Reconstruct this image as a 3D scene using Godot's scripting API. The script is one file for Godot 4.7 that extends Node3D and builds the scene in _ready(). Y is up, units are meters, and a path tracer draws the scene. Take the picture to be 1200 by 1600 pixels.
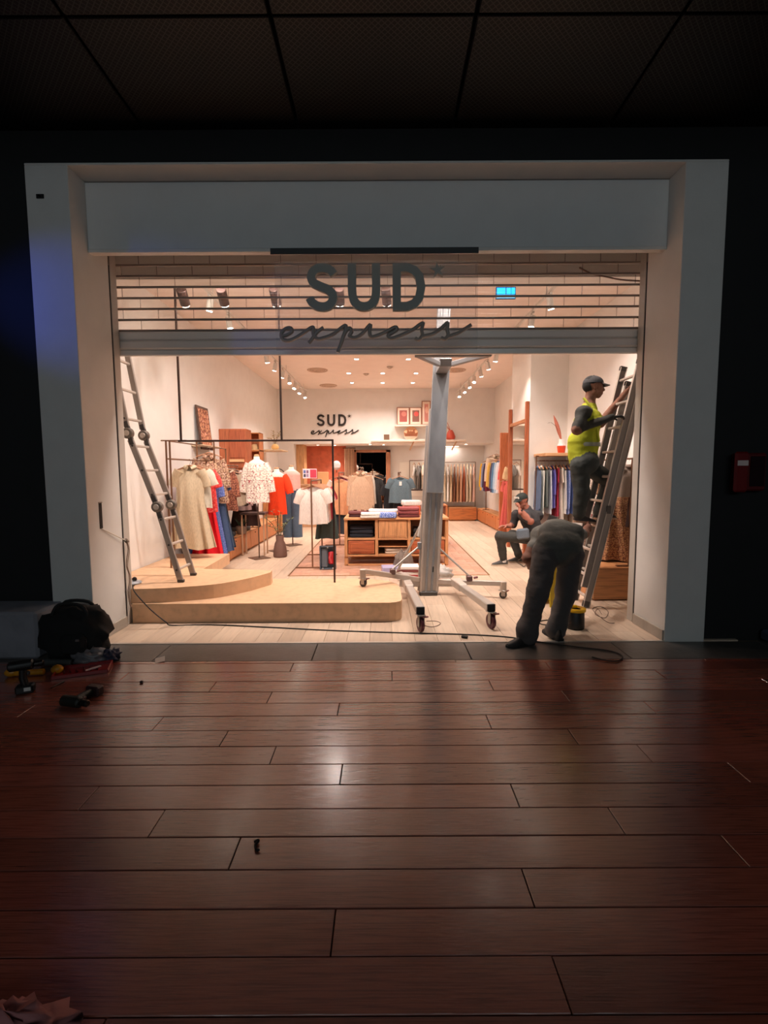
extends Node3D
# A fashion shop seen from a dark covered walkway at night, its see-through roller shutter half raised.

const FOCAL := 745.0            # pixels, for a 1200 x 1600 frame
const EYE := Vector3(0, 1.55, 0)
const PITCH := 0.0857
const ROLL := 0.0055


func _ready() -> void:
	rng.seed = 7
	# ---- camera, sky, exposure
	var cam := Camera3D.new()
	cam.name = "camera"
	cam.fov = rad_to_deg(2.0 * atan(800.0 / FOCAL))
	cam.near = 0.05
	cam.far = 200.0
	add_child(cam)
	cam.transform = Transform3D(Basis(Vector3.RIGHT, -PITCH) * Basis(Vector3.BACK, -ROLL), EYE)
	var we := WorldEnvironment.new()
	we.name = "world_environment"
	var env := Environment.new()
	env.background_mode = Environment.BG_COLOR
	env.background_color = Color(0.13, 0.135, 0.15)
	env.background_energy_multiplier = 1.0
	env.ambient_light_source = Environment.AMBIENT_SOURCE_DISABLED
	env.tonemap_mode = Environment.TONE_MAPPER_LINEAR
	env.tonemap_exposure = 1.1
	env.sdfgi_enabled = true
	env.ssao_enabled = true
	env.ssil_enabled = true
	we.environment = env
	add_child(we)
	make_textures()
	build_walkway()
	build_portal()
	build_shop_shell()
	build_shutter()
	build_sign()
	build_lamps()
	build_platform()
	build_ladders()
	build_lift()
	build_left_side()
	build_centre()
	build_right_side()
	build_back()
	build_floor_clutter()
	build_people()


# ------------------------------------------------------------------ pixels to places
func ray(x: float, y: float) -> Vector3:
	return Basis(Vector3.RIGHT, -PITCH) * (Basis(Vector3.BACK, -ROLL) * Vector3((x - 600.0) / FOCAL, -(y - 800.0) / FOCAL, -1.0))


func gp(x: float, y: float, h := 0.0) -> Vector3:      # where that pixel meets the level h
	var d := ray(x, y)
	return EYE + d * ((h - EYE.y) / d.y)


func zp(x: float, y: float, depth: float) -> Vector3:  # where it meets the upright plane at that depth
	var d := ray(x, y)
	return EYE + d * (-depth / d.z)


# ------------------------------------------------------------------ geometry
class G:
	var v := PackedVector3Array()
	var n := PackedVector3Array()
	var uv := PackedVector2Array()
	var c := PackedColorArray()
	var ix := PackedInt32Array()
	var colored := false

	func tri(a: Vector3, b: Vector3, d: Vector3) -> void:
		var nn := (b - a).cross(d - a).normalized()
		var k := v.size()
		v.append(a); v.append(b); v.append(d)
		n.append(nn); n.append(nn); n.append(nn)
		ix.append(k); ix.append(k + 2); ix.append(k + 1)

	func poly(p: Array, centre: Vector3) -> void:      # convex, turned away from centre
		var m := Vector3.ZERO
		for q: Vector3 in p:
			m += q
		m /= p.size()
		var nn: Vector3 = (p[1] - p[0]).cross(p[2] - p[0])
		var flip := nn.dot(m - centre) < 0.0
		for i in range(1, p.size() - 1):
			if flip:
				tri(p[0], p[i + 1], p[i])
			else:
				tri(p[0], p[i], p[i + 1])

	func box(at: Vector3, size: Vector3, bevel := 0.0, b := Basis.IDENTITY) -> G:
		var h := size * 0.5
		var w: float = min(bevel, min(h.x, min(h.y, h.z)) * 0.9)
		var s := [-1.0, 1.0]
		var cn := {}
		for x: float in s:
			for y: float in s:
				for z: float in s:
					cn[Vector3(x, y, z)] = [
						at + b * Vector3(x * h.x, y * (h.y - w), z * (h.z - w)),
						at + b * Vector3(x * (h.x - w), y * h.y, z * (h.z - w)),
						at + b * Vector3(x * (h.x - w), y * (h.y - w), z * h.z)]
		for e: float in s:
			poly([cn[Vector3(e, -1, -1)][0], cn[Vector3(e, 1, -1)][0], cn[Vector3(e, 1, 1)][0], cn[Vector3(e, -1, 1)][0]], at)
			poly([cn[Vector3(-1, e, -1)][1], cn[Vector3(1, e, -1)][1], cn[Vector3(1, e, 1)][1], cn[Vector3(-1, e, 1)][1]], at)
			poly([cn[Vector3(-1, -1, e)][2], cn[Vector3(1, -1, e)][2], cn[Vector3(1, 1, e)][2], cn[Vector3(-1, 1, e)][2]], at)
		if w > 0.0:
			for i: float in s:
				for j: float in s:
					poly([cn[Vector3(i, j, -1)][0], cn[Vector3(i, j, 1)][0], cn[Vector3(i, j, 1)][1], cn[Vector3(i, j, -1)][1]], at)
					poly([cn[Vector3(i, -1, j)][0], cn[Vector3(i, 1, j)][0], cn[Vector3(i, 1, j)][2], cn[Vector3(i, -1, j)][2]], at)
					poly([cn[Vector3(-1, i, j)][1], cn[Vector3(1, i, j)][1], cn[Vector3(1, i, j)][2], cn[Vector3(-1, i, j)][2]], at)
			for k: Vector3 in cn:
				poly(cn[k], at)
		return self

	func span(lo: Vector3, hi: Vector3, bevel := 0.0) -> G:
		return box((lo + hi) * 0.5, (hi - lo).abs(), bevel)

	func bar(a: Vector3, d: Vector3, w: float, t: float, up := Vector3.UP, bevel := 0.0) -> G:   # a square bar from a to d, w across, t along up
		var f := (d - a).normalized()
		var x := up.cross(f).normalized()
		return box((a + d) * 0.5, Vector3(w, t, a.distance_to(d)), bevel, Basis(x, f.cross(x), f))

	func grid(rows: Array, closed := false) -> G:      # rows of points, smooth
		var base := v.size()
		var cols: int = rows[0].size()
		for r in rows.size():
			for q: Vector3 in rows[r]:
				v.append(q)
				n.append(Vector3.ZERO)
		for r in rows.size() - 1:
			for k in (cols if closed else cols - 1):
				var a := base + r * cols + k
				var d := base + r * cols + (k + 1) % cols
				for t in [[a, d, a + cols], [d, d + cols, a + cols]]:
					var nn: Vector3 = (v[t[1]] - v[t[0]]).cross(v[t[2]] - v[t[0]])
					for i: int in t:
						n[i] += nn
					ix.append(t[0]); ix.append(t[2]); ix.append(t[1])
		for i in range(base, v.size()):
			n[i] = n[i].normalized() if n[i].length_squared() > 0.0 else Vector3.UP
		return self

	func tube(p: Array, r: Variant, sides := 8, caps := true, flat := 1.0, hint := Vector3.UP) -> G:
		var rows := []
		var side := Vector3.ZERO
		for i in p.size():
			var f: Vector3 = (p[min(i + 1, p.size() - 1)] - p[max(i - 1, 0)]).normalized()
			if side == Vector3.ZERO:
				side = hint.cross(f)
				if side.length() < 0.05:
					side = Vector3.RIGHT.cross(f)
				if side.length() < 0.05:
					side = Vector3.BACK.cross(f)
			side = (side - f * side.dot(f)).normalized()
			var up := f.cross(side)
			var rad: float = r[i] if r is Array else r
			var row := PackedVector3Array()
			for k in sides:
				var a := TAU * k / sides
				row.append(p[i] + (side * cos(a) + up * sin(a) * flat) * rad)
			rows.append(row)
		grid(rows, true)
		if caps:
			poly(Array(rows[0]), p[1])
			poly(Array(rows[-1]), p[-2])
		return self

	func lathe(prof: Array, at := Vector3.ZERO, sides := 20, sx := 1.0, sz := 1.0, b := Basis.IDENTITY) -> G:   # prof: (radius, height) from below upwards
		var rows := []
		for q: Vector2 in prof:
			var row := PackedVector3Array()
			for k in sides:
				var a := -TAU * k / sides
				row.append(at + b * Vector3(cos(a) * q.x * sx, q.y, sin(a) * q.x * sz))
			rows.append(row)
		grid(rows, true)
		return self

	func ball(at: Vector3, r: Vector3, seg := 14, b := Basis.IDENTITY) -> G:
		var prof := []
		for i in 9:
			var a := -PI / 2 + PI * i / 8.0
			prof.append(Vector2(max(cos(a), 0.001), sin(a)))
		return lathe_scaled(prof, at, seg, r, b)

	func lathe_scaled(prof: Array, at: Vector3, seg: int, r: Vector3, b: Basis) -> G:
		var rows := []
		for q: Vector2 in prof:
			var row := PackedVector3Array()
			for k in seg:
				var a := -TAU * k / seg
				row.append(at + b * (Vector3(cos(a) * q.x, q.y, sin(a) * q.x) * r))
			rows.append(row)
		grid(rows, true)
		return self

	func cyl(a: Vector3, d: Vector3, r: float, sides := 16, bevel := 0.0) -> G:
		var f := (d - a).normalized()
		var x := Vector3.UP.cross(f)
		if x.length() < 0.05:
			x = Vector3.RIGHT
		x = x.normalized()
		var b := Basis(x, f, x.cross(f))
		var l := a.distance_to(d)
		var ring := func(rr: float, y: float) -> Array:
			var out := []
			for k in sides:
				var t := -TAU * k / sides
				out.append(a + b * Vector3(cos(t) * rr, y, sin(t) * rr))
			return out
		var w: float = min(bevel, min(r, l) * 0.45)
		var lo: Array = ring.call(r, w)
		var hi: Array = ring.call(r, l - w)
		grid([PackedVector3Array(lo), PackedVector3Array(hi)], true)
		var c0: Array = ring.call(r - w, 0.0)
		var c1: Array = ring.call(r - w, l)
		if w > 0.0:
			grid([PackedVector3Array(c0), PackedVector3Array(lo)], true)
			grid([PackedVector3Array(hi), PackedVector3Array(c1)], true)
		poly(c0, d)
		poly(c1, a)
		return self

	func prism(p: PackedVector2Array, depth: float, t: Transform3D) -> G:      # outline in x y, pushed back along -z
		var q := p
		if Geometry2D.is_polygon_clockwise(q):
			q = q.duplicate()
			q.reverse()
		var ti := Geometry2D.triangulate_polygon(q)
		for i in range(0, ti.size(), 3):
			var a := q[ti[i]]
			var b := q[ti[i + 1]]
			var d := q[ti[i + 2]]
			if (b - a).cross(d - a) < 0.0:
				var s := b
				b = d
				d = s
			tri(t * Vector3(a.x, a.y, 0), t * Vector3(b.x, b.y, 0), t * Vector3(d.x, d.y, 0))
			tri(t * Vector3(a.x, a.y, -depth), t * Vector3(d.x, d.y, -depth), t * Vector3(b.x, b.y, -depth))
		for i in q.size():
			var a := q[i]
			var b := q[(i + 1) % q.size()]
			tri(t * Vector3(a.x, a.y, 0), t * Vector3(a.x, a.y, -depth), t * Vector3(b.x, b.y, 0))
			tri(t * Vector3(b.x, b.y, 0), t * Vector3(a.x, a.y, -depth), t * Vector3(b.x, b.y, -depth))
		return self

	func ribbon(p: PackedVector2Array, w: float, depth: float, t: Transform3D, closed := false) -> G:   # a flat stroke of width w along p
		var l := []
		var r := []
		var m := p.size()
		for i in m:
			var a := p[(i - 1 + m) % m] if closed or i > 0 else p[i]
			var b := p[(i + 1) % m] if closed or i < m - 1 else p[i]
			var f1 := (p[i] - a).normalized() if a != p[i] else (b - p[i]).normalized()
			var f2 := (b - p[i]).normalized() if b != p[i] else f1
			var nn := (f1 + f2).normalized().orthogonal()
			var k: float = min(1.0 / max(nn.dot(f1.orthogonal()), 0.3), 2.0)
			l.append(p[i] + nn * w * 0.5 * k)
			r.append(p[i] - nn * w * 0.5 * k)
		var z := [0.0, -depth]
		for i in (m if closed else m - 1):
			var j := (i + 1) % m
			var cc := t * Vector3((l[i].x + r[j].x) / 2, (l[i].y + r[j].y) / 2, -depth / 2)
			for e: float in z:
				poly([t * Vector3(l[i].x, l[i].y, e), t * Vector3(l[j].x, l[j].y, e), t * Vector3(r[j].x, r[j].y, e), t * Vector3(r[i].x, r[i].y, e)], cc)
			for s: Array in [l, r]:
				poly([t * Vector3(s[i].x, s[i].y, 0), t * Vector3(s[j].x, s[j].y, 0), t * Vector3(s[j].x, s[j].y, -depth), t * Vector3(s[i].x, s[i].y, -depth)], cc)
		if not closed:
			for i in [0, m - 1]:
				var o := t * Vector3(p[1 if i == 0 else m - 2].x, p[1 if i == 0 else m - 2].y, -depth / 2)
				poly([t * Vector3(l[i].x, l[i].y, 0), t * Vector3(r[i].x, r[i].y, 0), t * Vector3(r[i].x, r[i].y, -depth), t * Vector3(l[i].x, l[i].y, -depth)], o)
		return self

	func mesh() -> ArrayMesh:
		var arr := []
		arr.resize(Mesh.ARRAY_MAX)
		arr[Mesh.ARRAY_VERTEX] = v
		arr[Mesh.ARRAY_NORMAL] = n
		if colored:
			arr[Mesh.ARRAY_COLOR] = c
		arr[Mesh.ARRAY_INDEX] = ix
		var am := ArrayMesh.new()
		am.add_surface_from_arrays(Mesh.PRIMITIVE_TRIANGLES, arr)
		return am


func smooth_path(p: Array, step := 4) -> Array:        # a curve through the points
	var out := []
	for i in p.size() - 1:
		var a: Vector3 = p[max(i - 1, 0)]
		var b: Vector3 = p[i]
		var c: Vector3 = p[i + 1]
		var d: Vector3 = p[min(i + 2, p.size() - 1)]
		for k in step:
			out.append(b.cubic_interpolate(c, a, d, float(k) / step))
	out.append(p[-1])
	return out


func smooth_path2(p: Array, step := 5) -> PackedVector2Array:
	var q := []
	for a: Vector2 in p:
		q.append(Vector3(a.x, a.y, 0))
	var out := PackedVector2Array()
	for a: Vector3 in smooth_path(q, step):
		out.append(Vector2(a.x, a.y))
	return out


# ------------------------------------------------------------------ objects
var rng := RandomNumberGenerator.new()
var taken := {}


func numbered(called: String) -> String:
	taken[called] = taken.get(called, -1) + 1
	return called if taken[called] == 0 else "%s_%03d" % [called, taken[called]]


func mi(called: String, shape: Variant, m: Material, parent: Node) -> MeshInstance3D:
	var o := MeshInstance3D.new()
	o.name = called
	o.mesh = shape.mesh() if shape is G else shape
	o.material_override = m
	o.cast_shadow = GeometryInstance3D.SHADOW_CASTING_SETTING_ON
	parent.add_child(o, true)
	return o


func thing(called: String, label: String, category: String, at := Vector3.ZERO, group := "", turn := 0.0) -> Node3D:
	var o := Node3D.new()
	o.name = numbered(called)
	add_child(o)
	o.position = at
	o.rotation.y = turn
	meta(o, label, category, group)
	return o


func meta(o: Node, label: String, category := "", group := "") -> void:
	o.set_meta("label", label)
	if category:
		o.set_meta("category", category)
	if group:
		o.set_meta("group", group)


func part(called: String, shape: Variant, m: Material, owner_: Node3D) -> MeshInstance3D:      # a part in its thing's own axes
	return mi(called, shape, m, owner_)


func wpart(called: String, shape: Variant, m: Material, t: Node3D) -> MeshInstance3D:          # a part built in world axes
	var o := mi(called, shape, m, t)
	var at := Vector3.ZERO
	var q: Node = t
	while q is Node3D and q != self:
		at += (q as Node3D).position
		q = q.get_parent()
	o.position = -at
	return o


func single(called: String, shape: Variant, m: Material, label: String, category: String, at := Vector3.ZERO, group := "", turn := 0.0) -> MeshInstance3D:
	var o := mi(numbered(called), shape, m, self)
	o.position = at
	o.rotation.y = turn
	meta(o, label, category, group)
	return o


func struct(called: String, shape: Variant, m: Material, label := "", category := "") -> MeshInstance3D:
	var o := mi(numbered(called), shape, m, self)
	o.set_meta("kind", "structure")
	meta(o, label if label else called.replace("_", " "), category if category else called.split("_")[0])
	return o


# ------------------------------------------------------------------ materials
var tex := {}
var mats := {}


func noise(freq: float, kind := FastNoiseLite.TYPE_SIMPLEX_SMOOTH, ramp: Gradient = null, size := 256, oct := 4, seed_ := 1) -> NoiseTexture2D:
	var f := FastNoiseLite.new()
	f.noise_type = kind
	f.seed = seed_
	f.frequency = freq
	f.fractal_octaves = oct
	var t := NoiseTexture2D.new()
	t.width = size
	t.height = size
	t.seamless = true
	t.noise = f
	if ramp:
		t.color_ramp = ramp
	return t


func ramp(stops: Array, hard := false) -> Gradient:
	var g := Gradient.new()
	g.offsets = PackedFloat32Array(stops.map(func(s): return s[0]))
	g.colors = PackedColorArray(stops.map(func(s): return s[1]))
	if hard:
		g.interpolation_mode = Gradient.GRADIENT_INTERPOLATE_CONSTANT
	return g


func grey(v: float) -> Color:
	return Color(v, v, v)


func make_textures() -> void:
	tex.grain = noise(0.03, FastNoiseLite.TYPE_SIMPLEX_SMOOTH, ramp([[0.0, grey(0.72)], [0.35, grey(0.9)], [0.6, grey(0.98)], [1.0, grey(1.0)]]))
	tex.cloud = noise(0.012, FastNoiseLite.TYPE_SIMPLEX_SMOOTH, ramp([[0.0, grey(0.86)], [0.5, grey(0.95)], [1.0, grey(1.0)]]), 256, 5, 3)
	tex.softgrain = noise(0.03, FastNoiseLite.TYPE_SIMPLEX_SMOOTH, ramp([[0.0, grey(0.9)], [0.4, grey(0.965)], [1.0, grey(1.0)]]), 256, 4, 31)
	tex.plaster = noise(0.02, FastNoiseLite.TYPE_SIMPLEX_SMOOTH, ramp([[0.0, grey(0.975)], [0.5, grey(0.99)], [1.0, grey(1.0)]]), 256, 5, 29)
	tex.cloth = noise(0.06, FastNoiseLite.TYPE_SIMPLEX_SMOOTH, ramp([[0.0, grey(0.84)], [0.5, grey(0.95)], [1.0, grey(1.0)]]), 256, 3, 5)
	tex.bump = NoiseTexture2D.new()
	tex.bump = noise(0.05, FastNoiseLite.TYPE_SIMPLEX_SMOOTH, null, 256, 4, 9)
	tex.bump.as_normal_map = true
	tex.bump.bump_strength = 3.0
	var w := Color(0.93, 0.9, 0.84)
	tex.floral = noise(0.028, FastNoiseLite.TYPE_CELLULAR, ramp([[0.0, w], [0.47, Color(0.72, 0.2, 0.25)], [0.53, Color(0.3, 0.36, 0.3)], [0.57, Color(0.8, 0.55, 0.52)], [0.6, w]], true), 256, 2, 11)
	tex.leafy = noise(0.03, FastNoiseLite.TYPE_CELLULAR, ramp([[0.0, Color(0.75, 0.62, 0.5)], [0.4, Color(0.4, 0.27, 0.2)], [0.56, Color(0.62, 0.42, 0.34)], [0.68, Color(0.8, 0.7, 0.62)]], true), 256, 2, 13)
	tex.spots = noise(0.05, FastNoiseLite.TYPE_CELLULAR, ramp([[0.0, Color(0.2, 0.34, 0.72)], [0.45, Color(0.86, 0.9, 0.96)], [0.62, Color(0.3, 0.46, 0.82)]], true), 256, 2, 17)
	tex.rednavy = noise(0.04, FastNoiseLite.TYPE_CELLULAR, ramp([[0.0, Color(0.86, 0.2, 0.2)], [0.5, Color(0.95, 0.5, 0.45)], [0.64, Color(0.7, 0.1, 0.14)]], true), 256, 2, 19)
	tex.bluewhite = noise(0.05, FastNoiseLite.TYPE_CELLULAR, ramp([[0.0, Color(0.55, 0.6, 0.74)], [0.5, Color(0.92, 0.92, 0.94)], [0.66, Color(0.36, 0.42, 0.58)]], true), 256, 2, 23)
	# expanded metal of the walkway ceiling: diamonds
	var im := Image.create(64, 32, false, Image.FORMAT_RGB8)
	for y in 32:
		for x in 64:
			var a: float = abs(fmod(x / 32.0 + y / 32.0, 1.0) - 0.5) * 2.0
			var b: float = abs(fmod(x / 32.0 - y / 32.0 + 2.0, 1.0) - 0.5) * 2.0
			im.set_pixel(x, y, grey(1.0 if max(a, b) > 0.78 else 0.22))
	tex.mesh = ImageTexture.create_from_image(im)


func M(color: Color, rough := 0.7, metal := 0.0) -> StandardMaterial3D:
	var key := "%s|%.2f|%.2f" % [color.to_html(), rough, metal]
	if not mats.has(key):
		var m := StandardMaterial3D.new()
		m.albedo_color = color
		m.roughness = rough
		m.metallic = metal
		mats[key] = m
	return mats[key]


func textured(color: Color, t: Texture2D, scale: Vector3, rough := 0.7, world := true, bump := 0.0) -> StandardMaterial3D:
	var key := "%s|%d|%s|%.2f|%s|%.2f" % [color.to_html(), t.get_instance_id(), str(scale), rough, str(world), bump]
	if not mats.has(key):
		var m := StandardMaterial3D.new()
		m.albedo_color = color
		m.albedo_texture = t
		m.uv1_triplanar = true
		m.uv1_world_triplanar = world
		m.uv1_scale = scale
		m.roughness = rough
		if bump > 0.0:
			m.normal_enabled = true
			m.normal_texture = tex.bump
			m.normal_scale = bump
		mats[key] = m
	return mats[key]


func wood(color: Color, along := "x", rough := 0.55) -> StandardMaterial3D:
	var s := Vector3(0.35, 5, 5)
	if along == "y":
		s = Vector3(5, 0.35, 5)
	elif along == "z":
		s = Vector3(5, 5, 0.35)
	return textured(color, tex.grain, s, rough)


func cloth(color: Color) -> StandardMaterial3D:
	return textured(color, tex.cloth, Vector3(4, 0.9, 4), 0.9, false)


func print_cloth(t: String, scale := 2.2, tint := Color.WHITE) -> StandardMaterial3D:
	return textured(tint, tex[t], Vector3.ONE * scale, 0.9, false)


func glow(color: Color, energy: float) -> StandardMaterial3D:
	var m := StandardMaterial3D.new()
	m.albedo_color = color
	m.emission_enabled = true
	m.emission = color
	m.emission_energy_multiplier = energy
	return m


func clear(color: Color, alpha: float, rough := 0.05) -> StandardMaterial3D:
	var m := StandardMaterial3D.new()
	m.transparency = BaseMaterial3D.TRANSPARENCY_ALPHA
	m.albedo_color = Color(color, alpha)
	m.roughness = rough
	return m


# ------------------------------------------------------------------ the covered walkway
const PLANK := 0.168
const WL := -2.62               # inner faces of the portal
const WR := 2.53
const PORTAL_Z := -4.2


func build_walkway() -> void:
	# ground under the boards
	struct("floor", G.new().span(Vector3(-7, -0.2, -4.2), Vector3(7, -0.031, 0.0)), M(Color(0.08, 0.06, 0.05), 0.9), "dark bed under the reddish brown deck boards", "floor")
	var deck := thing("floor_deck", "reddish brown glossy wooden deck boards of the walkway", "floor", Vector3.ZERO)
	deck.set_meta("kind", "structure")
	var tones := [Color(0.52, 0.285, 0.22), Color(0.55, 0.3, 0.23), Color(0.49, 0.265, 0.205), Color(0.53, 0.275, 0.215), Color(0.57, 0.315, 0.25)]
	var dm := []
	for c: Color in tones:
		var m := textured(c, tex.grain, Vector3(0.4, 14, 14), 0.22, true, 0.2)
		m.metallic_specular = 0.8
		m.clearcoat_enabled = true
		m.clearcoat = 0.5
		m.clearcoat_roughness = 0.16
		dm.append(m)
	# where a joint shows: row -> pixel of the joint
	var seen := {14: [715.0, 1041.0], 13: [450.0, 1055.0], 12: [613.0, 1070.0], 11: [320.0, 1088.0], 10: [412.0, 1107.0], 9: [525.0, 1128.0], 8: [228.0, 1151.0], 7: [335.0, 1178.0], 6: [415.0, 1209.0], 5: [528.0, 1245.0], 3: [215.0, 1332.0], 2: [345.0, 1388.0]}
	var lengths := {11: 2.02, 8: 2.05}
	for row in range(-30, 15):
		var z1 := -1.402 - PLANK * row
		var z0: float = z1 - PLANK
		if row == 14:
			z0 = -3.80
		var long: float = lengths.get(row, 2.04)
		var x0 := -6.6 + fmod(abs(row) * 0.71 + 0.3, 2.04)
		if seen.has(row):
			x0 = gp(seen[row][0], seen[row][1]).x
		var reach := 6.4 if row > 4 else (4.4 if row > -8 else 3.4)
		while x0 > -reach:
			x0 -= long
		var i := 0
		while x0 < reach:
			var g := G.new().box(Vector3.ZERO, Vector3(long - 0.004, 0.03, abs(z1 - z0) - 0.004), 0.002)
			var o := part("plank", g, dm[(row * 7 + i * 3 + 300) % 5], deck)
			o.position = Vector3(x0 + long / 2, -0.015 + rng.randf_range(-0.0008, 0.0008), (z0 + z1) / 2)
			o.rotation = Vector3(rng.randf_range(-0.002, 0.002), 0, rng.randf_range(-0.0004, 0.0004))
			x0 += long
			i += 1
	# stone border along the shop front
	var border := thing("trim_1", "dull grey stone border slabs before the shop threshold", "paving", Vector3.ZERO)
	border.set_meta("kind", "structure")
	var sm := textured(Color(0.33, 0.31, 0.29), tex.cloud, Vector3(1.5, 1.5, 1.5), 0.36, true, 0.1)
	var x := gp(492, 1018).x - 1.32 * 4
	while x < 6.4:
		part("slab", G.new().span(Vector3(x + 0.003, -0.03, -4.192), Vector3(x + 1.317, 0.0, -3.803), 0.003), sm, border)
		x += 1.32
	# black facade round the portal
	var black := textured(Color(0.085, 0.085, 0.09), tex.cloud, Vector3(0.8, 0.8, 0.8), 0.75)
	var fz := -4.26
	struct("wall_left", G.new().span(Vector3(-7, -0.03, fz - 0.3), Vector3(WL - 0.36, 4.6, fz)), black, "matt black facade wall beside the portal's blue lit side", "wall")
	struct("wall_right", G.new().span(Vector3(WR + 0.36, -0.03, fz - 0.3), Vector3(7, 4.6, fz)), black, "matt black facade wall carrying the red alarm box", "wall")
	struct("wall_above", G.new().span(Vector3(WL - 0.36, 4.12, fz - 0.3), Vector3(WR + 0.36, 4.6, fz)), black, "black facade band between portal and mesh ceiling", "wall")
	# ceiling of dark expanded metal panels
	struct("ceiling", G.new().span(Vector3(-7, 4.5, -4.26), Vector3(7, 4.7, 0.6)), M(Color(0.03, 0.03, 0.03), 0.9), "black void above the mesh ceiling panels", "ceiling")
	var ceil := thing("ceiling_panels", "dark expanded metal ceiling panels over the walkway", "ceiling", Vector3.ZERO)
	ceil.set_meta("kind", "structure")
	var pm := textured(Color(0.2, 0.195, 0.19), tex.mesh, Vector3(12, 24, 24), 0.5)
	pm.metallic = 0.4
	for i in range(-5, 6):
		for j in 4:
			var px := -0.7 + 1.3 * i
			var pz := -4.26 + 1.0 * j
			part("panel", G.new().span(Vector3(px + 0.012, 4.41, pz + 0.008), Vector3(px + 1.288, 4.44, pz + 0.992), 0.006), pm, ceil)
	# low grey kerb beside the portal, behind the tool bag
	single("kerb_block", G.new().span(Vector3(-4.6, 0, -4.24), Vector3(zp(58, 1000, 3.86).x, 0.4, -3.86), 0.02), textured(Color(0.55, 0.55, 0.58), tex.cloud, Vector3.ONE, 0.8), "low pale grey plinth against the black wall behind the tool bag", "plinth")
	single("kerb_block", G.new().span(Vector3(3.42, 0, -4.24), Vector3(4.8, 0.1, -3.98), 0.02), textured(Color(0.3, 0.32, 0.42), tex.cloud, Vector3.ONE, 0.7), "low grey kerb at the foot of the right black wall, bluish from painted reflections", "plinth")  # faint bluish reflections are put into the colour of this kerb
	# red alarm box with a white label, its dark side window
	var p0 := zp(1130, 706, 4.26)
	var p1 := zp(1150, 767, 4.26)
	var at := Vector3((p0.x + p1.x) / 2 + 0.06, (p0.y + p1.y) / 2, fz)
	var fb := thing("fire_alarm_box", "small red fire alarm box with a white label on the black wall", "alarm box", at)
	var red := M(Color(0.36, 0.05, 0.06), 0.45)
	part("body", G.new().span(Vector3(-0.06, -0.17, 0), Vector3(0.2, 0.16, 0.09), 0.015), red, fb)
	part("front_plate", G.new().span(Vector3(-0.1, -0.18, 0.09), Vector3(0.02, 0.17, 0.125), 0.02), M(Color(0.44, 0.055, 0.06), 0.45), fb)
	part("side_window", G.new().span(Vector3(0.05, -0.13, 0.088), Vector3(0.18, 0.13, 0.098), 0.004), M(Color(0.12, 0.02, 0.03), 0.2), fb)
	part("label_strip", G.new().span(Vector3(-0.085, 0.05, 0.12), Vector3(0.008, 0.095, 0.1275), 0.001), M(Color(0.85, 0.78, 0.76), 0.6), fb)
	# an added, unseen glowing window across the walkway lights the portal from the front
	struct("wall_opposite", G.new().span(Vector3(-9, -0.03, 7.2), Vector3(9, 6, 7.5)), black, "dark facade across the walkway", "wall")
	var ow := thing("window_1", "added unseen glowing window across the walkway, lighting the portal from the front", "window", Vector3(0, 3.4, 7.2))
	ow.set_meta("kind", "structure")
	part("frame", G.new().span(Vector3(-4.1, -0.1, -0.04), Vector3(4.1, 1.9, 0.0), 0.01), M(Color(0.1, 0.1, 0.1), 0.5), ow)
	part("added_glow_pane", G.new().span(Vector3(-4.0, 0.0, -0.06), Vector3(4.0, 1.8, -0.04), 0.004), glow(Color(0.86, 0.95, 1.0), 0.8), ow)
	var wl := AreaLight3D.new()
	wl.name = "added_front_light"
	wl.area_size = Vector2(8.0, 1.8)
	wl.light_color = Color(0.95, 0.99, 1.0)
	wl.light_energy = 7.5
	wl.area_range = 40.0
	wl.shadow_enabled = true
	ow.add_child(wl)
	wl.position = Vector3(0, 0.9, -0.08)
	struct("floor_far", G.new().span(Vector3(-9, -0.2, 0.0), Vector3(9, -0.032, 7.2)), dm[0], "reddish brown far part of the walkway floor", "floor")
	# a blue projector lamp of the neighbouring shop, outside the frame: it tints the left side of the portal
	var lp := Vector3(-4.7, 3.3, -2.9)
	var to := Vector3(-2.8, 3.0, -4.2)
	var bl := thing("neighbour_lamp", "blue projector lamp of the neighbouring shop under the ceiling", "lamp", lp)
	var bd := (to - lp).normalized()
	part("stem", G.new().cyl(Vector3.ZERO, Vector3(0, 1.11, 0), 0.012, 8), M(Color(0.05, 0.05, 0.06), 0.5), bl)
	part("head", G.new().cyl(-bd * 0.1, bd * 0.1, 0.06, 18, 0.008), M(Color(0.05, 0.05, 0.06), 0.5), bl)
	part("lens_light", G.new().cyl(bd * 0.1, bd * 0.105, 0.05, 18), glow(Color(0.1, 0.25, 1.0), 2.0), bl)
	var al := SpotLight3D.new()
	al.name = "blue_light"
	al.light_color = Color(0.22, 0.36, 1.0)
	al.light_energy = 1.3
	al.light_size = 0.05
	al.spot_angle = 17.0
	al.spot_angle_attenuation = 1.0
	al.spot_range = 12.0
	al.spot_attenuation = 2.0
	al.shadow_enabled = true
	bl.add_child(al)
	aim(al, lp + bd * 0.12, to)


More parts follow.
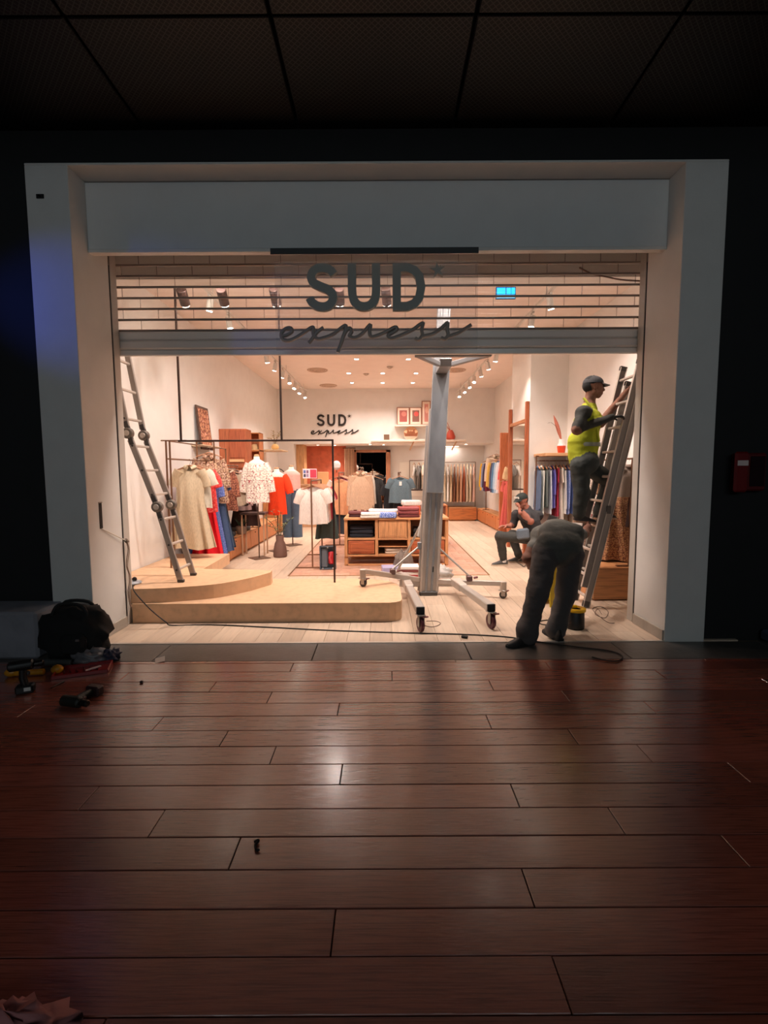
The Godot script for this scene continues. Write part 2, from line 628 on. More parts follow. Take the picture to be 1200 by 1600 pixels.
# ------------------------------------------------------------------ the white portal round the shop front
func build_portal() -> void:
	var white := textured(Color(0.87, 0.86, 0.84), tex.plaster, Vector3(0.7, 0.7, 0.7), 0.55)
	var top := 4.10
	var back := -4.735
	var f := -4.2
	struct("trim_2", G.new().span(Vector3(WL - 0.36, -0.03, back), Vector3(WL, top, f), 0.004), white, "white portal pier with a strap slot, tinted blue near its top", "pier")
	struct("trim_3", G.new().span(Vector3(WR, -0.03, back), Vector3(WR + 0.36, top, f), 0.004), white, "white portal pier beside the red alarm box", "pier")
	struct("trim_9", G.new().span(Vector3(-3.4, top, -5.3), Vector3(3.5, top + 0.14, -4.5)), white, "white ceiling slab over the shutter roll", "soffit")
	struct("trim_4", G.new().span(Vector3(WL - 0.36, top, -4.5), Vector3(WR + 0.36, top + 0.02, f), 0.004), white, "white soffit slab closing the portal at the top", "soffit")
	struct("trim_5", G.new().span(Vector3(WL, 3.53, -4.49), Vector3(WR, top - 0.004, -4.43), 0.004), textured(Color(0.85, 0.86, 0.855), tex.plaster, Vector3(0.5, 0.5, 0.5), 0.75), "plain grey fascia board above the roller shutter", "fascia")
	struct("trim_6", G.new().span(Vector3(WL, 3.5, -4.495), Vector3(WR, 3.53, -4.425), 0.004), white, "pale metal edge strip under the grey fascia", "strip")
	var bar := single("sign_bar", G.new().span(zp(422, 390, 4.42) * Vector3(1, 0, 1) + Vector3(0, 3.475, 0), Vector3(zp(748, 390, 4.42).x, 3.529, -4.424), 0.004), M(Color(0.16, 0.16, 0.16), 0.5), "dark metal bar under the fascia that carries the clear sign panel", "sign bar")
	bar.set_meta("kind", "structure")
	# skirting on the piers, threshold strip
	for s in [[WL, 0.014], [WR, -0.014]]:
		struct("baseboard_left" if s[1] > 0 else "baseboard_right", G.new().span(Vector3(s[0], 0.0, -4.73), Vector3(s[0] + s[1], 0.1, -4.21), 0.003), textured(Color(0.72, 0.68, 0.63), tex.cloud, Vector3.ONE, 0.5), "pale skirting on the inside of the portal pier", "skirting")
	struct("trim_7", G.new().span(Vector3(WL, -0.03, -4.225), Vector3(WR, 0.006, -4.192), 0.002), M(Color(0.85, 0.82, 0.78), 0.3, 0.7), "bright metal threshold strip across the shop entrance", "threshold")
	# side walls of the recess behind the piers, back to the shop walls
	var inner := textured(Color(0.9, 0.885, 0.86), tex.plaster, Vector3(0.7, 0.7, 0.7), 0.75)
	struct("wall_return_left", G.new().span(Vector3(-3.35, -0.03, -5.0), Vector3(WL - 0.11, 4.1, -4.9)), inner, "short cream return wall behind the left shutter guide", "wall")
	struct("wall_return_right", G.new().span(Vector3(WR + 0.11, -0.03, -5.0), Vector3(3.5, 4.1, -4.9)), inner, "short cream return wall behind the right shutter guide", "wall")
	# shutter guides, flush with the piers, a dark joint before them
	for s in [[WL, 1.0, "left"], [WR, -1.0, "right"]]:
		var gd := thing("shutter_guide", "pale metal shutter guide channel on the pier with the strap slot" if s[1] > 0 else "pale metal shutter guide channel on the pier nearest the alarm box", "guide rail", Vector3(s[0], 0, -4.82), "shutter guides")
		var pm := textured(Color(0.76, 0.73, 0.69), tex.plaster, Vector3.ONE, 0.42)
		part("joint_seal", G.new().span(Vector3(-0.05 * s[1], 0, 0.058), Vector3(-0.006 * s[1], 3.53, 0.08)), M(Color(0.1, 0.045, 0.04), 0.7), gd)
		part("channel_front", G.new().span(Vector3(-0.09 * s[1], 0, -0.05), Vector3(0.0, 3.9, 0.058), 0.003), pm, gd)
		part("channel_back", G.new().span(Vector3(-0.1 * s[1], 0, -0.08), Vector3(-0.085 * s[1], 3.9, 0.0), 0.001), M(Color(0.25, 0.2, 0.18), 0.6), gd)
	# strap slot and winder on the left pier
	var a := slot_point(156, 786)
	var b := slot_point(158, 826)
	var st := thing("strap_winder", "recessed dark strap slot with a white pull rod and hanging cord on the left pier", "strap winder", Vector3(WL, (a.y + b.y) / 2, a.z))
	wpart("slot", G.new().span(Vector3(WL - 0.002, b.y, a.z - 0.022), Vector3(WL + 0.004, a.y, a.z + 0.022), 0.001), M(Color(0.1, 0.06, 0.04), 0.8), st)
	wpart("slot_frame", G.new().span(Vector3(WL, a.y, a.z - 0.03), Vector3(WL + 0.006, a.y + 0.01, a.z + 0.03), 0.002), M(Color(0.6, 0.55, 0.5), 0.5), st)
	var e := Vector3(WL + 0.03, zp(184, 845, 4.76).y, -4.75)
	wpart("rod", G.new().tube([Vector3(WL + 0.004, b.y, a.z), e], 0.006, 8), M(Color(0.88, 0.85, 0.8), 0.4), st)
	wpart("clip", G.new().box(e, Vector3(0.03, 0.045, 0.03), 0.004, Basis(Vector3.BACK, 0.7)), M(Color(0.4, 0.33, 0.27), 0.5), st)
	var down := []
	for i in 9:
		down.append(e + Vector3(0.012 * sin(i * 1.7), -i * 0.085, 0.004 * cos(i * 2.3)))
	wpart("cord", G.new().tube(smooth_path(down, 3), 0.005, 6), M(Color(0.5, 0.4, 0.33), 0.7), st)
	var down2 := []
	for q: Vector3 in down:
		down2.append(q + Vector3(0.016, -0.01, 0.008))
	wpart("cord", G.new().tube(smooth_path(down2, 3), 0.004, 6), M(Color(0.55, 0.45, 0.38), 0.7), st)
	# small dark bracket high on the left pier
	var cb := zp(63, 307, 4.2)
	var cbt := thing("wall_bracket", "tiny dark fixing bracket high on the blue tinted pier", "bracket", Vector3(cb.x, cb.y, -4.2))
	part("plate", G.new().box(Vector3(0, 0, 0.004), Vector3(0.065, 0.035, 0.008), 0.003), M(Color(0.04, 0.04, 0.05), 0.6), cbt)
	part("screw", G.new().cyl(Vector3(0, 0, 0.006), Vector3(0, 0, 0.022), 0.009, 10, 0.002), M(Color(0.1, 0.1, 0.11), 0.4, 0.8), cbt)


func slot_point(x: float, y: float) -> Vector3:        # on the left pier's inner face
	var d := ray(x, y)
	return EYE + d * (WL / d.x)


# ------------------------------------------------------------------ the shop's shell
const SL := -3.08
const SR := 3.22
const CEIL := 3.92
const BACK_Z := -14.0
const RECESS_Z := -15.4
const SOFFIT := 2.35


func build_shop_shell() -> void:
	var cream := textured(Color(0.92, 0.905, 0.885), tex.plaster, Vector3(0.6, 0.6, 0.6), 0.8)
	struct("floor_shop_bed", G.new().span(Vector3(SL - 0.3, -0.2, RECESS_Z - 0.2), Vector3(SR + 0.3, -0.02, -4.2)), M(Color(0.45, 0.36, 0.28), 0.9), "screed bed under the pale oak shop floor", "floor")
	# pale oak boards running into the shop
	var fl := thing("floor_shop", "pale oak plank floor of the shop", "floor", Vector3.ZERO)
	fl.set_meta("kind", "structure")
	var fm := []
	for c: Color in [Color(0.82, 0.725, 0.635), Color(0.845, 0.75, 0.655), Color(0.79, 0.695, 0.605), Color(0.83, 0.74, 0.65)]:
		fm.append(textured(c, tex.softgrain, Vector3(3, 3, 0.3), 0.38, true, 0.05))
	var w := 0.2133
	var cols := 30
	for i in cols:
		var x0 := SL + (SR - SL) / cols * i
		var z := -4.225
		var off := fmod(i * 0.83 + 0.4, 1.9)
		var k := 0
		while z > RECESS_Z:
			var z1: float = max(z - (off if k == 0 and off > 0.2 else 1.9), RECESS_Z)
			# the terracotta field is let into the boards
			part("plank", G.new().span(Vector3(x0 + 0.0012, -0.02, z1 + 0.0012), Vector3(x0 + (SR - SL) / cols - 0.0012, 0.0, z - 0.0012), 0.0012), fm[(i * 3 + k * 5) % 4], fl)
			z = z1
			k += 1
	# terracotta tile field laid under the tables, with a thin brass edge
	var tf := thing("floor_tile_field", "pinkish terracotta tile field with a brass edge under the display tables", "floor", Vector3.ZERO)
	tf.set_meta("kind", "structure")
	var tm := []
	for c: Color in [Color(0.84, 0.64, 0.54), Color(0.81, 0.61, 0.51), Color(0.86, 0.68, 0.58), Color(0.83, 0.65, 0.56)]:
		tm.append(textured(c, tex.cloud, Vector3(2, 2, 2), 0.45))
	var fx0 := -1.42
	var fx1 := 1.55
	var fz0 := -7.0
	var fz1 := -12.2
	var nx := 10
	var nz := 26
	for j in nz:
		for i in nx + j % 2:
			var dx := (fx1 - fx0) / nx
			var dz := (fz1 - fz0) / nz
			var sh := 0.5 * dx if j % 2 else 0.0
			var a: float = clamp(fx0 + dx * i - sh, fx0, fx1)
			var b: float = clamp(fx0 + dx * (i + 1) - sh, fx0, fx1)
			part("tile", G.new().span(Vector3(a + 0.003, 0.0, fz0 + dz * (j + 1) + 0.003), Vector3(b - 0.003, 0.005, fz0 + dz * j - 0.003), 0.001), tm[(i * 3 + j * 7) % 4], tf)
	var brass := M(Color(0.62, 0.47, 0.3), 0.35, 0.8)
	for e in [[Vector3(fx0 - 0.02, 0, fz1), Vector3(fx0, 0.006, fz0)], [Vector3(fx1, 0, fz1), Vector3(fx1 + 0.02, 0.006, fz0)], [Vector3(fx0 - 0.02, 0, fz0), Vector3(fx1 + 0.02, 0.006, fz0 + 0.02)]]:
		part("edge_strip", G.new().span(e[0], e[1], 0.001), brass, tf)
	# walls and ceilings with thickness
	struct("wall_shop_left", G.new().span(Vector3(SL - 0.25, -0.02, RECESS_Z - 0.2), Vector3(SL, CEIL + 0.2, -4.98)), cream, "long cream side wall behind the dress rails and ladder", "wall")
	struct("wall_shop_right", G.new().span(Vector3(SR, -0.02, RECESS_Z - 0.2), Vector3(SR + 0.25, CEIL + 0.2, -4.98)), cream, "long cream side wall behind the workers", "wall")
	struct("ceiling_shop", G.new().span(Vector3(SL - 0.25, CEIL, BACK_Z), Vector3(SR + 0.25, CEIL + 0.2, -5.3)), textured(Color(0.95, 0.895, 0.855), tex.plaster, Vector3(0.5, 0.5, 0.5), 0.85), "pinkish white plaster ceiling of the shop", "ceiling")
	struct("wall_shop_back_upper", G.new().span(Vector3(SL, SOFFIT, RECESS_Z), Vector3(SR, CEIL, BACK_Z)), cream, "cream upper back wall with the small dark sign", "wall")
	struct("wall_shop_back", G.new().span(Vector3(SL - 0.25, -0.02, RECESS_Z - 0.2), Vector3(SR + 0.25, SOFFIT, RECESS_Z)), cream, "cream wall at the back of the low recess", "wall")
	struct("wall_return_back", G.new().span(Vector3(SL, 0, RECESS_Z), Vector3(zp(459, 700, 14.0).x, SOFFIT, BACK_Z)), cream, "cream stub wall beside the terracotta niche", "wall")
	struct("wall_bulkhead", G.new().span(Vector3(SL - 0.2, 3.53, -5.3), Vector3(SR + 0.2, 4.1, -5.1), 0.004), cream, "cream bulkhead beam behind the shutter roll", "bulkhead")
	# column with the tall mirror
	struct("wall_column", G.new().span(Vector3(2.56, 0, -9.65), Vector3(SR, CEIL, -8.45)), cream, "cream square column with the wood framed mirror", "column")


# ------------------------------------------------------------------ the see-through shutter
func build_shutter() -> void:
	var z := -4.92
	var pitch := 0.105
	var y0 := 2.965             # lower edge of the clear curtain
	var x0 := WL - 0.05
	var x1 := WR + 0.05
	var sh := thing("roller_shutter", "half raised roller shutter of clear slats with aluminium rods", "roller shutter", Vector3((x0 + x1) / 2, y0, z))
	var pane := clear(Color(0.97, 0.95, 0.94), 0.07, 0.1)
	var joint := clear(Color(0.5, 0.42, 0.38), 0.35, 0.3)
	var rodm := M(Color(0.62, 0.57, 0.54), 0.32, 0.5)
	var w := 0.352
	for r in 9:
		var ya := y0 + pitch * r
		var x := x0 - (w * 0.5 if r % 2 else 0.0) - 0.1
		while x < x1:
			var a: float = max(x, x0)
			var b: float = min(x + w, x1)
			if b - a > 0.03:
				# a shallow curved slat
				var rows := []
				for i in 5:
					var t := i / 4.0
					var row := PackedVector3Array()
					for xx in [a + 0.002, b - 0.002]:
						row.append(Vector3(xx, ya + 0.01 + t * (pitch - 0.02), z + 0.008 * sin(t * PI)))
					rows.append(row)
				wpart("slat", G.new().grid(rows), pane, sh)
				var link := G.new().span(Vector3(b - 0.0018, ya + 0.012, z - 0.002), Vector3(b + 0.0018, ya + pitch - 0.012, z + 0.01), 0.001)
				wpart("slat_joint", link, joint, sh)
			x += w
	for r in 10:
		wpart("rod", G.new().tube([Vector3(x0, y0 + pitch * r, z), Vector3(x1, y0 + pitch * r, z)], 0.0115, 10), rodm, sh)
	# solid bottom rail: two ribbed aluminium profiles and a paler lip
	var alu := M(Color(0.9, 0.865, 0.83), 0.4, 0.1)
	wpart("bottom_rail", G.new().span(Vector3(x0, 2.865, z - 0.03), Vector3(x1, 2.95, z + 0.03), 0.012), alu, sh)
	wpart("bottom_rail", G.new().span(Vector3(x0, 2.775, z - 0.034), Vector3(x1, 2.863, z + 0.034), 0.014), M(Color(0.87, 0.835, 0.805), 0.4, 0.1), sh)
	wpart("rail_lip", G.new().span(Vector3(x0, 2.715, z - 0.02), Vector3(x1, 2.773, z + 0.02), 0.008), M(Color(0.9, 0.87, 0.84), 0.3, 0.12), sh)
	for x in [x0 - 0.006, x1 + 0.006]:
		wpart("end_cap", G.new().box(Vector3(x, 2.835, z), Vector3(0.012, 0.22, 0.07), 0.003), M(Color(0.25, 0.23, 0.22), 0.5), sh)
	# the roll itself above, in the dark of the fascia box
	single("shutter_roll", G.new().cyl(Vector3(WL + 0.02, 3.99, -4.93), Vector3(WR - 0.02, 3.99, -4.93), 0.09, 20, 0.005), M(Color(0.5, 0.47, 0.45), 0.5, 0.3), "rolled up part of the shutter in the box behind the fascia", "shutter roll")


# ------------------------------------------------------------------ the two signs
const SUD_BOX := Vector2(478.6, 414.6)


func letter_paths() -> Array:      # strokes in the pixels of a close view (3.53 times the photograph)
	var s := []
	s.append([smooth_path2([Vector2(358, 180), Vector2(338, 156), Vector2(298, 144), Vector2(256, 154), Vector2(234, 186), Vector2(244, 222), Vector2(284, 244), Vector2(326, 262), Vector2(352, 292), Vector2(344, 332), Vector2(310, 354), Vector2(266, 350), Vector2(236, 330), Vector2(222, 306)], 4), false])
	s.append([smooth_path2([Vector2(458, 122), Vector2(458, 200), Vector2(458, 272), Vector2(466, 316), Vector2(490, 346), Vector2(524, 355), Vector2(558, 346), Vector2(582, 316), Vector2(590, 272), Vector2(590, 200), Vector2(590, 122)], 4), false])
	var d := [Vector2(704, 145), Vector2(704, 355)]
	d.append_array([Vector2(762, 355), Vector2(800, 340), Vector2(828, 308), Vector2(839, 250), Vector2(828, 192), Vector2(800, 160), Vector2(762, 145)])
	s.append([PackedVector2Array(d), true])
	return s


func script_paths() -> Array:
	return [
		[Vector2(64, 512), Vector2(92, 506), Vector2(120, 488), Vector2(112, 468), Vector2(84, 472), Vector2(60, 498), Vector2(66, 528), Vector2(96, 538), Vector2(136, 524), Vector2(180, 498), Vector2(236, 463), Vector2(238, 500), Vector2(262, 528), Vector2(300, 522), Vector2(350, 502), Vector2(418, 454), Vector2(412, 500), Vector2(392, 556), Vector2(374, 604)],
		[Vector2(296, 466), Vector2(262, 490), Vector2(238, 520), Vector2(212, 552)],
		[Vector2(392, 552), Vector2(412, 500), Vector2(440, 470), Vector2(452, 490), Vector2(440, 512), Vector2(468, 524), Vector2(510, 502), Vector2(556, 452), Vector2(552, 490), Vector2(562, 518), Vector2(600, 510), Vector2(650, 488), Vector2(694, 466), Vector2(704, 480), Vector2(676, 498), Vector2(656, 510), Vector2(672, 528), Vector2(720, 514), Vector2(790, 482), Vector2(848, 444), Vector2(842, 480), Vector2(846, 512), Vector2(826, 536), Vector2(806, 526)],
		[Vector2(846, 516), Vector2(900, 506), Vector2(946, 478), Vector2(986, 444), Vector2(984, 480), Vector2(990, 510), Vector2(972, 532), Vector2(950, 524)],
		[Vector2(990, 518), Vector2(1040, 502), Vector2(1082, 478), Vector2(1118, 456)]]


func star_outline(r: float) -> PackedVector2Array:
	var out := PackedVector2Array()
	for i in 10:
		var a := PI / 2 + TAU * i / 10.0 + 0.12
		out.append(Vector2(cos(a), sin(a)) * (r if i % 2 == 0 else r * 0.34))
	return out


func sign_parts(t: Node3D, k: float, z: float, depth: float, m: Material, m2: Material, place: Callable) -> void:
	var names := ["letter_s", "letter_u", "letter_d"]
	var i := 0
	for s in letter_paths():
		var p := PackedVector2Array()
		for q: Vector2 in s[0]:
			p.append(place.call(q))
		wpart(names[i], G.new().ribbon(p, 46.0 * k, depth, Transform3D(Basis.IDENTITY, Vector3(0, 0, z)), s[1]), m, t)
		i += 1
	var c: Vector2 = place.call(Vector2(928, 160))
	wpart("star", G.new().prism(star_outline(46.0 * k), depth, Transform3D(Basis.IDENTITY, Vector3(c.x, c.y, z))), m, t)
	for s in script_paths():
		var p := []
		for q: Vector2 in smooth_path2(s, 6):
			var a: Vector2 = place.call(q)
			p.append(Vector3(a.x, a.y, z - depth / 2))
		wpart("script_stroke", G.new().tube(p, 10.5 * k, 8), m2, t)


func build_sign() -> void:
	var z := 4.56
	var o := zp(420, 380, z)
	var k := (zp(760, 380, z).x - o.x) / 1200.0
	var ky := (o.y - zp(420, 600, z).y) / 776.0
	var face := M(Color(0.6, 0.61, 0.58), 0.5)
	var t := thing("shop_sign", "grey raised letters SUD with a star and script word express on a clear panel", "shop sign", Vector3(0, 3.1, -z))
	sign_parts(t, k, -z + 0.045, 0.045, face, M(Color(0.6, 0.57, 0.54), 0.4), func(q: Vector2) -> Vector2: return Vector2(o.x + q.x * k, o.y - q.y * ky))
	var a := zp(428, 398, z)
	var b := zp(746, 546, z)
	wpart("clear_panel", G.new().span(Vector3(a.x, b.y, -z - 0.008), Vector3(b.x, 3.475, -z - 0.002), 0.001), clear(Color(0.85, 0.9, 0.92), 0.07, 0.05), t)
	# the small one on the back wall
	var bz := 13.985
	var l := zp(495, 640, bz)
	var kk := (zp(541, 640, bz).x - l.x) / 655.0
	var top := zp(518, 647.5, bz).y
	var t2 := thing("wall_sign", "small dark letters SUD with a star and script word express on the cream back wall", "wall sign", Vector3(0, 3, -bz))
	sign_parts(t2, kk * 1.0, -bz + 0.012, 0.02, M(Color(0.14, 0.12, 0.11), 0.6), M(Color(0.14, 0.12, 0.11), 0.6), func(q: Vector2) -> Vector2: return Vector2(l.x + (q.x - 207) * kk + (0.0 if q.y < 400 else 0.02), top - (q.y - 122) * kk * (1.0 if q.y < 400 else 1.04)))


# ------------------------------------------------------------------ lamps
const WARM := Color(1.0, 0.93, 0.89)
const SPOT_POWER := 1.55
const DOWN_POWER := 3.6


func aim(n: Node3D, from: Vector3, to: Vector3) -> void:
	n.look_at_from_position(from, to, Vector3.UP if abs((to - from).normalized().y) < 0.98 else Vector3.BACK)


func spot_head(t: Node3D, to: Vector3, shell: Material, power: float, angle: float, k := 1.0) -> void:     # a cylinder head on a stem; t stands at the track
	var dir := (to - t.position).normalized()
	var joint := Vector3(0, -0.09, 0)
	part("stem", G.new().cyl(Vector3(0, 0, 0), joint, 0.009, 8), shell, t)
	part("adapter", G.new().box(Vector3(0, -0.012, 0), Vector3(0.035, 0.024, 0.11), 0.004), shell, t)
	var a := joint - dir * 0.05 * k
	var b := joint + dir * 0.10 * k
	part("head", G.new().cyl(a, b, 0.042 * k, 18, 0.006), shell, t)
	part("lens_light", G.new().cyl(b, b + dir * 0.004, 0.036 * k, 18), glow_lens, t)
	if power > 0.0:
		var s := SpotLight3D.new()
		s.name = "spot_light"
		t.add_child(s, true)
		s.light_color = WARM
		s.light_energy = power
		s.light_size = 0.04
		s.spot_angle = angle
		s.spot_angle_attenuation = 0.8
		s.spot_range = 30.0
		s.spot_attenuation = 2.0
		s.shadow_enabled = true
		aim(s, t.position + b + dir * 0.012, to)


var glow_lens: StandardMaterial3D


func build_lamps() -> void:
	glow_lens = glow(Color(1.0, 0.95, 0.88), 45.0)
	var white := M(Color(0.85, 0.83, 0.8), 0.4)
	var dark := M(Color(0.3, 0.22, 0.2), 0.5)
	var y := CEIL - 0.16
	# two long tracks into the shop
	for side in [-1.0, 1.0]:
		var tx := -2.17 if side < 0 else 2.1
		var tr := thing("track_rail", "white lighting track on the ceiling above the dress rails" if side < 0 else "white lighting track on the ceiling above the column mirror", "track rail", Vector3(tx, CEIL, -9.8), "ceiling tracks")
		part("rail", G.new().span(Vector3(-0.018, -0.15, -3.9), Vector3(0.018, -0.115, 4.1), 0.003), white, tr)
		for zz in [-3.4, -1.1, 1.2, 3.5]:
			part("hanger_rod", G.new().cyl(Vector3(0, 0, zz), Vector3(0, -0.12, zz), 0.006, 8), white, tr)
		for i in 11:
			var z := -6.2 - 0.72 * i
			var at := Vector3(tx, y, z)
			var where := "over the dress rails" if side < 0 else "over the column mirror side"
			var t := thing("track_spotlight", "lit white track spotlight %s, one of a row" % where, "spotlight", at, "track spotlights %s" % where)
			var to := Vector3(side * (2.9 if i % 3 != 1 else 1.8), 0.5 if i % 3 != 1 else 0.2, z - 0.6 if i < 7 else z + 1.2)
			spot_head(t, to, white, SPOT_POWER, 36.0)
	# five dark heads on a cross track near the entrance, turned into the shop
	var ct := thing("track_rail", "dark cross track near the entrance with turned away spotlights", "track rail", Vector3(-1.1, CEIL, -5.78))
	part("rail", G.new().span(Vector3(-1.7, -0.21, -0.018), Vector3(1.5, -0.18, 0.018), 0.003), dark, ct)
	for zz in [-1.3, 0.0, 1.3]:
		part("hanger_rod", G.new().cyl(Vector3(zz, 0, 0), Vector3(zz, -0.185, 0), 0.006, 8), dark, ct)
	var tos := [Vector3(-2.8, 1.3, -9.2), Vector3(-2.2, 1.2, -9.4), Vector3(-1.3, 0.9, -9.2), Vector3(-0.6, 1.0, -9.4), Vector3(0.5, 0.8, -9.2)]
	var k := 0
	for px in [285, 347, 429, 530, 603]:
		var at := Vector3(zp(px, 452, 5.78).x, CEIL - 0.21, -5.78)
		var t := thing("entrance_spotlight", "brown cylinder spotlight on the cross track turned away from the entrance", "spotlight", at, "spotlights on the cross track")
		spot_head(t, tos[k], dark, SPOT_POWER * 1.4, 34.0, 1.35)
		k += 1
	# right of the entrance, the same lamps over the ladder side
	for q in [[1.3, Vector3(2.2, 0.3, -6.4)], [2.5, Vector3(3.0, 1.2, -7.0)]]:
		var t := thing("entrance_spotlight", "white ceiling spotlight behind the bulkhead over the leaning extension ladder", "spotlight", Vector3(q[0], CEIL - 0.001, -5.7), "spotlights over the extension ladder")
		spot_head(t, q[1], white, SPOT_POWER * 1.6, 40.0)
	# downlights set in the ceiling
	for p in [[557, 561], [638, 561], [545, 583], [598, 583], [650, 583], [550, 598], [598, 598], [645, 598]]:
		var at := gp(p[0], p[1], CEIL)
		downlight(at, 63.0, "small round downlight set in the shop ceiling, one of a grid", "ceiling downlights", 0.9)
	for p in [Vector3(-0.9, CEIL, -8.2), Vector3(0.9, CEIL, -8.2), Vector3(-1.9, CEIL, -5.42), Vector3(-1.1, CEIL, -5.42), Vector3(-0.4, CEIL, -5.42), Vector3(0.3, CEIL, -5.42), Vector3(1.0, CEIL, -5.42), Vector3(1.8, CEIL, -5.42)]:  # unseen lamps added to brighten the entrance, kept out of sight
		downlight(p, 72.0, "unseen small round downlight added in the ceiling behind the entrance bulkhead", "added downlights behind the bulkhead")
	for p in [Vector3(-2.0, SOFFIT, -14.6), Vector3(-1.5, SOFFIT, -14.8), Vector3(-0.4, SOFFIT, -14.4), Vector3(0.0, SOFFIT, -14.7), Vector3(1.4, SOFFIT, -14.6), Vector3(2.5, SOFFIT, -14.6)]:
		downlight(p, 50.0, "small round downlight in the low soffit of the recess", "recess downlights", 0.55)
	# round air diffusers and detectors
	for p in [[496, 578, 0.24], [712, 578, 0.24], [513, 602, 0.24]]:
		var at := gp(p[0], p[1], CEIL)
		var t := thing("ceiling_diffuser", "round white air diffuser with concentric rings in the ceiling", "air vent", at, "ceiling diffusers")
		for r in 4:
			part("ring", G.new().lathe([Vector2(p[2] * (1.0 - 0.23 * r), 0.0), Vector2(p[2] * (1.0 - 0.23 * r) + 0.004, -0.012 - 0.004 * r), Vector2(p[2] * (0.93 - 0.23 * r), -0.022 - 0.004 * r), Vector2(p[2] * (0.86 - 0.23 * r), 0.0)], Vector3.ZERO, 28), M(Color(0.78, 0.68, 0.6), 0.6), t)
	for p in [[572, 584], [609, 573]]:
		var at := gp(p[0], p[1], CEIL)
		var t := thing("smoke_detector", "small white domed smoke detector on the shop ceiling", "detector", at, "smoke detectors")
		part("base", G.new().cyl(Vector3(0, 0, 0), Vector3(0, -0.015, 0), 0.07, 18, 0.003), M(Color(0.75, 0.68, 0.62), 0.5), t)
		part("dome", G.new().ball(Vector3(0, -0.015, 0), Vector3(0.05, 0.035, 0.05)), M(Color(0.8, 0.74, 0.68), 0.5), t)
	# blue exit sign hung behind the shutter
	var ez := 6.05
	var a := zp(775, 448, ez)
	var b := zp(806, 467, ez)
	var ex := thing("exit_sign", "bright cyan lit emergency exit sign in two panels hung behind the shutter", "exit sign", Vector3((a.x + b.x) / 2, (a.y + b.y) / 2, -ez))
	var hw := (b.x - a.x) / 2
	var hh := (a.y - b.y) / 2
	part("frame", G.new().box(Vector3(0, 0, -0.012), Vector3(hw * 2, hh * 2, 0.024), 0.003), M(Color(0.08, 0.3, 0.5), 0.5), ex)
	var cy := glow(Color(0.12, 0.66, 1.0), 1.5)
	for s in [-1, 1]:
		part("lit_panel", G.new().span(Vector3(0.006 * s, -hh * 0.22, 0), Vector3((hw - 0.012) * s, hh - 0.014, 0.006), 0.002), cy, ex)
	part("lit_strip", G.new().span(Vector3(-hw + 0.012, -hh + 0.012, 0), Vector3(hw - 0.012, -hh * 0.34, 0.006), 0.002), glow(Color(0.45, 0.85, 1.0), 1.5), ex)
	for s in [-1, 1]:
		part("hanger_rod", G.new().cyl(Vector3(hw * 0.7 * s, hh, -0.012), Vector3(hw * 0.7 * s, CEIL - ex.position.y, -0.012), 0.003, 6), M(Color(0.5, 0.45, 0.4), 0.4), ex)
	var al := AreaLight3D.new()
	al.name = "exit_light"
	al.area_size = Vector2(hw * 2, hh * 2)
	al.light_color = Color(0.2, 0.7, 1.0)
	al.light_energy = 0.02
	al.area_range = 10.0
	al.shadow_enabled = true
	ex.add_child(al)
	al.position = Vector3(0, 0, 0.02)
	al.rotation.y = PI
	# a loose cable behind the shutter, top right
	var cp := []
	for q in [[905, 418], [925, 428], [945, 432], [970, 437], [1000, 439], [1012, 438]]:
		cp.append(zp(q[0], q[1], 5.0))
	single("loose_cable", G.new().tube(smooth_path(cp, 4), 0.008, 6), M(Color(0.45, 0.3, 0.24), 0.6), "loose brown cable hanging behind the top of the shutter", "cable")


func downlight(at: Vector3, angle: float, label: String, group: String, k := 1.0) -> void:
	var t := thing("ceiling_downlight", label, "downlight", at, group)
	part("trim_ring", G.new().lathe([Vector2(0.062, 0.0), Vector2(0.064, -0.006), Vector2(0.05, -0.008), Vector2(0.046, 0.0)], Vector3.ZERO, 20), M(Color(0.85, 0.8, 0.76), 0.5), t)
	part("lens_light", G.new().cyl(Vector3(0, -0.001, 0), Vector3(0, -0.005, 0), 0.045, 18), glow_lens, t)
	var s := SpotLight3D.new()
	s.name = "down_light"
	t.add_child(s)
	s.light_color = WARM
	s.light_energy = DOWN_POWER * k
	s.light_size = 0.045
	s.spot_angle = angle
	s.spot_angle_attenuation = 1.0
	s.spot_range = 30.0
	s.spot_attenuation = 2.0
	s.shadow_enabled = true
	aim(s, at + Vector3(0, -0.02, 0), at + Vector3(0, -2, 0))


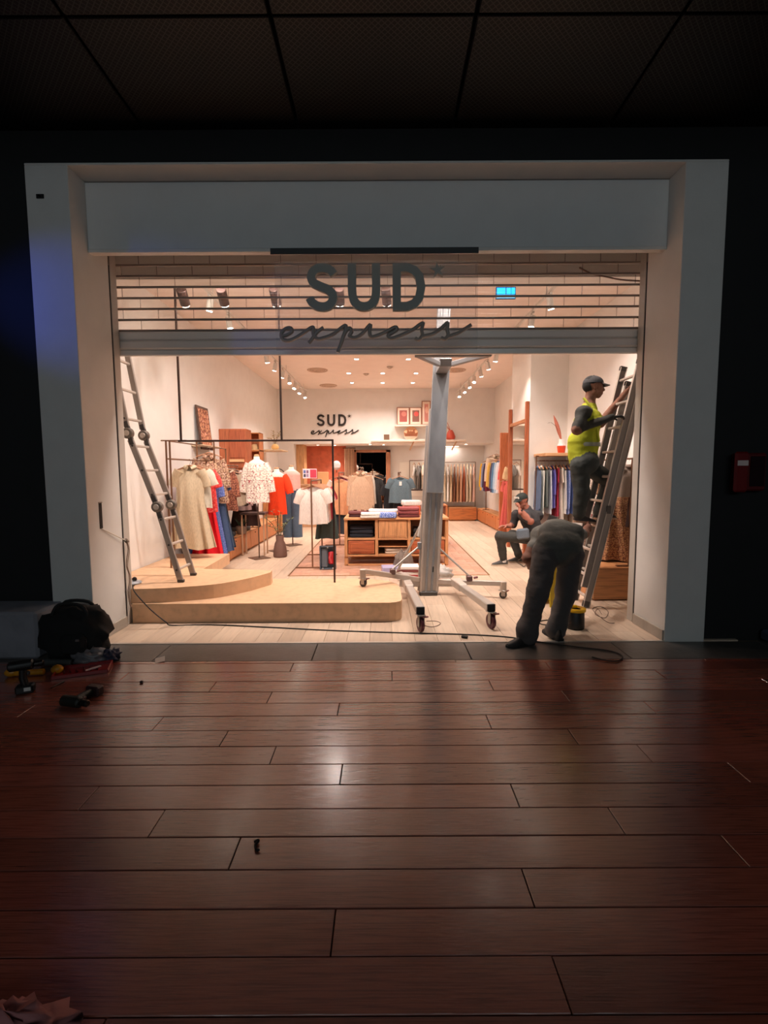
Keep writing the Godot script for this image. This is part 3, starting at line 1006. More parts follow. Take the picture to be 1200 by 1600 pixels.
# ------------------------------------------------------------------ the two-step display platform
func build_platform() -> void:
	var face := textured(Color(0.89, 0.725, 0.575), tex.softgrain, Vector3(1.2, 1.2, 1.2), 0.5)
	var topm := face
	var pl := thing("display_platform", "two-step pale wooden display platform with a curved upper step", "platform", Vector3(-1.4, 0, -5.5))
	var low := PackedVector2Array([Vector2(SL + 0.01, 5.01), Vector2(-2.63, 5.01), Vector2(-2.6, 4.81), Vector2(0.05, 4.81), Vector2(0.12, 4.83), Vector2(0.17, 4.88), Vector2(0.185, 4.95), Vector2(0.18, 5.4), Vector2(0.15, 5.62), Vector2(0.06, 5.78), Vector2(-0.1, 5.88), Vector2(-0.4, 5.92), Vector2(SL + 0.01, 5.92)])
	var up := PackedVector2Array([Vector2(SL + 0.01, 5.01), Vector2(-2.66, 5.01), Vector2(-2.62, 4.835)])
	for q: Vector2 in smooth_path2([Vector2(-2.27, 4.87), Vector2(-1.83, 5.02), Vector2(-1.56, 5.28), Vector2(-1.43, 5.49), Vector2(-1.36, 5.62)], 4):
		up.append(q)
	up.append_array([Vector2(-1.37, 5.74), Vector2(-1.7, 5.8), Vector2(-2.25, 5.85), Vector2(-2.28, 6.95), Vector2(SL + 0.01, 6.95)])
	var lie := Basis(Vector3.RIGHT, Vector3(0, 0, -1), Vector3.UP)     # outline (x, depth) laid level
	wpart("lower_step", G.new().prism(low, 0.186, Transform3D(lie, Vector3(0, 0.186, 0))), face, pl)
	wpart("lower_top", G.new().prism(low, 0.014, Transform3D(lie, Vector3(0, 0.2, 0))), topm, pl)
	wpart("upper_step", G.new().prism(up, 0.136, Transform3D(lie, Vector3(0, 0.336, 0))), face, pl)
	wpart("upper_top", G.new().prism(up, 0.014, Transform3D(lie, Vector3(0, 0.35, 0))), topm, pl)
	# dark metal base of the suspended frame standing on it: the frame itself
	var fz := 5.72
	var brown := M(Color(0.27, 0.2, 0.17), 0.4, 0.5)
	var leg := gp(523, 910, 0.2)
	var by := zp(480, 688, fz).y
	var xl := zp(281, 688, fz).x
	var fr := thing("suspended_frame", "dark brown square metal frame hung from the ceiling above the platform", "hanging frame", Vector3(leg.x, 0.2, -fz))
	wpart("leg", G.new().span(Vector3(leg.x - 0.011, 0.2, -fz - 0.011), Vector3(leg.x + 0.011, by, -fz + 0.011), 0.002), brown, fr)
	wpart("crossbar", G.new().span(Vector3(xl - 0.02, by - 0.011, -fz - 0.011), Vector3(leg.x + 0.011, by + 0.011, -fz + 0.011), 0.002), brown, fr)
	for px in [281, 439]:
		var x := zp(px, 640, fz).x
		wpart("ceiling_rod", G.new().span(Vector3(x - 0.011, by, -fz - 0.011), Vector3(x + 0.011, CEIL, -fz + 0.011), 0.002), brown, fr)
	# white dish left on the step by the guide
	var dp := gp(206, 912, 0.35)
	var d := thing("site_lamp", "small white round disc with a dark knob lying on the platform edge", "disc", dp)
	part("disc", G.new().lathe([Vector2(0.001, 0.0), Vector2(0.09, 0.0), Vector2(0.1, 0.012), Vector2(0.085, 0.026), Vector2(0.001, 0.03)], Vector3.ZERO, 24), M(Color(0.75, 0.78, 0.82), 0.4), d)
	part("knob", G.new().ball(Vector3(0.02, 0.045, -0.02), Vector3(0.025, 0.025, 0.025)), M(Color(0.15, 0.12, 0.11), 0.5), d)


# ------------------------------------------------------------------ ladders
func build_ladders() -> void:
	var alu := M(Color(0.62, 0.58, 0.55), 0.4, 0.35)
	var dark := M(Color(0.3, 0.28, 0.27), 0.5, 0.5)
	var rung := M(Color(0.78, 0.74, 0.7), 0.38, 0.35)
	# folding ladder leaning on the left wall: rungs run into the shop
	var zn := 5.13
	var zf := 5.47
	var pts := []
	for q in [[283, 911], [246, 792], [200, 677], [177, 566]]:
		pts.append(zp(q[0], q[1], zn))
	pts[0].y = 0.35
	var upper: Vector3 = pts[3] + (pts[3] - pts[2]) * 0.28
	pts[3] = upper
	var ld := thing("folding_ladder", "aluminium folding ladder with round hinges leaning on the left wall", "ladder", pts[0])
	for i in 3:
		for z in [zn, zf]:
			var a: Vector3 = pts[i]
			var b: Vector3 = pts[i + 1]
			a.z = -z
			b.z = -z
			var d := (b - a).normalized()
			wpart("stile", G.new().bar(a + d * (0.07 if i > 0 else 0.0), b - d * (0.07 if i < 2 else 0.0), 0.028, 0.062, Vector3(-d.y, d.x, 0), 0.004), alu, ld)
			if i > 0:
				var h := wpart("hinge", G.new().cyl(a + Vector3(0, 0, 0.03), a + Vector3(0, 0, -0.03), 0.058, 20, 0.008), M(Color(0.45, 0.42, 0.39), 0.45, 0.5), ld)
				wpart("hinge_plate", G.new().bar(a - (pts[i] - pts[i - 1]).normalized() * 0.13, a + d * 0.13, 0.036, 0.05, Vector3(-d.y, d.x, 0), 0.006), dark, ld)
				h.set_meta("label", "round grey hinge disc")
				wpart("hinge_knob", G.new().cyl(a + Vector3(0, 0, 0.028), a + Vector3(0, 0, 0.04), 0.03, 16, 0.004), rung, ld)
			else:
				wpart("rubber_foot", G.new().box(a + Vector3(0, 0.016, 0), Vector3(0.07, 0.03, 0.04), 0.005), dark, ld)
		var n := 3
		for k in n:
			var t := (k + 0.5) / n
			var c: Vector3 = pts[i].lerp(pts[i + 1], t)
			wpart("rung", G.new().bar(Vector3(c.x, c.y, -zn + 0.01), Vector3(c.x, c.y, -zf - 0.01), 0.03, 0.026, Vector3.UP, 0.005), rung, ld)
			for z in [zn - 0.017, zf - 0.017]:
				wpart("rivet", G.new().cyl(Vector3(c.x, c.y, -z - 0.004), Vector3(c.x, c.y, -z + 0.004), 0.012, 10, 0.002), dark, ld)
	# extension ladder on the right, two overlapping runs
	var b0 := Vector3(gp(903, 950).x, 0, -5.24)
	var top := zp(1003, 556, 5.24)
	var dir := (top - b0).normalized()
	var side := Vector3(dir.y, -dir.x, 0)          # away from the climber
	var ex := thing("extension_ladder", "grey two-part aluminium extension ladder leaning to the right behind the shutter guide", "ladder", b0)
	var steel := M(Color(0.45, 0.42, 0.4), 0.38, 0.35)
	var steel2 := M(Color(0.52, 0.49, 0.47), 0.38, 0.35)
	for run in 2:
		var off := side * (0.085 * run)
		var w := 0.37 - 0.06 * run
		var za := -5.24 - 0.03 * run
		var l0 := 0.25 if run == 0 else 0.0
		var l1 := 2.78 if run == 0 else 2.62
		for z in [za, za - w]:
			var a := b0 + dir * l0 + off
			var b := b0 + dir * l1 + off
			a.z = z
			b.z = z
			wpart("stile", G.new().bar(a, b, 0.026, 0.075, side, 0.005), steel if run == 0 else steel2, ex)
			for s in [-1.0, 1.0]:
				wpart("stile_flange", G.new().bar(a + side * 0.034 * s + Vector3(0, 0, 0.006), b + side * 0.034 * s + Vector3(0, 0, 0.006), 0.03, 0.007, side, 0.002), rung, ex)
			wpart("end_cap", G.new().bar(b - dir * 0.04, b + dir * 0.015, 0.034, 0.085, side, 0.006), dark, ex)
			if run == 1:
				wpart("rubber_foot", G.new().bar(a + dir * 0.03, a + dir * 0.1, 0.036, 0.09, side, 0.008), dark, ex)
		var t := l0 + 0.14
		while t < l1 - 0.05:
			var c := b0 + dir * t + off
			wpart("rung", G.new().bar(Vector3(c.x, c.y, za), Vector3(c.x, c.y, za - w), 0.034, 0.028, Vector3.UP, 0.006), rung, ex)
			t += 0.28
	wpart("guide_bracket", G.new().box(b0 + dir * 1.15 + side * 0.05, Vector3(0.05, 0.09, 0.05), 0.006), dark, ex)


# ------------------------------------------------------------------ the lifting mast on wheels
func caster(t: Node3D, at: Vector3, r: float, turn: float, m: Material) -> void:       # at: where the wheel touches
	var b := Basis(Vector3.UP, turn)
	var w := wpart("caster_wheel", G.new().cyl(at + b * Vector3(-0.018, 0, 0) + Vector3(0, r, 0), at + b * Vector3(0.018, 0, 0) + Vector3(0, r, 0), r, 20, 0.006), m, t)
	var hub := G.new().cyl(b * Vector3(-0.021, 0, 0) + at + Vector3(0, r, 0), at + b * Vector3(0.021, 0, 0) + Vector3(0, r, 0), r * 0.42, 14, 0.003)
	var h := mi("hub", hub, M(Color(0.6, 0.58, 0.56), 0.3, 0.8), w)
	h.position = Vector3.ZERO
	var steel := M(Color(0.62, 0.6, 0.58), 0.35, 0.8)
	for s in [-1.0, 1.0]:
		wpart("caster_fork", G.new().box(at + b * Vector3(0.026 * s, 0, 0.012) + Vector3(0, r * 1.5, 0), Vector3(0.005, r * 1.5, 0.05), 0.001, b), steel, t)
	wpart("caster_plate", G.new().box(at + Vector3(0, r * 2.25, 0), Vector3(0.075, 0.008, 0.09), 0.002, b), steel, t)
	wpart("brake_lever", G.new().box(at + b * Vector3(0.035, 0, 0.04) + Vector3(0, r * 2.05, 0), Vector3(0.06, 0.012, 0.02), 0.003, b), M(Color(0.5, 0.25, 0.25), 0.5), t)


func build_lift() -> void:
	var z := -5.9
	var x := 0.55
	var grey1 := textured(Color(0.61, 0.615, 0.625), tex.cloud, Vector3(1.5, 0.6, 1.5), 0.42)
	grey1.metallic = 0.2
	var grey2 := textured(Color(0.82, 0.765, 0.72), tex.cloud, Vector3(1.5, 0.6, 1.5), 0.42)
	grey2.metallic = 0.2
	var light := M(Color(0.74, 0.71, 0.68), 0.38, 0.35)
	var t := thing("material_lift", "grey aluminium material lift with a tall mast and wheeled legs holding up the shutter", "lift", Vector3(x, 0, z))
	var at := Vector3(x, 0, z)
	# lower mast with ribs, inner mast above; the mast leans a little
	var top := 3.5
	var tilt := Basis(Vector3.BACK, -0.05)
	var tb := func(called: String, lo: Vector3, hi: Vector3, bevel: float, m: Material) -> void:
		wpart(called, G.new().box(at + tilt * ((lo + hi) / 2), (hi - lo).abs(), bevel, tilt), m, t)
	tb.call("mast", Vector3(-0.1, 0.03, -0.07), Vector3(0.1, 2.3, 0.05), 0.006, grey2)
	for dx in [-0.1, -0.035, 0.035, 0.1]:
		tb.call("mast_rib", Vector3(dx - 0.013, 0.035, 0.048), Vector3(dx + 0.013, 2.29, 0.072), 0.003, grey2 if abs(dx) > 0.05 else grey1)
	tb.call("inner_mast", Vector3(-0.07, 1.2, -0.05), Vector3(0.085, top, 0.035), 0.006, grey1)
	for dx in [-0.055, 0.005, 0.07]:
		tb.call("mast_rib", Vector3(dx - 0.01, 2.3, 0.033), Vector3(dx + 0.01, top - 0.01, 0.05), 0.002, grey1)
	tb.call("side_rail", Vector3(-0.135, 0.04, -0.03), Vector3(-0.102, 2.1, 0.0), 0.003, light)
	tb.call("side_rail", Vector3(0.102, 0.04, -0.03), Vector3(0.13, 1.3, 0.0), 0.003, light)
	tb.call("carriage_plate", Vector3(-0.095, 1.28, 0.072), Vector3(0.105, 3.0, 0.1), 0.006, grey1)
	tb.call("slot_mark", Vector3(0.03, 0.3, 0.07), Vector3(0.045, 0.37, 0.0735), 0.001, M(Color(0.05, 0.05, 0.05), 0.8))
	wpart("mast_foot", G.new().span(at + Vector3(-0.11, 0.0, -0.08), at + Vector3(0.11, 0.05, 0.08), 0.006), M(Color(0.3, 0.29, 0.28), 0.5, 0.4), t)
	# fork frame behind the shutter's bottom rail
	var fy := 2.735
	var mx := x + 0.05 * fy
	for q in [[Vector3(mx - 0.06, fy, z + 0.45), Vector3(zp(652, 550, 5.0).x, fy, -5.0)], [Vector3(mx + 0.08, fy, z + 0.45), Vector3(zp(764, 550, 5.0).x, fy, -5.0)], [Vector3(zp(648, 550, 5.0).x, fy, -5.0), Vector3(zp(768, 550, 5.0).x, fy, -5.0)]]:
		wpart("fork_arm", G.new().bar(q[0], q[1], 0.05, 0.05, Vector3.UP, 0.005), grey1, t)
	wpart("fork_bracket", G.new().span(Vector3(mx - 0.06, fy - 0.03, z + 0.07), Vector3(mx + 0.08, fy + 0.06, z + 0.48), 0.006), grey1, t)
	for px in [676, 764]:
		wpart("fork_stop", G.new().box(zp(px, 548, 4.965), Vector3(0.025, 0.07, 0.02), 0.004), M(Color(0.06, 0.06, 0.06), 0.6), t)
	# base beam and two front legs
	wpart("base_beam", G.new().span(Vector3(x - 0.36, 0.1, z - 0.05), Vector3(x + 0.42, 0.2, z + 0.02), 0.006), grey2, t)
	var fl := gp(657, 987)
	var frr := gp(767, 982)
	for q in [[Vector3(x - 0.28, 0.16, z + 0.02), fl], [Vector3(x + 0.32, 0.16, z + 0.02), frr]]:
		var e: Vector3 = q[1] + Vector3(0, 0.225, 0)
		var s: Vector3 = q[0]
		s.y = 0.17
		e.y = 0.21
		wpart("front_leg", G.new().bar(s, e, 0.085, 0.075, Vector3.UP, 0.008), light, t)
		wpart("leg_sleeve", G.new().bar(s, s.lerp(e, 0.3), 0.1, 0.09, Vector3.UP, 0.008), grey2, t)
		wpart("leg_cap", G.new().bar(e - (e - s).normalized() * 0.005, e + (e - s).normalized() * 0.012, 0.08, 0.07, Vector3.UP, 0.004), M(Color(0.07, 0.06, 0.06), 0.6), t)
		caster(t, q[1], 0.075, 0.3, M(Color(0.33, 0.13, 0.17), 0.5))
	# side outriggers
	var cl := Vector3(-0.25, 0.2, -5.5)
	var cr := gp(786, 935)
	for q in [[cl, -0.1, 0.33], [cr, 0.1, 0.27]]:
		var c: Vector3 = q[0]
		var s := Vector3(x + q[1], 0.17 if q[1] > 0 else 0.19, z + 0.02)
		var e := Vector3(c.x, c.y + 0.185, c.z)
		var f := (e - s).normalized()
		wpart("outrigger", G.new().bar(s, e, 0.05, 0.06, Vector3.UP, 0.006), grey2, t)
		wpart("outrigger_end", G.new().box(e + Vector3(0, -0.04, 0), Vector3(0.07, 0.13, 0.055), 0.006), grey2, t)
		caster(t, c, 0.045, 0.9, M(Color(0.2, 0.18, 0.17), 0.5))
		var m := s.lerp(e, 0.5)
		wpart("clamp", G.new().box(m + Vector3(0, 0.05, 0), Vector3(0.07, 0.07, 0.07), 0.008), M(Color(0.45, 0.35, 0.34), 0.5, 0.4), t)
		wpart("brace", G.new().tube([m + Vector3(0, 0.08, 0), Vector3(x + q[1], 0.62, z)], 0.013, 8), light, t)
		wpart("clamp_knob", G.new().cyl(m + Vector3(0.05, 0.06, 0.02), m + Vector3(0.1, 0.07, 0.02), 0.014, 10, 0.003), M(Color(0.5, 0.3, 0.3), 0.5), t)
		wpart("brace_bracket", G.new().box(Vector3(x + q[1] * 1.1, 0.62, z), Vector3(0.05, 0.09, 0.06), 0.006), grey1, t)
	# long strut with a pale handle folded along the back
	wpart("strut", G.new().tube([zp(622, 890, 6.3), zp(660, 815, 6.05)], 0.016, 8), light, t)
	wpart("strut", G.new().tube([zp(655, 838, 6.05), zp(664, 796, 6.0)], 0.03, 8), M(Color(0.8, 0.79, 0.77), 0.5), t)
	wpart("back_leg", G.new().bar(Vector3(x - 0.1, 0.13, z), zp(618, 893, 6.4), 0.06, 0.06, Vector3.UP, 0.006), light, t)


# ------------------------------------------------------------------ clothes
var shapes := {}


func cloth_tube(rows_def: Array, folds: float, nf: float, ph: float, seg := 34) -> G:
	# rows_def: [half width at the left, right (as x), y at centre, slope, half depth]
	var rows := []
	for i in rows_def.size():
		var r: Array = rows_def[i]
		var row := PackedVector3Array()
		var t := float(i) / (rows_def.size() - 1)
		for k in seg:
			var a := -TAU * k / seg
			var x: float = cos(a) * r[0]
			var y: float = r[1] - abs(x) * r[2]
			var d: float = r[3]
			var zz: float = sin(a) * d + folds * t * (sin(a * nf + ph + t * 1.7) * 0.7 + sin(a * (nf + 2.0) + ph * 2.0) * 0.4) * (0.35 + abs(sin(a)))
			if r.size() > 4 and sin(a) > 0.2 and abs(x) < 0.085:
				y -= r[4] * (1.0 - pow(abs(x) / 0.085, 2.0))
			row.append(Vector3(x + folds * t * 0.35 * sin(a * 5.0 + ph), y + folds * 0.3 * sin(a * 3.0 + ph) * t * t, zz))
		rows.append(row)
	return G.new().grid(rows, true)


func garment_shapes(kind: String, variant: int) -> Dictionary:
	var key := "%s%d" % [kind, variant]
	if shapes.has(key):
		return shapes[key]
	var ph := variant * 1.3
	var d := {}
	var long := 0.62
	var hem := 0.25
	var sw := 0.2
	var folds := 0.022
	var dep := 0.045
	match kind:
		"tee": long = 0.6; hem = 0.235
		"tank": long = 0.62; hem = 0.22; sw = 0.15
		"shirt": long = 0.72; hem = 0.25
		"blouse": long = 0.62; hem = 0.27; folds = 0.03
		"jacket": long = 0.62; hem = 0.26; dep = 0.06
		"dress": long = 1.14; hem = 0.29; folds = 0.045; dep = 0.06
		"gown": long = 1.32; hem = 0.32; folds = 0.06; dep = 0.06
		"skirt": long = 0.85; hem = 0.24; sw = 0.14; folds = 0.03
	var rows := []
	var n := 9
	for i in n:
		var t := i / float(n - 1)
		var w: float = lerp(sw, hem, t)
		if kind in ["dress", "gown"]:
			w = lerp(sw, 0.17, smoothstep(0.0, 0.4, t)) if t < 0.4 else lerp(0.17, hem, (t - 0.4) / 0.6)
			w += 0.02
		if t > 0.04 and t < 0.3 and kind != "skirt":
			w = max(w, sw * 0.96)
		var y: float = lerp(-0.105, -0.105 - long, t)
		rows.append([w, y, lerp(0.36, 0.02, smoothstep(0.0, 0.45, t)), lerp(0.022, dep + 0.02, smoothstep(0.0, 0.35, t)), 0.07 if i == 0 and kind != "skirt" else 0.0])
	d.body = cloth_tube(rows, folds, 7.0 + variant % 3, ph).mesh()
	var sl := 0.0
	var out := 0.0
	var r0 := 0.075
	var r1 := 0.07
	match kind:
		"tee": sl = 0.2; out = 0.06
		"blouse": sl = 0.36; out = 0.07; r1 = 0.06
		"shirt": sl = 0.58; out = 0.05; r1 = 0.05
		"jacket": sl = 0.54; out = 0.06; r0 = 0.095; r1 = 0.07
		"dress": sl = 0.24; out = 0.05
		"gown": sl = 0.26 if variant != 3 and variant != 5 else 0.0; out = 0.05
	if sl > 0.0:
		for s in [-1.0, 1.0]:
			var p := []
			var rr := []
			for i in 6:
				var t := i / 5.0
				p.append(Vector3(s * (0.155 + (0.03 + out) * pow(t, 0.6)), -0.155 - (sl) * t - 0.015, 0.012 * sin(t * 4.0 + ph)))
				rr.append(lerp(r0, r1, t) * (1.0 + 0.06 * sin(t * 9.0 + ph)))
			d["sleeve%d" % s] = G.new().tube(p, rr, 12, true, 0.5, Vector3.BACK).mesh()
	if kind in ["shirt", "jacket", "blouse", "gown"]:
		var ring := []
		for i in 13:
			var a := PI * 0.12 + (TAU - PI * 0.24) * i / 12.0 + PI / 2
			ring.append(Vector3(cos(a) * 0.075, -0.098 - 0.035 * max(sin(a), 0.0), sin(a) * 0.035))
		d.collar = G.new().tube(ring, 0.02, 8, true, 1.6).mesh()
	# the hanger
	if not shapes.has("hook"):
		var hk := []
		for i in 9:
			var a := -PI * 0.15 + PI * 1.15 * i / 8.0
			hk.append(Vector3(cos(a) * 0.02, -0.006 + sin(a) * 0.02, 0))
		hk.push_front(Vector3(0.004, -0.045, 0))
		hk.push_front(Vector3(0, -0.08, 0))
		shapes.hook = G.new().tube(hk, 0.0028, 6).mesh()
		var arm := []
		for i in 9:
			var x := -0.19 + 0.38 * i / 8.0
			arm.append(Vector3(x, -0.082 - 0.32 * abs(x) - 0.3 * x * x + 0.012, 0))
		shapes.arms = G.new().tube(arm, 0.011, 8, true, 0.7).mesh()
	shapes[key] = d
	return d


func garment(kind: String, variant: int, m: Material, at: Vector3, turn: float, label: String, group: String, size := Vector3.ONE, category := "", hanger_wood := true) -> Node3D:
	var d := garment_shapes(kind, variant)
	var t := thing("hanging_" + ({"tee": "tee_shirt", "tank": "tank_top", "gown": "long_dress"}.get(kind, kind) as String), label, category if category else {"tee": "t-shirt", "tank": "top", "gown": "dress"}.get(kind, kind), at, group, turn)
	var c := part("hanger", shapes.arms, M(Color(0.7, 0.5, 0.36), 0.5) if hanger_wood else M(Color(0.86, 0.84, 0.82), 0.4), t)
	part("hook", shapes.hook, M(Color(0.7, 0.68, 0.66), 0.3, 0.9), c)
	for k: String in ["body", "sleeve-1", "sleeve1", "collar"]:
		if d.has(k):
			var o := part("sleeve" if k.begins_with("sleeve") else k, d[k], m, t)
			o.scale = size
	return t


func rail_rack(label: String, at0: Vector3, at1: Vector3, h: float, m: Material, feet := 0.5, base_y := 0.0, over := 0.0) -> Node3D:
	# two T posts with flat feet and a rail between their tops
	var t := thing("garment_rack", label, "clothes rack", Vector3(at0.x, base_y, at0.z))
	var ahead := (at0 - at1).normalized() * over
	var across := (at1 - at0).cross(Vector3.UP).normalized() * feet * 0.5
	for p: Vector3 in [at0, at1]:
		var q := Vector3(p.x, base_y, p.z)
		wpart("post", G.new().span(q + Vector3(-0.011, 0, -0.011), q + Vector3(0.011, h - base_y, 0.011), 0.002), m, t)
		wpart("foot", G.new().bar(q - across + Vector3(0, 0.008, 0), q + across + Vector3(0, 0.008, 0), 0.04, 0.016, Vector3.UP, 0.002), m, t)
	wpart("rail", G.new().tube([Vector3(at0.x, h, at0.z) + ahead, Vector3(at1.x, h, at1.z)], 0.011, 10), m, t)
	return t


func cabinet(called: String, label: String, lo: Vector3, hi: Vector3, fronts: int, face: String, m: Material, fm: Material, group := "") -> Node3D:
	# a low unit whose drawer fronts look towards face: "x+", "x-" or "z+"
	var t := thing(called, label, "cabinet", Vector3((lo.x + hi.x) / 2, lo.y, (lo.z + hi.z) / 2), group)
	wpart("plinth", G.new().span(lo + Vector3(0.05, 0, 0.05), Vector3(hi.x - 0.05, lo.y + 0.05, hi.z - 0.05)), m, t)
	wpart("carcass", G.new().span(lo + Vector3(0.012, 0.05, 0.012), hi - Vector3(0.012, 0.02, 0.012)), m, t)
	wpart("top", G.new().span(Vector3(lo.x, hi.y - 0.022, lo.z), hi, 0.003), m, t)
	for i in fronts:
		var a := float(i) / fronts
		var b := float(i + 1) / fronts
		var g := G.new()
		var k := Vector3.ZERO
		if face == "z+":
			g.span(Vector3(lerp(lo.x, hi.x, a) + 0.004, lo.y + 0.055, hi.z - 0.014), Vector3(lerp(lo.x, hi.x, b) - 0.004, hi.y - 0.028, hi.z + 0.004), 0.003)
			k = Vector3(lerp(lo.x, hi.x, (a + b) / 2), hi.y - 0.07, hi.z + 0.012)
		else:
			var xf := hi.x if face == "x+" else lo.x
			var s := 1.0 if face == "x+" else -1.0
			g.span(Vector3(xf - 0.014 * s, lo.y + 0.055, lerp(lo.z, hi.z, a) + 0.004), Vector3(xf + 0.004 * s, hi.y - 0.028, lerp(lo.z, hi.z, b) - 0.004), 0.003)
			k = Vector3(xf + 0.012 * s, hi.y - 0.07, lerp(lo.z, hi.z, (a + b) / 2))
		var dr := wpart("drawer_front", g, fm, t)
		var kn := mi("knob", G.new().box(k, Vector3(0.02, 0.02, 0.02), 0.004), M(Color(0.35, 0.22, 0.15), 0.5), dr)
		kn.position = Vector3.ZERO
	return t


func bust(called: String, label: String, at: Vector3, h: float, m: Material, kind: String, extra: Material, hem: float, w := 0.2) -> Node3D:
	# a tailor's bust on a pole stand, dressed; h: height of the shoulders
	var t := thing(called, label, "mannequin", at)
	var skin := M(Color(0.9, 0.86, 0.8), 0.6)
	var metal := M(Color(0.45, 0.36, 0.3), 0.4, 0.6)
	part("base", G.new().box(Vector3(0, 0.006, 0), Vector3(0.3, 0.012, 0.3), 0.002, Basis(Vector3.UP, 0.7)), metal, t)
	part("pole", G.new().cyl(Vector3(0, 0, 0), Vector3(0, h - 0.3, 0), 0.012, 10), metal, t)
	part("torso", G.new().lathe([Vector2(0.1, h - 0.5), Vector2(0.135, h - 0.4), Vector2(0.12, h - 0.26), Vector2(0.15, h - 0.12), Vector2(0.165, h - 0.03), Vector2(0.12, h + 0.01), Vector2(0.055, h + 0.05), Vector2(0.05, h + 0.1), Vector2(0.001, h + 0.11)], Vector3.ZERO, 18, 1.0, 0.68), skin, t)
	part("neck_cap", G.new().ball(Vector3(0, h + 0.115, 0), Vector3(0.05, 0.02, 0.04), 12), M(Color(0.75, 0.58, 0.42), 0.5), t)
	var rows := []
	for i in 9:
		var u := i / 8.0
		var y: float = lerp(h + 0.01, hem, u)
		var ww: float = lerp(0.12, 0.185, smoothstep(0.0, 0.14, u))
		if kind == "dress":
			ww = lerp(ww, 0.16, smoothstep(0.14, 0.42, u)) if u < 0.42 else lerp(0.16, w + 0.04, (u - 0.42) / 0.58)
		else:
			ww = lerp(ww, w, u)
		rows.append([ww, y, 0.0, ww * 0.68])
	part("garment_body", cloth_tube(rows, 0.02, 5.0, at.x * 3.0), m, t)
	if kind != "top":
		for s in [-1.0, 1.0]:
			var p := []
			var rr := []
			for i in 6:
				var u := i / 5.0
				p.append(Vector3(s * (0.13 + 0.13 * pow(u, 0.7)), h - 0.03 - (0.34 if kind == "dress" else 0.5) * u, 0.02 * u))
				rr.append(lerp(0.075, 0.07, u) * (1.0 + 0.12 * sin(u * PI)))
			part("sleeve", G.new().tube(p, rr, 12, true, 0.85, Vector3.BACK), m, t)
	if extra:
		# trousers below the top
		for s in [-1.0, 1.0]:
			var p := []
			var rr := []
			for i in 7:
				var u := i / 6.0
				p.append(Vector3(s * (0.085 + 0.02 * u), hem + 0.02 - (hem - 0.15) * u, 0.01 * sin(u * 5)))
				rr.append(lerp(0.115, 0.105, u))
			part("trouser_leg", G.new().tube(p, rr, 14, true, 0.95, Vector3.BACK), extra, t)
		part("waistband", G.new().lathe([Vector2(0.165, hem - 0.03), Vector2(0.17, hem), Vector2(0.165, hem + 0.03)], Vector3.ZERO, 18, 1.0, 0.7), M(Color(0.3, 0.24, 0.22), 0.7), t)
	return t


func folded(called: String, label: String, at: Vector3, size: Vector3, layers: Array, turn := 0.0, group := "") -> void:
	# a pile of folded clothes: every piece is a thing of its own
	var y := at.y
	var n := layers.size()
	for i in n:
		var hh := size.y / n
		var g := G.new()
		var rows := []
		var seg := 24
		for j in 6:
			var u: float = [0.0, 0.12, 0.4, 0.7, 0.92, 1.0][j]
			var k: float = [0.93, 1.0, 1.0, 1.0, 0.97, 0.9][j]
			var row := PackedVector3Array()
			for q in seg:
				var a := -TAU * q / seg
				var ca := cos(a)
				var sa := sin(a)
				var e := 0.28
				row.append(Vector3(sign(ca) * pow(abs(ca), e) * size.x * 0.5 * k, u * hh * 0.94 + 0.004 * sin(a * 2.0 + i) * u, sign(sa) * pow(abs(sa), e) * size.z * 0.5 * k))
			rows.append(row)
		g.grid(rows, true)
		g.poly(Array(rows[5]), Vector3.ZERO)
		g.poly(Array(rows[0]), Vector3(0, 1, 0))
		single(called, g, layers[i], label if n == 1 else label + (", lowest of the pile" if i == 0 else (", topmost of the pile" if i == n - 1 else ", inside the pile")), "folded clothes", Vector3(at.x + rng.randf_range(-0.01, 0.01), y, at.z), group, turn + rng.randf_range(-0.06, 0.06))
		y += hh


# ------------------------------------------------------------------ left side of the shop
const OAK := Color(0.8, 0.55, 0.34)
const OAK_DARK := Color(0.72, 0.42, 0.24)


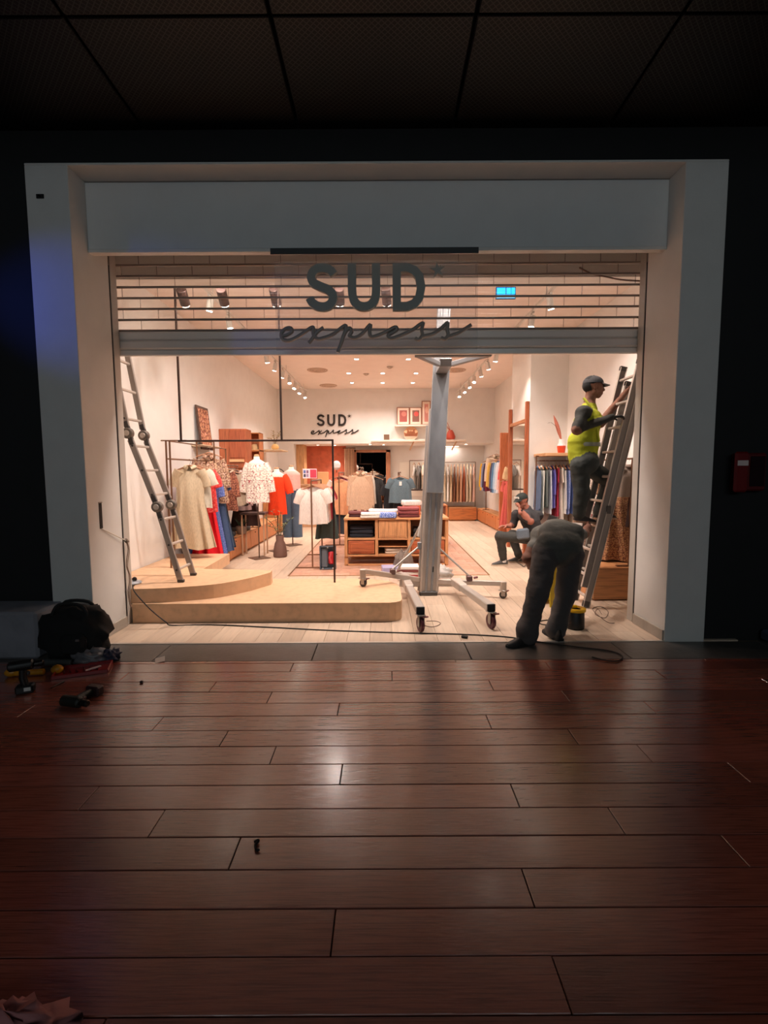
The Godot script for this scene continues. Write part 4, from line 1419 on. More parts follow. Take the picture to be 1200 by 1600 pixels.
func build_left_side() -> void:
	var brass := M(Color(0.5, 0.36, 0.26), 0.4, 0.6)
	# rail rack with dresses above the platform; rail runs into the shop
	var h := 1.715
	var x := -2.68
	var rk := thing("garment_rack", "brown metal dress rail with double posts standing on the platform", "clothes rack", Vector3(x, 0.35, -5.95))
	for q in [[x, -5.92], [x + 0.045, -5.92]]:
		wpart("post", G.new().span(Vector3(q[0] - 0.009, 0.35, q[1] - 0.009), Vector3(q[0] + 0.009, 1.945, q[1] + 0.009), 0.002), brass, rk)
	wpart("post", G.new().span(Vector3(x - 0.009, 0.39, -8.15), Vector3(x + 0.009, 1.945, -8.13), 0.002), brass, rk)
	wpart("rail", G.new().tube([Vector3(x, h, -5.92), Vector3(x, h, -8.14)], 0.011, 10), brass, rk)
	wpart("top_bar", G.new().span(Vector3(x - 0.06, 1.93, -5.93), Vector3(zp(281, 688, 5.72).x, 1.945, -5.91), 0.003), brass, rk)
	wpart("top_bar", G.new().span(Vector3(x - 0.009, 1.93, -8.15), Vector3(x + 0.009, 1.945, -5.91), 0.003), brass, rk)
	var gr := "dresses on the rail above the platform"
	garment("gown", 1, cloth(Color(0.86, 0.78, 0.66)), Vector3(x, h + 0.0, -6.62), 0.1, "cream shirt dress hanging just behind the folding ladder, first on the rail", gr, Vector3(0.9, 0.86, 1.1))
	garment("tee", 4, cloth(Color(0.9, 0.87, 0.8)), Vector3(x, h, -6.72), 0.12, "off-white short sleeved shirt tucked behind the long cream dress", gr, Vector3(1.1, 0.95, 1))
	garment("tee", 2, print_cloth("rednavy", 3.0), Vector3(x, h, -6.9), 0.14, "red patterned blouse on the rail between cream and blue dresses", gr, Vector3(1.1, 1.05, 1))
	garment("gown", 3, cloth(Color(0.93, 0.07, 0.14)), Vector3(x + 0.03, h - 0.22, -7.09), 0.1, "bright red long dress hanging low on the platform rail", gr, Vector3(0.68, 0.86, 1.0))
	garment("dress", 2, print_cloth("bluewhite", 3.0, Color(0.55, 0.62, 0.85)), Vector3(x, h - 0.1, -7.16), 0.12, "blue printed dress right behind the bright red one", gr, Vector3(0.95, 1.08, 1))
	garment("dress", 1, cloth(Color(0.25, 0.33, 0.47)), Vector3(x, h, -7.34), 0.15, "dark blue denim dress in the middle of the platform rail", gr, Vector3(1.05, 1.12, 1))
	garment("gown", 5, cloth(Color(0.3, 0.35, 0.42)), Vector3(x, h - 0.05, -7.52), 0.12, "slate grey long skirt dress beside the denim dress", gr, Vector3(0.9, 0.92, 1))
	garment("blouse", 2, print_cloth("leafy", 3.2), Vector3(x + 0.02, h + 0.2, -7.3), 0.22, "brown leaf-print blouse hung higher on a raised arm over the rail", gr, Vector3(1.0, 1.15, 1))
	garment("blouse", 3, print_cloth("leafy", 3.2, Color(0.8, 0.6, 0.55)), Vector3(x, h, -7.8), 0.15, "reddish brown leaf-print blouse at the far end of the platform rail", gr, Vector3(1.05, 1.1, 1))
	# raised arm
	var ra := thing("raised_arm", "small square brass arm above the platform rail holding the leaf-print blouse", "display arm", Vector3(x + 0.02, h, -7.28))
	wpart("upright", G.new().span(Vector3(x - 0.16, h, -7.29), Vector3(x - 0.14, 2.02, -7.27), 0.002), brass, ra)
	wpart("upright", G.new().span(Vector3(x + 0.1, h, -7.29), Vector3(x + 0.12, 2.02, -7.27), 0.002), brass, ra)
	wpart("bar", G.new().span(Vector3(x - 0.16, 2.0, -7.29), Vector3(x + 0.12, 2.02, -7.27), 0.002), brass, ra)
	# second wall rail further in
	var x2 := -2.74
	rail_rack("brown metal rail along the left wall with jackets", Vector3(x2, 0, -8.3), Vector3(x2, 0, -9.9), 1.66, brass, 0.3, 0.39)
	var g2 := "jackets on the second wall rail"
	garment("jacket", 1, cloth(Color(0.74, 0.66, 0.57)), Vector3(x2, 1.66, -8.45), 0.2, "beige jacket at the front of the second wall rail", g2, Vector3(0.95, 0.98, 1.2))
	garment("jacket", 2, cloth(Color(0.3, 0.22, 0.2)), Vector3(x2, 1.66, -8.7), 0.15, "dark brown jacket behind the beige jacket", g2, Vector3(0.95, 1, 1))
	garment("shirt", 1, cloth(Color(0.85, 0.72, 0.7)), Vector3(x2, 1.66, -8.95), 0.15, "pale pink shirt between dark jackets on the second rail", g2, Vector3(0.95, 1, 1))
	garment("jacket", 3, cloth(Color(0.32, 0.36, 0.38)), Vector3(x2, 1.66, -9.2), 0.15, "charcoal jacket on the second wall rail", g2, Vector3(0.95, 1, 1))
	garment("dress", 3, cloth(Color(0.24, 0.15, 0.13)), Vector3(x2, 1.66, -9.4), 0.15, "very dark brown long coat at the end of the second rail", g2, Vector3(0.95, 0.95, 1))
	# low drawers along the wall
	var dz := -8.1
	for i in 3:
		cabinet("low_cabinet", "low oak drawer unit along the left wall, %s" % ["nearest the platform", "behind the busts", "furthest into the shop"][i], Vector3(SL, 0, dz - 1.28), Vector3(-2.65, 0.39, dz), 2, "x+", wood(OAK, "z"), wood(Color(0.79, 0.5, 0.3), "y"), "low drawers along the left wall")
		dz -= 1.285
	single("wood_block", G.new().span(Vector3(SL + 0.01, 0, -7.95), Vector3(-2.74, 0.3, -7.32), 0.004), wood(Color(0.78, 0.48, 0.28), "x"), "plain wooden display block behind the platform under the dresses", "display block")
	# things on the drawers
	folded("folded_top", "dark folded jumper on the near wall drawers", Vector3(-2.86, 0.39, -8.62), Vector3(0.3, 0.07, 0.35), [cloth(Color(0.25, 0.24, 0.25))], 0.2)
	folded("folded_top", "grey folded jumper on the wall drawers beside the busts", Vector3(-2.86, 0.39, -9.45), Vector3(0.3, 0.08, 0.35), [cloth(Color(0.45, 0.43, 0.42))], -0.2)
	# wall: picture, tall oak boxes
	var pc := Vector3(SL, 0, 0)
	var pz := -8.1
	var fr := thing("framed_picture", "tall thin framed brown print leaning on the left wall above the rail", "picture", Vector3(SL + 0.03, 2.0, pz))
	var fb := Basis(Vector3.BACK, 0.1)
	part("frame", G.new().box(Vector3(0.04, 0.28, 0), Vector3(0.025, 0.72, 0.52), 0.004, fb), M(Color(0.3, 0.19, 0.14), 0.5), fr)
	part("print", G.new().box(Vector3(0.055, 0.28, 0), Vector3(0.004, 0.64, 0.44), 0.001, fb), print_cloth("leafy", 1.6, Color(1.0, 0.85, 0.8)), fr)
	single("wall_ledge", G.new().span(Vector3(SL, 1.96, -8.5), Vector3(SL + 0.2, 1.99, -7.7), 0.003), wood(Color(0.85, 0.75, 0.62), "z"), "thin wall ledge carrying the leaning picture", "shelf")
	var a := zp(356, 670, 9.0)
	var b := zp(386, 727, 9.0)
	var bx := thing("wall_box", "tall reddish oak wall cabinet with a pale rail at its foot", "wall cabinet", Vector3((a.x + b.x) / 2, b.y, -9.2))
	var red_oak := wood(Color(0.72, 0.4, 0.25), "y")
	wpart("body", G.new().span(Vector3(SL, b.y - 0.05, -9.35), Vector3(b.x, a.y, -9.0), 0.006), red_oak, bx)
	wpart("door", G.new().span(Vector3(a.x + 0.02, b.y + 0.14, -9.0), Vector3(b.x - 0.02, a.y - 0.02, -8.985), 0.004), wood(Color(0.68, 0.35, 0.21), "y"), bx)
	wpart("rail", G.new().span(Vector3(a.x + 0.02, b.y + 0.06, -9.0), Vector3(b.x - 0.05, b.y + 0.11, -8.96), 0.004), wood(Color(0.92, 0.72, 0.52), "x"), bx)
	a = zp(387, 676, 9.7)
	b = zp(406, 703, 9.7)
	var bx2 := thing("wall_box", "smaller open oak wall cabinet with a cream hat inside", "wall cabinet", Vector3((a.x + b.x) / 2, b.y, -9.8))
	wpart("back", G.new().span(Vector3(SL, b.y - 0.02, -10.0), Vector3(b.x, a.y, -9.97), 0.003), wood(Color(0.82, 0.48, 0.28), "y"), bx2)
	wpart("shelf", G.new().span(Vector3(SL, b.y - 0.03, -10.0), Vector3(b.x, b.y, -9.7), 0.003), wood(Color(0.85, 0.55, 0.32), "x"), bx2)
	wpart("top", G.new().span(Vector3(SL, a.y - 0.02, -10.0), Vector3(b.x, a.y, -9.7), 0.003), wood(Color(0.85, 0.55, 0.32), "x"), bx2)
	wpart("side", G.new().span(Vector3(b.x - 0.02, b.y - 0.45, -10.0), Vector3(b.x, a.y, -9.7), 0.003), wood(Color(0.8, 0.5, 0.3), "y"), bx2)
	wpart("lower_back", G.new().span(Vector3(SL, b.y - 0.45, -10.0), Vector3(b.x, b.y - 0.03, -9.97), 0.003), wood(Color(0.82, 0.48, 0.28), "y"), bx2)
	var hat := thing("straw_hat", "cream straw hat in the smaller wall cabinet", "hat", Vector3((a.x + b.x) / 2 - 0.02, b.y, -9.84))
	part("brim", G.new().lathe([Vector2(0.11, 0.0), Vector2(0.115, 0.006), Vector2(0.07, 0.016)], Vector3.ZERO, 20), textured(Color(0.95, 0.8, 0.6), tex.cloth, Vector3(6, 6, 6), 0.9, false), hat)
	part("crown", G.new().lathe([Vector2(0.075, 0.01), Vector2(0.07, 0.09), Vector2(0.05, 0.12), Vector2(0.001, 0.12)], Vector3.ZERO, 20), textured(Color(0.93, 0.78, 0.58), tex.cloth, Vector3(6, 6, 6), 0.9, false), hat)
	# busts
	var b1 := gp(408, 872)
	bust("bust_form", "bust on a pole stand wearing a white blouse with red and green flowers", Vector3(b1.x - 0.03, 0, b1.z), 1.72, print_cloth("floral", 2.6), "blouse", null, 1.0, 0.22)
	bust("bust_form", "bust on a stand wearing a vivid orange short dress", Vector3(zp(433, 770, 9.25).x, 0, -9.25), 1.5, cloth(Color(1.0, 0.27, 0.07)), "dress", null, 0.72, 0.15)
	bust("mannequin_form", "mannequin in a pale pink top and wide blue jeans", Vector3(zp(456, 780, 10.0).x, 0, -10.0), 1.55, cloth(Color(0.93, 0.75, 0.7)), "top", cloth(Color(0.36, 0.44, 0.52)), 1.16, 0.19)
	# side table under the floral bust
	var tb := thing("side_table", "small dark topped side table behind the floral bust", "table", Vector3(-2.42, 0, -8.86))
	part("top", G.new().box(Vector3(0, 0.78, 0), Vector3(0.46, 0.04, 0.3), 0.008), M(Color(0.35, 0.27, 0.25), 0.5), tb)
	for s in [[-1, -1], [1, -1], [-1, 1], [1, 1]]:
		part("leg", G.new().span(Vector3(0.2 * s[0] - 0.012, 0, 0.12 * s[1] - 0.012), Vector3(0.2 * s[0] + 0.012, 0.77, 0.12 * s[1] + 0.012), 0.002), M(Color(0.75, 0.6, 0.48), 0.5), tb)
	potted("small leafy pot plant under the side table by the wall drawers", Vector3(-2.4, 0.39, -9.0) + Vector3(-0.28, 0, 0.1), 0.1, 0.14, Color(0.55, 0.45, 0.38), 0.22, 10)
	# vase with branches on the floor
	var v := gp(438, 870)
	var vs := thing("floor_vase", "brown ribbed clay vase with green branches on the shop floor", "vase", v)
	part("pot", G.new().lathe([Vector2(0.001, 0), Vector2(0.115, 0.0), Vector2(0.125, 0.03), Vector2(0.115, 0.15), Vector2(0.095, 0.25), Vector2(0.07, 0.3), Vector2(0.072, 0.4), Vector2(0.06, 0.4), Vector2(0.058, 0.3), Vector2(0.001, 0.28)], Vector3.ZERO, 24), textured(Color(0.48, 0.35, 0.3), tex.cloth, Vector3(1, 12, 1), 0.8, false), vs)
	branches(vs, Vector3(0, 0.36, 0), 7, 0.5, Color(0.36, 0.4, 0.24))
	# yellow flowers in a glass on a shelf behind
	var ys := thing("flower_vase", "small vase with dry yellow twigs on the wall shelf beside the jeans mannequin", "vase", zp(430, 703, 12.0))
	part("pot", G.new().lathe([Vector2(0.001, 0), Vector2(0.06, 0.0), Vector2(0.1, 0.06), Vector2(0.075, 0.12), Vector2(0.03, 0.15)], Vector3.ZERO, 18), M(Color(0.93, 0.75, 0.5), 0.5), ys)
	branches(ys, Vector3(0, 0.13, 0), 5, 0.34, Color(0.62, 0.52, 0.25))
	single("wall_shelf", G.new().span(Vector3(SL, ys.position.y - 0.03, -12.6), Vector3(ys.position.x + 0.2, ys.position.y, -11.7), 0.004), wood(Color(0.86, 0.75, 0.6), "z"), "short oak wall shelf with the yellow twig vase", "shelf")
	cabinet("wall_cabinet", "upright oak cabinet under the yellow twig vase", Vector3(SL, 0, -12.9), Vector3(-2.6, 1.1, -12.05), 2, "x+", wood(OAK, "y"), wood(OAK, "y"))
	var hz := -12.4
	single("jewel_stand", G.new().tube(smooth_path([Vector3(-2.9, 1.1, hz), Vector3(-2.9, 1.5, hz), Vector3(-2.7, 1.62, hz), Vector3(-2.55, 1.5, hz)], 4), 0.012, 8), M(Color(0.2, 0.17, 0.15), 0.4, 0.5), "dark bent metal display stand on the upright cabinet", "display stand")


func branches(t: Node3D, at: Vector3, n: int, l: float, c: Color) -> void:
	var stem := M(c.darkened(0.3), 0.7)
	var leafm := M(c, 0.7)
	for i in n:
		var a := TAU * i / n + 0.4
		var e := at + Vector3(cos(a) * l * 0.5, l * (0.7 + 0.3 * sin(i * 2.1)), sin(a) * l * 0.4)
		var p := smooth_path([at, at.lerp(e, 0.5) + Vector3(0, 0.06, 0), e], 4)
		part("branch", G.new().tube(p, 0.004, 5), stem, t)
		for k in 7:
			var q: Vector3 = p[2 + k % (p.size() - 2)]
			var d := Vector3(cos(a + k * 2.4), 0.35, sin(a + k * 2.4)).normalized()
			part("leaf", leaf(q, d, 0.07, 0.02), leafm, t)


func leaf(q: Vector3, d: Vector3, l: float, w: float) -> G:
	var s := d.cross(Vector3.UP).normalized() * w
	var g := G.new()
	g.grid([PackedVector3Array([q, q, q]), PackedVector3Array([q + d * l * 0.4 - s, q + d * l * 0.45 + Vector3(0, 0.006, 0), q + d * l * 0.4 + s]), PackedVector3Array([q + d * l, q + d * l, q + d * l])])
	return g


func potted(label: String, at: Vector3, r: float, h: float, c: Color, l: float, n: int) -> void:
	var t := thing("pot_plant", label, "plant", at)
	part("pot", G.new().lathe([Vector2(0.001, 0), Vector2(r * 0.8, 0.0), Vector2(r, h), Vector2(r * 0.85, h), Vector2(0.001, h * 0.9)], Vector3.ZERO, 18), M(c, 0.7), t)
	for i in n:
		var a := TAU * i / n
		part("leaf", leaf(Vector3(0, h * 0.9, 0), Vector3(cos(a) * 0.6, 0.8 + 0.3 * sin(i * 1.9), sin(a) * 0.6).normalized(), l, 0.025), M(Color(0.2, 0.3, 0.2), 0.6), t)


# ------------------------------------------------------------------ centre of the shop
func build_centre() -> void:
	var brass := M(Color(0.52, 0.37, 0.27), 0.4, 0.6)
	# front rack with white tees, rail running into the shop
	var p0 := Vector3(-1.15, 0, -7.55)
	var p1 := Vector3(-1.15, 0, -8.75)
	rail_rack("brown metal rack with white tees standing on the tile field's edge", p0, p1, 1.4, brass, 0.55, 0.006)
	var gr := "tops on the rack with the pink card"
	var cols := [["white tee with a small chest print at the front of the low rack", Color(0.93, 0.87, 0.83)], ["off-white tee right behind the first white tee", Color(0.92, 0.9, 0.87)], ["pale pink tee third on the low rack", Color(0.9, 0.72, 0.7)], ["cream tee in the middle of the low rack", Color(0.9, 0.82, 0.7)], ["dusty rose tee behind the cream tee on the low rack", Color(0.8, 0.55, 0.52)], ["crimson tee towards the back of the low rack", Color(0.66, 0.14, 0.2)], ["dark red tee beside the crimson one on the low rack", Color(0.5, 0.1, 0.14)]]
	for i in cols.size():
		garment("tee", i, cloth(cols[i][1]), Vector3(p0.x + 0.01, 1.4, -7.64 - 0.15 * i), 0.05 + 0.03 * (i % 3), cols[i][0], gr, Vector3(1.0, 0.98, 1.0))
	garment("skirt", 2, cloth(Color(0.3, 0.36, 0.34)), Vector3(p0.x + 0.1, 1.18, -8.72), 0.1, "dark green trousers hung last on the low rack", gr, Vector3(0.9, 0.9, 1), "trousers")
	# card on the rack
	var card := thing("price_card", "white and pink printed price card on a stalk above the white tees", "card", Vector3(p0.x, 1.4, -7.55))
	var c := zp(484, 740, 7.55)
	part("stalk", G.new().cyl(Vector3(0, 0, 0), Vector3(0, c.y - 1.4 - 0.07, 0), 0.005, 8), brass, card)
	var cc := Vector3(c.x - p0.x, c.y - 1.4, 0)
	part("sheet", G.new().box(cc, Vector3(0.22, 0.15, 0.006), 0.001), M(Color(0.9, 0.8, 0.82), 0.6), card)
	part("pink_block", G.new().box(cc + Vector3(0.055, 0, 0.004), Vector3(0.1, 0.13, 0.002), 0.0005), M(Color(0.75, 0.22, 0.3), 0.6), card)
	for k in 4:
		part("print_block", G.new().box(cc + Vector3(-0.08 + 0.045 * (k % 2), 0.03 - 0.06 * floori(k / 2.0), 0.004), Vector3(0.035, 0.05, 0.002), 0.0005), M([Color(0.35, 0.4, 0.6), Color(0.5, 0.35, 0.45), Color(0.25, 0.25, 0.3), Color(0.6, 0.5, 0.6)][k], 0.6), card)
	# second rack behind with a peach top
	var q0 := Vector3(-0.93, 0, -9.9)
	rail_rack("brown metal rack with peach tops behind the low tee rack", q0, Vector3(-0.93, 0, -11.2), 1.52, brass, 0.6, 0.006)
	var g2 := "tops on the peach rack"
	var c2 := [["tank", "peach sleeveless top at the front of the middle rack", Color(0.95, 0.68, 0.5)], ["tee", "white tee behind the peach top", Color(0.93, 0.88, 0.83)], ["tee", "coral tee on the peach rack", Color(0.86, 0.38, 0.35)], ["shirt", "plum shirt on the peach rack", Color(0.42, 0.16, 0.2)], ["shirt", "white shirt with rolled sleeves on the peach rack", Color(0.93, 0.9, 0.88)]]
	for i in c2.size():
		garment(c2[i][0], i + 1, cloth(c2[i][2]), Vector3(q0.x + 0.01, 1.52, -9.98 - 0.2 * i), 0.1, c2[i][1], g2, Vector3(1.12, 1.2, 1))
	garment("skirt", 1, cloth(Color(0.2, 0.24, 0.28)), Vector3(q0.x + 0.05, 1.2, -10.06), 0.1, "dark blue trousers under the peach top", g2, Vector3(1, 1.02, 1), "trousers")
	# headless busts on that rack's top: white cap and folded beige
	var cap := thing("sun_hat", "white sun hat on a short stand above the peach rack", "hat", Vector3(zp(526, 745, 11.2).x, 1.52, -11.2))
	part("stand", G.new().cyl(Vector3.ZERO, Vector3(0, 0.12, 0), 0.01, 8), brass, cap)
	part("crown", G.new().ball(Vector3(0, 0.17, 0), Vector3(0.1, 0.11, 0.11)), cloth(Color(0.93, 0.88, 0.86)), cap)
	part("brim", G.new().box(Vector3(0.0, 0.12, 0.12), Vector3(0.18, 0.015, 0.14), 0.006), cloth(Color(0.9, 0.84, 0.82)), cap)
	# racks behind the table: beige blouse and blue tee
	for e in [[-0.47, -9.6, 1.62, "tall rack with the beige blouse behind the display table"], [0.33, -9.6, 1.52, "rack with the grey blue tee behind the display table"]]:
		rail_rack(e[3], Vector3(e[0], 0, e[1] - 0.5), Vector3(e[0], 0, e[1] - 1.3), e[2], brass, 0.5, 0.006, 0.56)
	garment("shirt", 2, cloth(Color(0.87, 0.72, 0.6)), Vector3(-0.47, 1.62, -9.58), 0.12, "beige half-buttoned blouse hanging behind the display table", "blouses behind the table", Vector3(1.0, 1.02, 1.1))
	garment("shirt", 4, cloth(Color(0.9, 0.86, 0.8)), Vector3(-0.44, 1.62, -9.9), 0.2, "ivory blouse half hidden by the beige blouse", "blouses behind the table", Vector3(1.0, 1.0, 1))
	garment("dress", 4, cloth(Color(0.2, 0.2, 0.2)), Vector3(-0.2, 1.5, -10.4), 0.2, "black dress with a pale collar beside the beige blouse", "blouses behind the table", Vector3(0.7, 0.8, 1))
	garment("tee", 5, cloth(Color(0.42, 0.5, 0.54)), Vector3(0.33, 1.52, -9.58), 0.05, "grey blue tee with a white tag hanging behind the table", "tees behind the table", Vector3(1.0, 0.86, 1.1))
	single("swing_tag", G.new().box(Vector3.ZERO, Vector3(0.05, 0.08, 0.003), 0.001), M(Color(0.95, 0.93, 0.9), 0.6), "white swing tag on the grey blue tee", "tag", Vector3(0.33, 1.3, -9.49))
	garment("tee", 3, cloth(Color(0.13, 0.13, 0.14)), Vector3(0.2, 1.4, -9.9), 0.2, "black top peeping out under the grey blue tee", "tees behind the table", Vector3(0.95, 0.95, 1))
	garment("skirt", 4, cloth(Color(0.22, 0.24, 0.26)), Vector3(0.36, 1.1, -9.7), 0.1, "dark skirt hung below the grey blue tee", "tees behind the table", Vector3(1.0, 0.7, 1))

	# display table with niches and drawers
	var L := zp(541, 885, 7.7).x
	var R := 1.02
	var F := -7.7
	var B := -8.75
	var H := 0.795
	var oak := wood(Color(0.84, 0.6, 0.4), "x")
	var oak_up := wood(Color(0.84, 0.6, 0.4), "y")
	var drawer := wood(Color(0.72, 0.38, 0.22), "x")
	var inside := oak
	var t := thing("display_table", "large oak display table with open niches, a panel door and red drawers", "table", Vector3((L + R) / 2, 0, (F + B) / 2))
	wpart("table_top", G.new().span(Vector3(L - 0.03, H - 0.035, B - 0.03), Vector3(R + 0.03, H, F + 0.03), 0.005), oak, t)
	var xs := [L, L + 0.5, L + 1.03, R]
	var y0 := 0.16
	var ym := 0.43
	for xx: float in xs:
		wpart("upright", G.new().span(Vector3(xx - 0.025, y0, B), Vector3(xx + 0.025, H - 0.035, F), 0.004), oak_up, t)
	for yy in [y0, ym]:
		wpart("shelf_board", G.new().span(Vector3(L, yy, B), Vector3(R, yy + 0.03, F - 0.003), 0.003), oak, t)
	wpart("middle_wall", G.new().span(Vector3(L, y0, (F + B) / 2 - 0.01), Vector3(R, H - 0.035, (F + B) / 2 + 0.01)), inside, t)
	for i in [0, 2]:
		var d := wpart("drawer", G.new().span(Vector3(xs[i] + 0.035, y0 + 0.045, F - 0.4), Vector3(xs[i + 1] - 0.035, ym - 0.012, F - 0.006), 0.005), drawer, t)
		var fr := mi("drawer_panel", G.new().span(Vector3(xs[i] + 0.07, y0 + 0.075, F - 0.01), Vector3(xs[i + 1] - 0.07, ym - 0.045, F + 0.004), 0.004), drawer, d)
		fr.position = Vector3.ZERO
	var dr := wpart("panel_door", G.new().span(Vector3(xs[1] + 0.035, ym + 0.035, F - 0.02), Vector3(xs[2] - 0.035, H - 0.045, F), 0.004), oak_up, t)
	for k in 3:
		var s := mi("panel_slat", G.new().span(Vector3(lerp(xs[1] + 0.06, xs[2] - 0.06, k / 3.0) + 0.003, ym + 0.06, F - 0.002), Vector3(lerp(xs[1] + 0.06, xs[2] - 0.06, (k + 1) / 3.0) - 0.003, H - 0.075, F + 0.006), 0.003), oak_up, dr)
		s.position = Vector3.ZERO
	wpart("inner_shelf", G.new().span(Vector3(xs[1] + 0.03, 0.31, F - 0.45), Vector3(xs[2] - 0.03, 0.322, F - 0.02), 0.002), oak, t)
	for p in [Vector2(L, F - 0.05), Vector2(xs[2], F - 0.05), Vector2(R, F - 0.05), Vector2(L, B + 0.05), Vector2(R, B + 0.05)]:
		wpart("leg", G.new().span(Vector3(p.x - 0.03, 0.005, p.y - 0.03), Vector3(p.x + 0.03, y0, p.y + 0.03), 0.004), oak_up, t)
	wpart("foot_rail", G.new().span(Vector3(L, 0.006, F - 0.07), Vector3(R, 0.03, F - 0.02), 0.003), oak, t)
	wpart("base_panel", G.new().span(Vector3(L + 0.05, 0.02, F - 0.5), Vector3(R - 0.05, y0, F - 0.48)), inside, t)
	# folded clothes in and on it
	var ft := "folded clothes on the display table"
	folded("folded_top", "dark plum folded jumper at the table's left corner", Vector3(L + 0.2, H, -7.95), Vector3(0.34, 0.09, 0.3), [cloth(Color(0.3, 0.17, 0.18)), cloth(Color(0.42, 0.22, 0.22))], 0.05, ft)
	folded("folded_top", "white folded tee on the front edge of the table", Vector3(L + 0.28, H, -7.74) + Vector3(0.12, 0, 0), Vector3(0.32, 0.085, 0.2), [cloth(Color(0.93, 0.9, 0.86)), cloth(Color(0.95, 0.93, 0.9))], 0.02, ft)
	folded("folded_top", "blue and white printed folded shirt on the table front", Vector3(L + 0.64, H, -7.76), Vector3(0.36, 0.085, 0.22), [print_cloth("spots", 4.0)], -0.03, ft)
	folded("folded_top", "long white folded linen at the middle of the table", Vector3(L + 0.6, H, -8.12), Vector3(0.5, 0.11, 0.3), [cloth(Color(0.92, 0.88, 0.85)), cloth(Color(0.95, 0.93, 0.92))], 0.0, ft)
	folded("folded_top", "burgundy folded jumper on the table beside the mast", Vector3(L + 1.02, H, -7.84), Vector3(0.34, 0.17, 0.3), [cloth(Color(0.45, 0.2, 0.2)), cloth(Color(0.55, 0.27, 0.27)), cloth(Color(0.6, 0.3, 0.3))], 0.08, ft)
	single("gift_box", G.new().box(Vector3(0, 0.08, 0), Vector3(0.3, 0.16, 0.24), 0.006), M(Color(0.76, 0.36, 0.22), 0.6), "terracotta coloured box standing behind the burgundy jumpers", "box", Vector3(L + 1.1, H, -8.3))
	folded("folded_top", "white folded blouse lying on the terracotta box", Vector3(L + 1.1, H + 0.16, -8.3), Vector3(0.32, 0.09, 0.26), [cloth(Color(0.93, 0.9, 0.87))], 0.2, ft)
	single("folded_top", G.new().ball(Vector3(0, 0.12, 0), Vector3(0.14, 0.13, 0.12)), cloth(Color(0.92, 0.86, 0.83)), "crumpled white scarf beside the terracotta box", "scarf", Vector3(L + 1.38, H, -8.3))
	folded("folded_top", "dark folded jeans in the upper left niche of the table", Vector3((xs[0] + xs[1]) / 2, ym + 0.03, F - 0.22), Vector3(0.4, 0.2, 0.3), [cloth(Color(0.11, 0.12, 0.16)), cloth(Color(0.1, 0.11, 0.15)), cloth(Color(0.13, 0.14, 0.18))], 0.0, "jeans in the niche")
	folded("folded_top", "pale folded towel in the open shelf under the panel door", Vector3((xs[1] + xs[2]) / 2 + 0.05, y0 + 0.03, F - 0.2), Vector3(0.38, 0.1, 0.3), [cloth(Color(0.8, 0.72, 0.64)), cloth(Color(0.85, 0.78, 0.7))], 0.1)
	folded("folded_top", "charcoal folded trousers in the upper right niche", Vector3(xs[2] + 0.2, ym + 0.03, F - 0.22), Vector3(0.26, 0.16, 0.3), [cloth(Color(0.16, 0.15, 0.15)), cloth(Color(0.2, 0.19, 0.18))], 0.0)
	# second display unit behind the mast
	var u := thing("display_unit", "narrow oak display unit with shelves behind the lift mast", "shelf unit", Vector3(1.08, 0, -10.0))
	part("side_panel", G.new().span(Vector3(0.16, 0.01, -0.5), Vector3(0.2, 0.86, 0.45), 0.004), wood(Color(0.78, 0.46, 0.26), "y"), u)
	part("side_panel", G.new().span(Vector3(-0.5, 0.01, -0.5), Vector3(-0.46, 0.86, 0.45), 0.004), wood(Color(0.78, 0.46, 0.26), "y"), u)
	for yy in [0.14, 0.5, 0.84]:
		part("shelf_board", G.new().span(Vector3(-0.46, yy, -0.5), Vector3(0.16, yy + 0.03, 0.44), 0.003), wood(Color(0.8, 0.5, 0.3), "x"), u)
	part("knob", G.new().ball(Vector3(0.1, 0.2, 0.46), Vector3(0.05, 0.05, 0.04)), wood(Color(0.6, 0.33, 0.2), "x"), u)
	folded("folded_top", "white folded tee on the narrow unit", Vector3(1.0, 0.87, -9.8), Vector3(0.3, 0.12, 0.3), [cloth(Color(0.92, 0.88, 0.83)), cloth(Color(0.3, 0.3, 0.32)), cloth(Color(0.9, 0.84, 0.78))], 0.0)
	var lamp := thing("display_hat", "dark brimmed hat with a pale crown on the narrow unit", "hat", Vector3(1.12, 0.87, -10.2))
	part("brim", G.new().lathe([Vector2(0.2, 0.0), Vector2(0.205, 0.008), Vector2(0.09, 0.05)], Vector3.ZERO, 22), cloth(Color(0.25, 0.28, 0.3)), lamp)
	part("crown", G.new().lathe([Vector2(0.1, 0.03), Vector2(0.06, 0.16), Vector2(0.03, 0.24), Vector2(0.001, 0.25)], Vector3.ZERO, 18), cloth(Color(0.85, 0.83, 0.78)), lamp)
	# slate coloured carry case with a red tool inside
	var cs := gp(512, 891)
	var case := thing("tool_case", "open slate blue plastic tool case with a red tool inside, standing upright", "tool case", Vector3(cs.x, 0.006, cs.z - 0.05), "", 0.08)
	var slate := M(Color(0.3, 0.34, 0.38), 0.5)
	part("shell", G.new().span(Vector3(-0.13, 0, -0.07), Vector3(0.13, 0.37, -0.05), 0.008), slate, case)
	part("rim", G.new().span(Vector3(-0.13, 0, -0.07), Vector3(-0.11, 0.37, 0.03), 0.006), slate, case)
	part("rim", G.new().span(Vector3(0.11, 0, -0.07), Vector3(0.13, 0.37, 0.03), 0.006), slate, case)
	part("rim", G.new().span(Vector3(-0.13, 0, -0.07), Vector3(0.13, 0.02, 0.03), 0.006), slate, case)
	part("rim", G.new().span(Vector3(-0.13, 0.35, -0.07), Vector3(0.13, 0.37, 0.03), 0.006), M(Color(0.2, 0.22, 0.25), 0.5), case)
